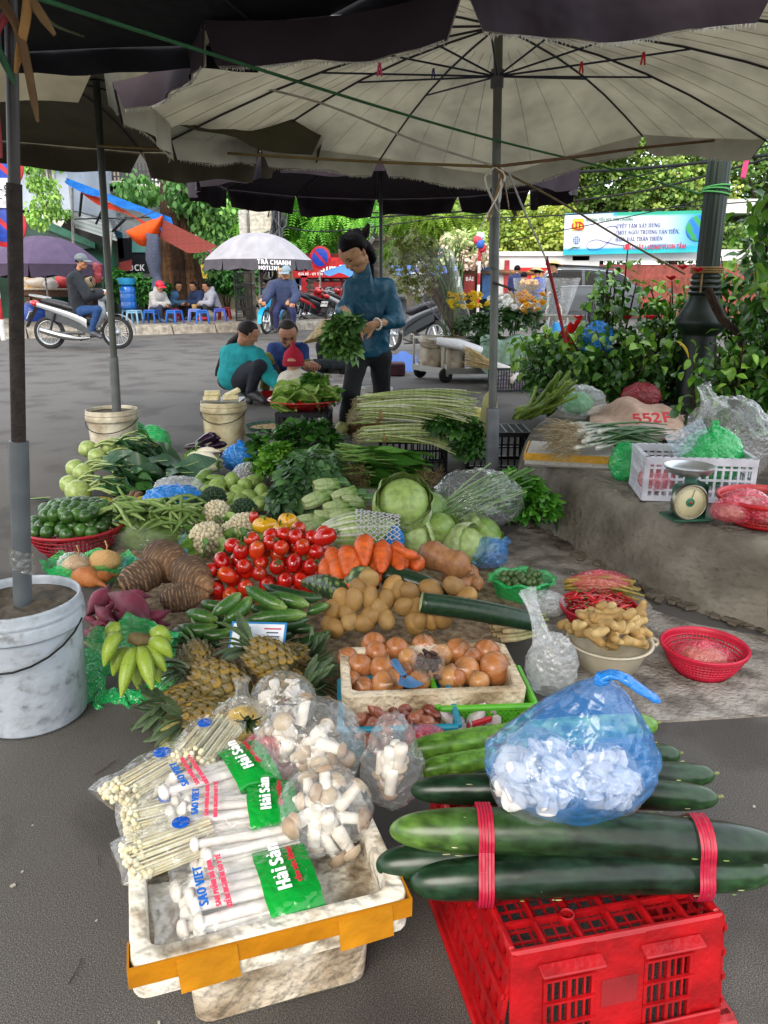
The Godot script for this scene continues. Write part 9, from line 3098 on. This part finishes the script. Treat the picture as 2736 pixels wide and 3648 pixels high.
	for k in og.size():
		put("onion",ms[R.randi() % 4],Transform3D(Basis.from_euler(V(rnd(-1.5,1.5),rnd(0,6),rnd(-1.2,1.2)))*Basis.from_scale(Vector3.ONE*og[k][1]*0.9),og[k][0]-V(0,0.01,0)),"brown onion in the dirty foam box","onion","onions in the foam box")
	q=mb("4c78a4")
	q.tube(curve([V(0.026,0.16,-1.903),V(0.041,0.15,-1.869),V(0.053,0.145,-1.845)],8),[0.008,0.012,0.013,0.012,0.01,0.009,0.009,0.01],10,null,true,0.6)
	q.patch(6,4,func(u:float,v:float):return V(0.053,0.143,-1.849).lerp(V(0.071,0.135,-1.814),v)+V((u-0.5)*(0.02+0.05*v),-0.012*sin(PI*u),0))
	solo("scoop",q,M.plastic,"blue plastic scoop stuck in the onions","scoop")
	o=thing("dried_mushroom_bag","small open bag of dark dried mushrooms on the onions","bag",V(0.121,0.13,-1.893))
	for k in 26:
		q=mb(["3a2a24","4a342a","5c4438"][k % 3])
		q.ball(XS(rv(0.024)*V(1,1.3,1)+V(0,0.02,0),V(0.012,0.006,0.011),rnd(0,3),rnd(0,3)),8,6)
		q.rough(0.004,60.0,k)
		part("dried_mushroom",q,M.vegmat,o)
	q=mb()
	q.patch(24,8,func(u:float,v:float):return V(cos(u*TAU)*(0.034+0.016*v),-0.015+0.075*v,sin(u*TAU)*(0.028+0.014*v)))
	q.rough(0.01,22.0,4)
	part("film",q,M.film,o)
	for k in 2:
		var bp:Vector3=[V(0.033,0,-1.803),V(0.264,0,-1.883)][k]
		o=thing("basket",["turquoise plastic basket of shallots","bright green plastic basket of garlic"][k],"basket",bp,0.06)
		var w:float=[0.26,0.22][k]
		var d:float=[0.22,0.18][k]
		var h:=0.09
		for side in 4:
			q=mb(["1a8ca8","5cb82c"][k])
			var l:=w if side % 2==0 else d
			var off:=d/2 if side % 2==0 else w/2
			var tilt:=X(Vector3.ZERO,0,side*PI/2)*X(V(0,0,off))*X(Vector3.ZERO,0.2)
			q.box(V(l+0.03,0.016,0.016),tilt*X(V(0,h,0)),0.004)
			q.box(V(l,0.02,0.006),tilt*X(V(0,0.01,0)))
			for j in 17:
				q.box(V(0.008,h,0.005),tilt*X(V((j/16.0-0.5)*l,h/2,0)))
			for j in 5:
				q.box(V(l,0.009,0.005),tilt*X(V(0,0.02+0.016*j,0)))
			part("side_lattice",q,M.plastic,o)
		q=mb(["1a8ca8","5cb82c"][k])
		q.box(V(w,0.004,d),X(V(0,0.004,0)))
		part("base",q,M.plastic,o)
	ms=[]
	for k in 6:
		q=mb()
		var gar:=k>3
		q.ball(XS(Vector3.ZERO,V(0.018,0.018,0.018)*(1.35 if gar else 1.0)),18,14,func(d:Vector3):return (1.0+1.3*pow(maxf(d.y,0.0),12.0))*((1.0+0.07*cos(6.0*atan2(d.x,d.z))) if gar else 1.0),func(d:Vector3):return (L("e0d8d4") if gar else L(["8a4438","a05844","743430","b0684c"][k % 4])).lerp(L("a878a0") if gar else L("c09078"),0.4*pow(absf(sin(8.0*atan2(d.x,d.z))),6.0)))
		ms.append(q.mesh(M.onion))
	for layer in 2:
		for p in heap([V(-0.071,0.057,-1.755),V(0.037,0.061,-1.807),V(0.134,0.059,-1.776),V(0.135,0.054,-1.698),V(0.057,0.05,-1.643),V(-0.056,0.049,-1.634)],0.02,0.033,500):
			put("shallot",ms[R.randi() % 4],Transform3D(turn(),p+V(0,0.02*layer,0)),"small reddish shallot in the turquoise basket","shallot","shallots in the turquoise basket")
	for p in heap([V(0.167,0.046,-1.807),V(0.228,0.05,-1.86),V(0.299,0.048,-1.828),V(0.295,0.043,-1.757),V(0.202,0.04,-1.719)],0.015,0.04,400):
		put("garlic_bulb",ms[4+R.randi() % 2],Transform3D(Basis.from_euler(V(rnd(-1,1),rnd(0,6),rnd(-1,1))),p),"white garlic bulb in the bright green basket","garlic","garlic in the green basket")
	bag("pink_bag","pink bag among the shallots",V(0.103,0.08,-1.657),V(0.045,0.025,0.035),M.film_pink,0.2,61)
	q=mb("b02028")
	q.box(V(0.07,0.016,0.012),X(V(0.243,0.075,-1.727),0,0.3,0.15),0.004)
	q.col=L("a8a8a8")
	q.box(V(0.004,0.05,0.02),X(V(0.22,0.06,-1.719),0.2,0.2,0.1))
	solo("knife",q,M.plastic,"red handled knife stuck in the garlic","knife")
	var bp:Vector3=V(-0.76,0.02,-2.041)
	q=mb()
	q.patch(40,12,func(u:float,v:float):
		var a:=u*TAU
		var k:=1.0+0.12*sin(a*7.0)*v+0.06*sin(a*17.0)
		return bp+V(cos(a)*(0.07+0.085*v)*k,0.06*pow(v,2.0)*(0.8-1.6*sin(a))+0.012*sin(a*11.0+v*8.0),sin(a)*(0.06+0.075*v)*k))
	q.rough(0.014,16.0,4)
	solo("green_bag",q,M.film_green,"spread green plastic bag under the bananas","plastic bag")
	o=thing("banana_hand","hand of stubby green bananas on the green bag","bananas",bp)
	q=mb("6a5a34")
	q.tube([V(-0.705,0.2,-1.955),V(-0.68,0.2,-1.944),V(-0.635,0.19,-1.953)],[0.016,0.02,0.018],10)
	q.col=L("8c7048")
	q.ball(XS(V(-0.632,0.19,-1.95),V(0.006,0.017,0.017)),10,6)
	wpart("stalk",q,M.vegmat,o)
	for e in [[V(-0.738,0.196,-1.972),V(-0.761,0.149,-1.885),0],[V(-0.68,0.178,-1.937),V(-0.694,0.101,-1.808),0],[V(-0.676,0.178,-1.937),V(-0.615,0.112,-1.825),0],[V(-0.649,0.182,-1.944),V(-0.582,0.163,-1.91),0],[V(-0.669,0.162,-1.946),V(-0.597,0.131,-1.891),0],[V(-0.759,0.194,-2.007),V(-0.771,0.179,-1.978),0],[V(-0.648,0.193,-1.965),V(-0.597,0.189,-1.958),0],[V(-0.724,0.141,-1.982),V(-0.751,0.104,-1.915),0],[V(-0.673,0.141,-1.982),V(-0.618,0.093,-1.896),0],[V(-0.703,0.139,-1.98),V(-0.671,0.082,-1.878),0]]:
		var a:Vector3=e[0]
		var b:Vector3=e[1]
		var c:=curve([a,a.lerp(b,0.45)+V(0,0.028,0.008),b],12)
		q=mb()
		q.tube(c,[0.006,0.008,0.015,0.019,0.021,0.0215,0.0215,0.021,0.019,0.014,0.008,0.004],6,range(12).map(func(k):return L("7c9434").lerp(L("94ac3c"),k/11.0)))
		wpart("banana",q,M.banana,o)
	pineapple("largest pineapple in the middle with the crown to the right",V(-0.452,0.08,-1.912),V(-1,0.15,-0.5),0.16,0.062,0,1)
	pineapple("pineapple on top at the right with its crown up left",V(-0.322,0.13,-1.961),V(-1,0.35,-0.4),0.14,0.056,16,2)
	pineapple("small pineapple behind at the left of the pineapple pile",V(-0.544,0.08,-2.043),V(-0.6,0.1,-1),0.13,0.052,14,3)
	pineapple("dark pineapple low at the left of the pineapple pile",V(-0.538,0.05,-1.872),V(-0.9,0.1,0.5),0.13,0.05,14,4)
	pineapple("front pineapple half hidden by the mushroom packs",V(-0.47,0.05,-1.79),V(-1,0.1,0.4),0.13,0.05,10,5)
	pineapple("pineapple lying at the right with a long spiky crown",V(-0.287,0.06,-1.942),V(1,0.1,0.25),0.13,0.05,34,6)
	pineapple("hidden pineapple whose spiky crown spreads by the onion box",V(-0.285,0.06,-2.095),V(1,0.05,-0.25),0.12,0.048,30,7)
	o=thing("dry_leaves","dry grey pineapple leaves sticking out at the left","leaves",V(-0.573,0.05,-1.934))
	for k in 12:
		q=mb(["8a9080","6c7868","a0a490"][k % 3])
		q.leaf(Transform3D(),rnd(0.09,0.15),0.022,0.4,0.6,6,0.5)
		part("leaf",q,M.leafdull,o,along(V(rnd(0,0.06),rnd(0,0.05),rnd(-0.12,0.12)),V(-1,rnd(-0.3,0.5),rnd(-0.8,0.8)),rnd(-1,1)))
	var A:=V(-0.346,0.24,-0.841)
	var B:=V(0.048,0.24,-0.969)
	var C:=V(-0.506,0.24,-1.285)
	var ctr:=(B+C)/2
	var yaw:=-atan2(B.z-A.z,B.x-A.x)
	var tx:=Transform3D(Basis(Vector3.UP,yaw),V(ctr.x,0,ctr.z))
	var tw:=A.distance_to(B)
	var td:=A.distance_to(C)
	o=thing("foam_box","dirty white foam box with a taped tray on top full of mushrooms","foam box",tx.origin,yaw)
	box_tray(o,"lower_box",V(0.29,0.185,0.34),0.02,0.05,"d4cab8",M.foamdirt,tx*X(V(0.02,0,-0.02)),1.06)
	box_tray(o,"tray",V(tw,0.07,td),0.024,0.02,"e2ddd0",M.foamtray,tx*X(V(0,0.172,0)),1.0)
	q=mb("c07c14")
	q.box(V(tw+0.004,0.034,0.003),tx*X(V(0,0.224,td/2+0.001)))
	q.box(V(0.003,0.034,0.05),tx*X(V(-tw/2-0.001,0.224,td/2-0.022)))
	q.box(V(0.003,0.034,0.06),tx*X(V(tw/2+0.001,0.224,td/2-0.028)))
	q.rough(0.001,40.0,2)
	wpart("tape",q,M.tape,o)
	for e in [-0.1,0.135]:
		q=mb("c8861c")
		q.box(V(0.085,0.058,0.003),tx*X(V(e,0.208,td/2+0.003),0,0,0.05))
		wpart("tape_patch",q,M.tape,o)
	var loc:=func(u:float,v:float,y:float)->Vector3:return tx*V((u-0.5)*tw,y,(v-0.5)*td)
	var ux:=tx.basis.x
	var uz:=tx.basis.z
	pack("seafood mushroom pack nearest the front with green printed end",loc.call(0.38,0.8,0.21),ux*1.0-uz*0.05,0.25,0.13,"sea",true,1)
	pack("seafood mushroom pack showing its plain back behind the front one",loc.call(0.45,0.6,0.225),ux-uz*0.02,0.25,0.11,"sea",false,2)
	pack("seafood mushroom pack with green end, third from the front",loc.call(0.4,0.43,0.235),ux+uz*0.12,0.25,0.11,"sea",true,3)
	pack("seafood mushroom pack furthest back with green printed end",loc.call(0.34,0.25,0.245),ux-uz*0.25,0.24,0.12,"sea",true,4)
	pack("enoki pack at the left beside the front mushroom packs",loc.call(0.16,0.52,0.235),ux-uz*0.25,0.17,0.1,"enoki",false,5)
	pack("enoki pack at the far left corner of the tray",loc.call(0.12,0.14,0.25),ux-uz*0.7,0.2,0.11,"enoki",false,6)
	pack("enoki pack leaning at the back by the pineapples",loc.call(0.36,0.03,0.27),ux*0.6-uz,0.17,0.1,"enoki",false,7)
	pack("small enoki pack under the left seafood packs",loc.call(0.12,0.34,0.235),ux-uz*0.1,0.13,0.09,"enoki",false,8)
	for k in 3:
		var c:Vector3=[loc.call(0.8,0.56,0.27),V(-0.145,0.29,-1.3),V(0.016,0.27,-1.254)][k]
		o=thing("king_mushroom_bag",["clear bag of cut king oyster mushrooms at the right of the tray","large shiny clear bag of king oyster trays behind the packs","clear pointed bag of king oyster mushrooms by the gourds"][k],"mushroom bag",c)
		var br:Vector3=[V(0.075,0.06,0.08),V(0.1,0.085,0.085),V(0.055,0.075,0.05)][k]
		for j in [20,22,11][k]:
			q=mushroom(rnd(0.045,0.062),rnd(0.011,0.015),rnd(0.015,0.021),["f4eee2","ece2d2"][j % 2],["b49c80","ccb89c"][j % 2])
			part("mushroom",q,M.mush,o,Transform3D(turn() if k != 2 else Basis.from_euler(V(PI+rnd(-0.3,0.3),0,rnd(-0.3,0.3))),V(rnd(-0.5,0.5)*br.x*0.75,rnd(-0.45,0.3)*br.y+(0.035 if k==2 else 0.0),rnd(-0.5,0.5)*br.z*0.75)))
		var nz:=FastNoiseLite.new()
		nz.seed=70+k
		nz.frequency=1.4
		nz.fractal_type=FastNoiseLite.FRACTAL_RIDGED
		q=mb()
		q.ball(XS(Vector3.ZERO,br),40,26,func(d:Vector3):return 1.0+0.2*nz.get_noise_3dv(d)+(0.5*pow(maxf(d.y,0.0),6.0) if k==2 else 0.0))
		part("film",q,M.film,o)
	o=thing("oyster_mushroom_bag","round clear bag of pale oyster mushrooms in front of the pineapples","mushroom bag",V(-0.246,0.17,-1.668))
	clump(o,0.065,26,"ece4d8")
	q=mb()
	q.ball(XS(Vector3.ZERO,V(0.082,0.072,0.075)),36,24,func(d:Vector3):return 1.0+0.03*sin(d.x*13.0)*sin(d.z*11.0+d.y*9.0))
	part("film",q,M.film,o)
	bag("peeled_fruit_bag","clear bag with a knotted top round a peeled pineapple",V(-0.343,0.14,-1.623),V(0.07,0.055,0.06),M.film,1.0,66,"",V(0.05,1,-0.1))
	q=mb("d8b030")
	q.ball(XS(V(-0.339,0.135,-1.627),V(0.045,0.04,0.045)),16,12,func(d:Vector3):return 1.0+0.05*sin(d.y*20.0+atan2(d.x,d.z)*3.0))
	solo("peeled_pineapple",q,M.vegmat,"peeled yellow pineapple inside the knotted clear bag","pineapple")
	o=thing("pineapple_crown","small green pineapple crown on the peeled fruit bag","leaves",V(-0.31,0.19,-1.552))
	for k in 24:
		q=mb(["4c5f34","5c7040","3f5230"][k % 3])
		q.leaf(Transform3D(),0.035,0.009,0.3,0.5,4,0.5)
		part("leaf",q,M.leafdull,o,along(Vector3.ZERO,V(cos(k*2.4),sin(k*2.4),2.2-0.09*k),k))
	bag("red_white_bag","red and white striped bag crumpled behind the king oyster bags",V(-0.235,0.24,-1.328),V(0.06,0.05,0.05),M.film_pink,0.2,68)
	q=mb()
	var gb:Vector3=V(0.522,0,-2.718)
	q.patch(40,10,func(u:float,v:float):
		var a:=u*TAU
		return gb+V(cos(a)*(0.09+0.04*v+0.006*sin(a*15.0)),0.085*sin(v*2.0)+0.008*sin(a*8.0)*v,sin(a)*(0.075+0.03*v)))
	solo("green_bag",q,M.film_green,"open green bag full of tiny limes","plastic bag")
	q=mb("4c6a34")
	q.ball(X(Vector3.ZERO,0,0,0,0.0145),12,8)
	var cm:=q.mesh(M.citrus)
	for k in 34:
		var a:=k*2.4
		put("calamansi",cm,X(gb+V(cos(a)*0.014*sqrt(k) ,0.075+0.012*cos(k*1.0),sin(a)*0.012*sqrt(k))),"tiny dark green lime in the open green bag","lime","tiny limes in the green bag")
	bag("clear_bag","thin clear bag lying right of the tiny limes",V(0.574,0.06,-2.513),V(0.07,0.045,0.06),M.film_thick,0.3,71,"",V(0.2,1,0.3))
	var cb:Vector3=V(0.747,0,-2.47)
	holed_basket("red_basket","red basket of chillies behind the ginger",cb,0.135,0.075,"b81c2c",30)
	o=thing("chillies","heap of thin red chillies with green stalks in the red basket","chillies",cb)
	for k in 130:
		q=mb(["a0141c","b81c20","8c1018"][k % 3])
		var a:Vector3=V(rnd(-0.09,0.09),rnd(0.06,0.1),rnd(-0.07,0.09))
		var d:=rv(1.0).normalized()*V(1,0.35,1)
		q.tube(curve([a-d*0.035,a+rv(0.006),a+d*0.035],6),[0.001,0.004,0.0055,0.006,0.0055,0.004],6)
		q.col=L("5c7a34")
		q.tube([a+d*0.035,a+d*0.055],0.0015,4)
		part("chilli",q,M.tomato,o)
	bag("pink_bag","pinkish clear bag of yellow roots lying on the chillies",V(0.789,0.1,-2.62),V(0.11,0.04,0.06),M.film_pink,0.3,73,"",V(-0.2,1,-0.3))
	o=thing("yellow_roots","yellow brown pickled stalks inside the pink bag","vegetables",V(0.791,0.09,-2.626))
	stems(o,"stalk",[V(0.676,0.09,-2.613),V(0.781,0.11,-2.595),V(0.899,0.08,-2.593)],30,0.007,0.02,["a88c3c","8c7c34","b89848"],0.8,false)
	var wb:Vector3=V(0.698,0,-2.165)
	o=thing("white_basin","cream plastic basin with handles full of ginger","basin",wb)
	q=mb("d8ceb4")
	q.lathe([P(0.001,0.0),P(0.085,0.0),P(0.12,0.085),P(0.132,0.088),P(0.132,0.094),P(0.12,0.094),P(0.085,0.01),P(0.001,0.008)],40)
	part("bowl",q,M.plastic,o)
	q=mb("d8ceb4")
	for s in [-1,1]:
		q.tube(range(9).map(func(k):return V(s*(0.13+0.02*sin(PI*k/8)),0.086,-0.03+0.06*k/8)),0.006,6)
	part("handles",q,M.plastic,o)
	for k in 26:
		var a:=k*2.4
		var p:=wb+V(cos(a)*0.023*sqrt(k),0.115+0.055*(1.0-k/26.0),sin(a)*0.02*sqrt(k))
		q=MB.new()
		var f:=Field.new(V(-0.06,-0.04,-0.05),V(0.06,0.04,0.05),0.006)
		var pp:=V(-0.03,0,0)
		for j in 4:
			var nx:=pp+V(rnd(0.012,0.022),rnd(-0.008,0.012),rnd(-0.014,0.014))
			f.cap(pp,nx,rnd(0.011,0.015),rnd(0.011,0.016),0.005)
			var kn:=nx+V(rnd(-0.01,0.01),rnd(0.0,0.012),rnd(-0.024,0.024))
			f.cap(nx,kn,0.011,rnd(0.009,0.012),0.004)
			pp=nx
		q.col=L(["bc9a60","b08c52","c8aa70"][k % 3])
		f.mesh(q)
		q.mot(0.4,40.0,k)
		put("ginger_root",q.mesh(M.potato),Transform3D(Basis.from_euler(V(rnd(-0.8,0.8),rnd(0,6),rnd(-0.8,0.8))),p),"knobbly ginger root in the cream basin","ginger","ginger roots in the cream basin")
	o=thing("lemongrass","bundle of pale lemongrass stalks beside the onion box","lemongrass",V(0.408,0.06,-2.288))
	for k in 18:
		q=MB.new()
		var a:Vector3=V(0.357,0.07,-2.277)+V(rnd(-0.02,0.03),rnd(-0.02,0.03),rnd(-0.03,0.05))
		q.tube([a,a+V(0.05,0,-0.01),a+V(0.15,0.0,-0.05)],[0.009,0.009,0.004],8,[L("b89c74"),L("d0c898"),L("a8b070")])
		wpart("stalk",q,M.vegmat,o)
	bag("white_bag","thin white carrier bag standing beside the ginger",V(0.488,0.08,-2.014),V(0.075,0.1,0.06),M.film_thick,1.3,77,"",V(-0.35,1,-0.1),"plastic bag",0.14)
	var rb:Vector3=V(0.975,0.008,-2.126)
	holed_basket("red_basket","round bright red basket standing alone on the grey mat",rb,0.128,0.085,"d01c3c",34)
	bag("pink_bag","knotted pink bag inside the lone red basket",rb+V(0.0,0.05,0.0),V(0.085,0.04,0.065),M.film_pink,0.4,79)
	q=mb("c09a78")
	q.ball(XS(rb+V(0,0.042,0),V(0.07,0.03,0.055)),16,10)
	q.rough(0.01,30.0,3)
	solo("bag_contents",q,M.vegmat,"pale shredded food inside the knotted pink bag","food")
	var fl:Vector3=V(0.187,0.2,-0.897)
	var fr:Vector3=V(0.534,0.2,-0.973)
	var cyaw:=-atan2(fr.z-fl.z,fr.x-fl.x)
	var cw:=fl.distance_to(fr)
	var cd:=0.42
	var back:=Basis(Vector3.UP,cyaw)*V(0,0,-1)
	var cc:=(fl+fr)/2+back*cd/2
	o=thing("red_crate","dusty red plastic crate turned upside down under the wax gourds","crate",V(cc.x,0,cc.z),cyaw)
	red_crate(o,cw,0.2,cd)
	var wg:=[]
	for k in 3:
		q=spindle([0.08,0.084,0.086,0.085,0.082,0.075],[["5c7c34","34502a","1c3020","1a2c1e","243c24"],["24402a","1a2e20","182a1e","1a2e20","30502c"],["5c8430","64903a","6c983e","5f8a34"]][k],0.03,32,44,0.004,k,[7.0,9.0,14.0][k])
		q.mot(1.0,9.0,k+2)
		q.mot(0.6,30.0,k+5)
		q.col=L("8a8a5c")
		q.tube([V(0,0,0.49),V(0.004,0.004,0.515)],[0.014,0.01],8)
		for j in 16:
			var a:=rnd(0,6.28)
			var z:=rnd(-0.4,0.42)
			q.col=L(["a8b878","b4b088","7c9450"][j % 3])
			q.ball(XS(V(cos(a)*0.0845,sin(a)*0.0845,z),V(0.003,0.003,rnd(0.004,0.014)),0,0,a),6,4)
		wg.append(q.mesh(M.u_gourd))
	var G0:=[[V(0.009,0.3,-1.052),V(0.641,0.29,-1.021),0.7,0],[V(0.041,0.24,-1.003),V(0.626,0.242,-1.023),0.7,1],[V(-0.013,0.245,-1.035),V(0.566,0.245,-1.073),0.68,1],[V(0.05,0.25,-1.222),V(0.604,0.26,-1.183),0.62,1],[V(0.157,0.2,-1.309),V(0.654,0.22,-1.308),0.66,1],[V(0.249,0.16,-1.428),V(0.624,0.2,-1.406),0.85,1],[V(0.056,0.17,-1.467),V(0.634,0.17,-1.571),0.62,2],[V(0.072,0.19,-1.365),V(0.47,0.19,-1.448),0.7,2]]
	for k in 8:
		lay("wax_gourd" if k<6 else "bottle_gourd",wg[G0[k][3]],G0[k][0],G0[k][1],["top dark wax gourd of the strapped bundle with a paler left end","lower front dark wax gourd of the strapped bundle","rear lower dark wax gourd poking out left of the bundle","dark wax gourd lying behind the blue bag","silvery dark wax gourd second behind the bundle","dark wax gourd furthest back at the right","long light green gourd furthest back","light green gourd in front of the longest one"][k],"gourd","",G0[k][2]*0.98)
	for e in [[V(0.135,0.349,-0.93),0.22],[V(0.455,0.339,-0.95),-0.15]]:
		q=mb("b01c38")
		var c:Vector3=(G0[0][0] as Vector3).lerp(G0[0][1],0.24 if e[1]>0 else 0.78)
		var c2:Vector3=(G0[1][0] as Vector3).lerp(G0[1][1],0.2 if e[1]>0 else 0.79)
		var c3:Vector3=(G0[2][0] as Vector3).lerp(G0[2][1],0.3 if e[1]>0 else 0.85)
		var rr:=0.043
		var loop:=[]
		for a in [-0.5,0.0,0.5,1.0,1.5,2.0]:
			loop.append(c+V(0,sin(a+0.4)*rr,cos(a+0.4)*rr))
		loop.append(c3+V(0,0.01,-0.042))
		loop.append(c3+V(0,-0.03,-0.025))
		loop.append(c2+V(0,-0.04,0.0))
		loop.append(c2+V(0,-0.029,0.031))
		loop.append(c2+V(0,0.0,0.0425))
		loop.append(c2+V(0,0.024,0.036))
		loop.append(loop[0])
		var lc:=curve(loop,60)
		for s in 5:
			var from:=q.v.size()
			for p in lc:
				q.p(p+V(-0.012+0.005*s,0.0008*(s % 2),0.0008*(s % 2)))
				q.p(p+V(-0.008+0.005*s,0.0012,0.0012))
			q.rows(60,2,false,from)
		solo("red_strap",q,M.satin,"red plastic strap round the left part of the gourd bundle" if e[1]>0 else "red plastic strap round the right part of the gourd bundle","strap")
	for k in 2:
		o=thing("oyster_mushroom_bag",["larger bag of white oyster mushrooms inside the blue bag","smaller bag of white oyster mushrooms at the right inside the blue bag"][k],"mushroom bag",[V(0.251,0.37,-1.087),V(0.365,0.36,-1.088)][k])
		clump(o,[0.062,0.05][k],[95,65][k],"e8e4e0")
		q=mb()
		q.ball(XS(Vector3.ZERO,Vector3.ONE*[0.078,0.062][k]),30,20,func(d:Vector3):return 1.0+0.04*sin(d.x*11.0)*sin(d.z*13.0))
		part("film",q,M.film,o)
	q=mb()
	var B0:Vector3=V(0.31,0.33,-1.117)
	var kn:Vector3=V(0.348,0.543,-1.1)
	var nz:=FastNoiseLite.new()
	nz.seed=5
	nz.frequency=1.1
	nz.fractal_type=FastNoiseLite.FRACTAL_RIDGED
	q.patch(60,40,func(u:float,v:float):
		var a:=u*TAU
		var t:=pow(v,1.1)
		var e:=V(cos(a)*0.142,0,sin(a)*0.115)
		var prof:=pow(sin(PI*clampf(lerpf(0.12,0.5,minf(t*2.4,1.0)),0,1)),0.7) if t<0.42 else pow(maxf(0.0,1.0-(t-0.42)/0.58),0.72)*0.94+0.06
		var c:=B0.lerp(kn,maxf(0.0,(t-0.35)/0.65))
		c.y=lerpf(B0.y-0.045,kn.y,t)
		var pl:=1.0+0.045*sin(a*13.0)*t+0.05*nz.get_noise_3d(cos(a)*1.5,t*2.0,sin(a)*1.5)
		return c+e*prof*pl)
	var bm:=solo("blue_bag",q,M.film_blue,"large knotted blue bag of oyster mushrooms on the wax gourds","plastic bag")
	q=mb()
	q.tube(curve([kn+V(-0.01,0,0),kn+V(0.02,0.012,0.005),kn+V(0.06,-0.012,0.01),kn+V(0.09,-0.03,0.015)],9),[0.008,0.013,0.011,0.012,0.014,0.016,0.015,0.012,0.006],9,null,true,0.5)
	q.ball(XS(kn,V(0.014,0.012,0.012)),14,10)
	q.rough(0.004,60.0,3)
	wpart("knot",q,M.film_blue2,bm)
func clump(o:Node3D,r:float,n:int,hex:String):
	for k in n:
		var d:=V(0,0,1).rotated(Vector3.UP,k*2.4).rotated(V(1,0,0.3).normalized(),k*0.61)
		var q:=mb(hex)
		q.ball(XS(Vector3.ZERO,V(0.02,0.0065,0.017)),14,9,func(d:Vector3):return 1.0+0.12*sin(3.0*atan2(d.x,d.z)+k))
		q.tube([V(0,-0.002,-0.006),V(0,-0.012,-0.026)],[0.008,0.006],7)
		q.rough(0.003,40.0,k % 9)
		part("mushroom",q,M.mush,o,along(d*r*rnd(0.6,0.95),d+rv(0.8),rnd(0,6))*Transform3D(Basis.from_scale(Vector3.ONE*rnd(0.7,1.15)),Vector3.ZERO))
func red_crate(o:Node3D,w:float,h:float,d:float):
	var c:="b8121c"
	var m:Material=M.dirtyred
	var q:=mb(c)
	for e in [[0,d/2],[0,-d/2]]:
		q.box(V(w,0.014,0.012),X(V(0,h-0.004,e[1]-signf(e[1])*0.006)),0.004)
	for s in [-1,1]:
		q.box(V(0.012,0.014,d-0.02),X(V(s*(w/2-0.006),h-0.004,0)),0.004)
	part("top_rim",q,m,o)
	var nx:=6
	var nz:=7
	for k in nx-1:
		q=mb(c)
		q.box(V(0.005,0.014,d-0.02),X(V(((k+1.0)/nx-0.5)*w,h-0.007,0)))
		part("top_rib",q,m,o)
	for k in nz-1:
		q=mb(c)
		q.box(V(w-0.02,0.013,0.005),X(V(0,h-0.0075,((k+1.0)/nz-0.5)*d)))
		part("top_rib",q,m,o)
	q=mb("a4141c")
	for k in nx*3:
		q.box(V(0.0035,0.004,d-0.02),X(V(((k+0.5)/(nx*3)-0.5)*w,h-0.0125,0)))
	for k in nz*3:
		q.box(V(w-0.02,0.0035,0.0035),X(V(0,h-0.012,((k+0.5)/(nz*3)-0.5)*d)))
	part("top_lattice",q,m,o)
	q=mb(c)
	q.lathe([P(0.009,h-0.01),P(0.012,h-0.01),P(0.012,h+0.003),P(0.009,h+0.003),P(0.009,h-0.01)],20,X(V(-w*0.18,0,d*0.37)))
	part("peg_ring",q,m,o)
	for f in 2:
		var fx:=X(Vector3.ZERO,0,PI*f)*X(V(0,h,d/2-0.004),-0.09)*X(V(0,-h,0))
		q=mb(c)
		for s in [-1,1]:
			q.box(V(w*0.15,h,0.006),fx*X(V(s*w*0.425,h/2,0.0)),0.002)
		q.box(V(w*0.24,h,0.008),fx*X(V(0,h/2,0.001)),0.002)
		q.box(V(w,h*0.13,0.0065),fx*X(V(0,h*0.935,0.0005)),0.002)
		q.box(V(w,0.03,0.006),fx*X(V(0,0.02,0.01)),0.002)
		part("end_panel",q,m,o)
		for s in [-1,1]:
			q=mb(c)
			var cxx:float=s*w*0.235
			for k in 7:
				q.box(V(0.006 if k % 3==0 else 0.0035,h*0.82,0.008 if k % 3==0 else 0.004),fx*X(V(cxx+(k/6.0-0.5)*w*0.22,h*0.45,0.002)))
			for k in 4:
				q.box(V(w*0.23,0.004,0.006),fx*X(V(cxx,h*(0.14+0.2*k),0.008)))
			part("window_lattice",q,m,o)
			q=mb(c)
			q.box(V(w*0.29,0.006,0.022),fx*X(V(cxx,h*0.86,0.014),0.35),0.002)
			part("window_lip",q,m,o)
		q=mb("9a1a20")
		q.box(V(w*0.17,h*0.24,0.002),fx*X(V(0,h*0.52,0.0052)))
		part("worn_label",q,M.matte,o)
	for s in [-1,1]:
		var fx:=X(Vector3.ZERO,0,s*PI/2)*X(V(0,h,w/2-0.004),-0.1)*X(V(0,-h,0))
		for k in 15:
			q=mb(c)
			q.box(V(d*0.04,h,0.008),fx*X(V((k/14.0-0.5)*d*0.96,h/2,0)))
			part("side_bar",q,m,o)
		q=mb(c)
		for k in 4:
			q.box(V(d,0.012,0.008),fx*X(V(0,h*(0.12+0.25*k),0.005)))
		part("side_rail",q,m,o)
	q=mb(c)
	for s in [-1,1]:
		q.box(V(w+0.06,0.014,0.03),X(V(0,0.008,s*(d/2+0.018))),0.004)
		q.box(V(0.03,0.013,d+0.04),X(V(s*(w/2+0.018),0.0085,0)),0.004)
	part("bottom_flange",q,m,o)
func V(x:float,y:float,z:float)->Vector3:
	return Vector3(x,y,z)
func P(x:float,y:float)->Vector2:
	return Vector2(x,y)
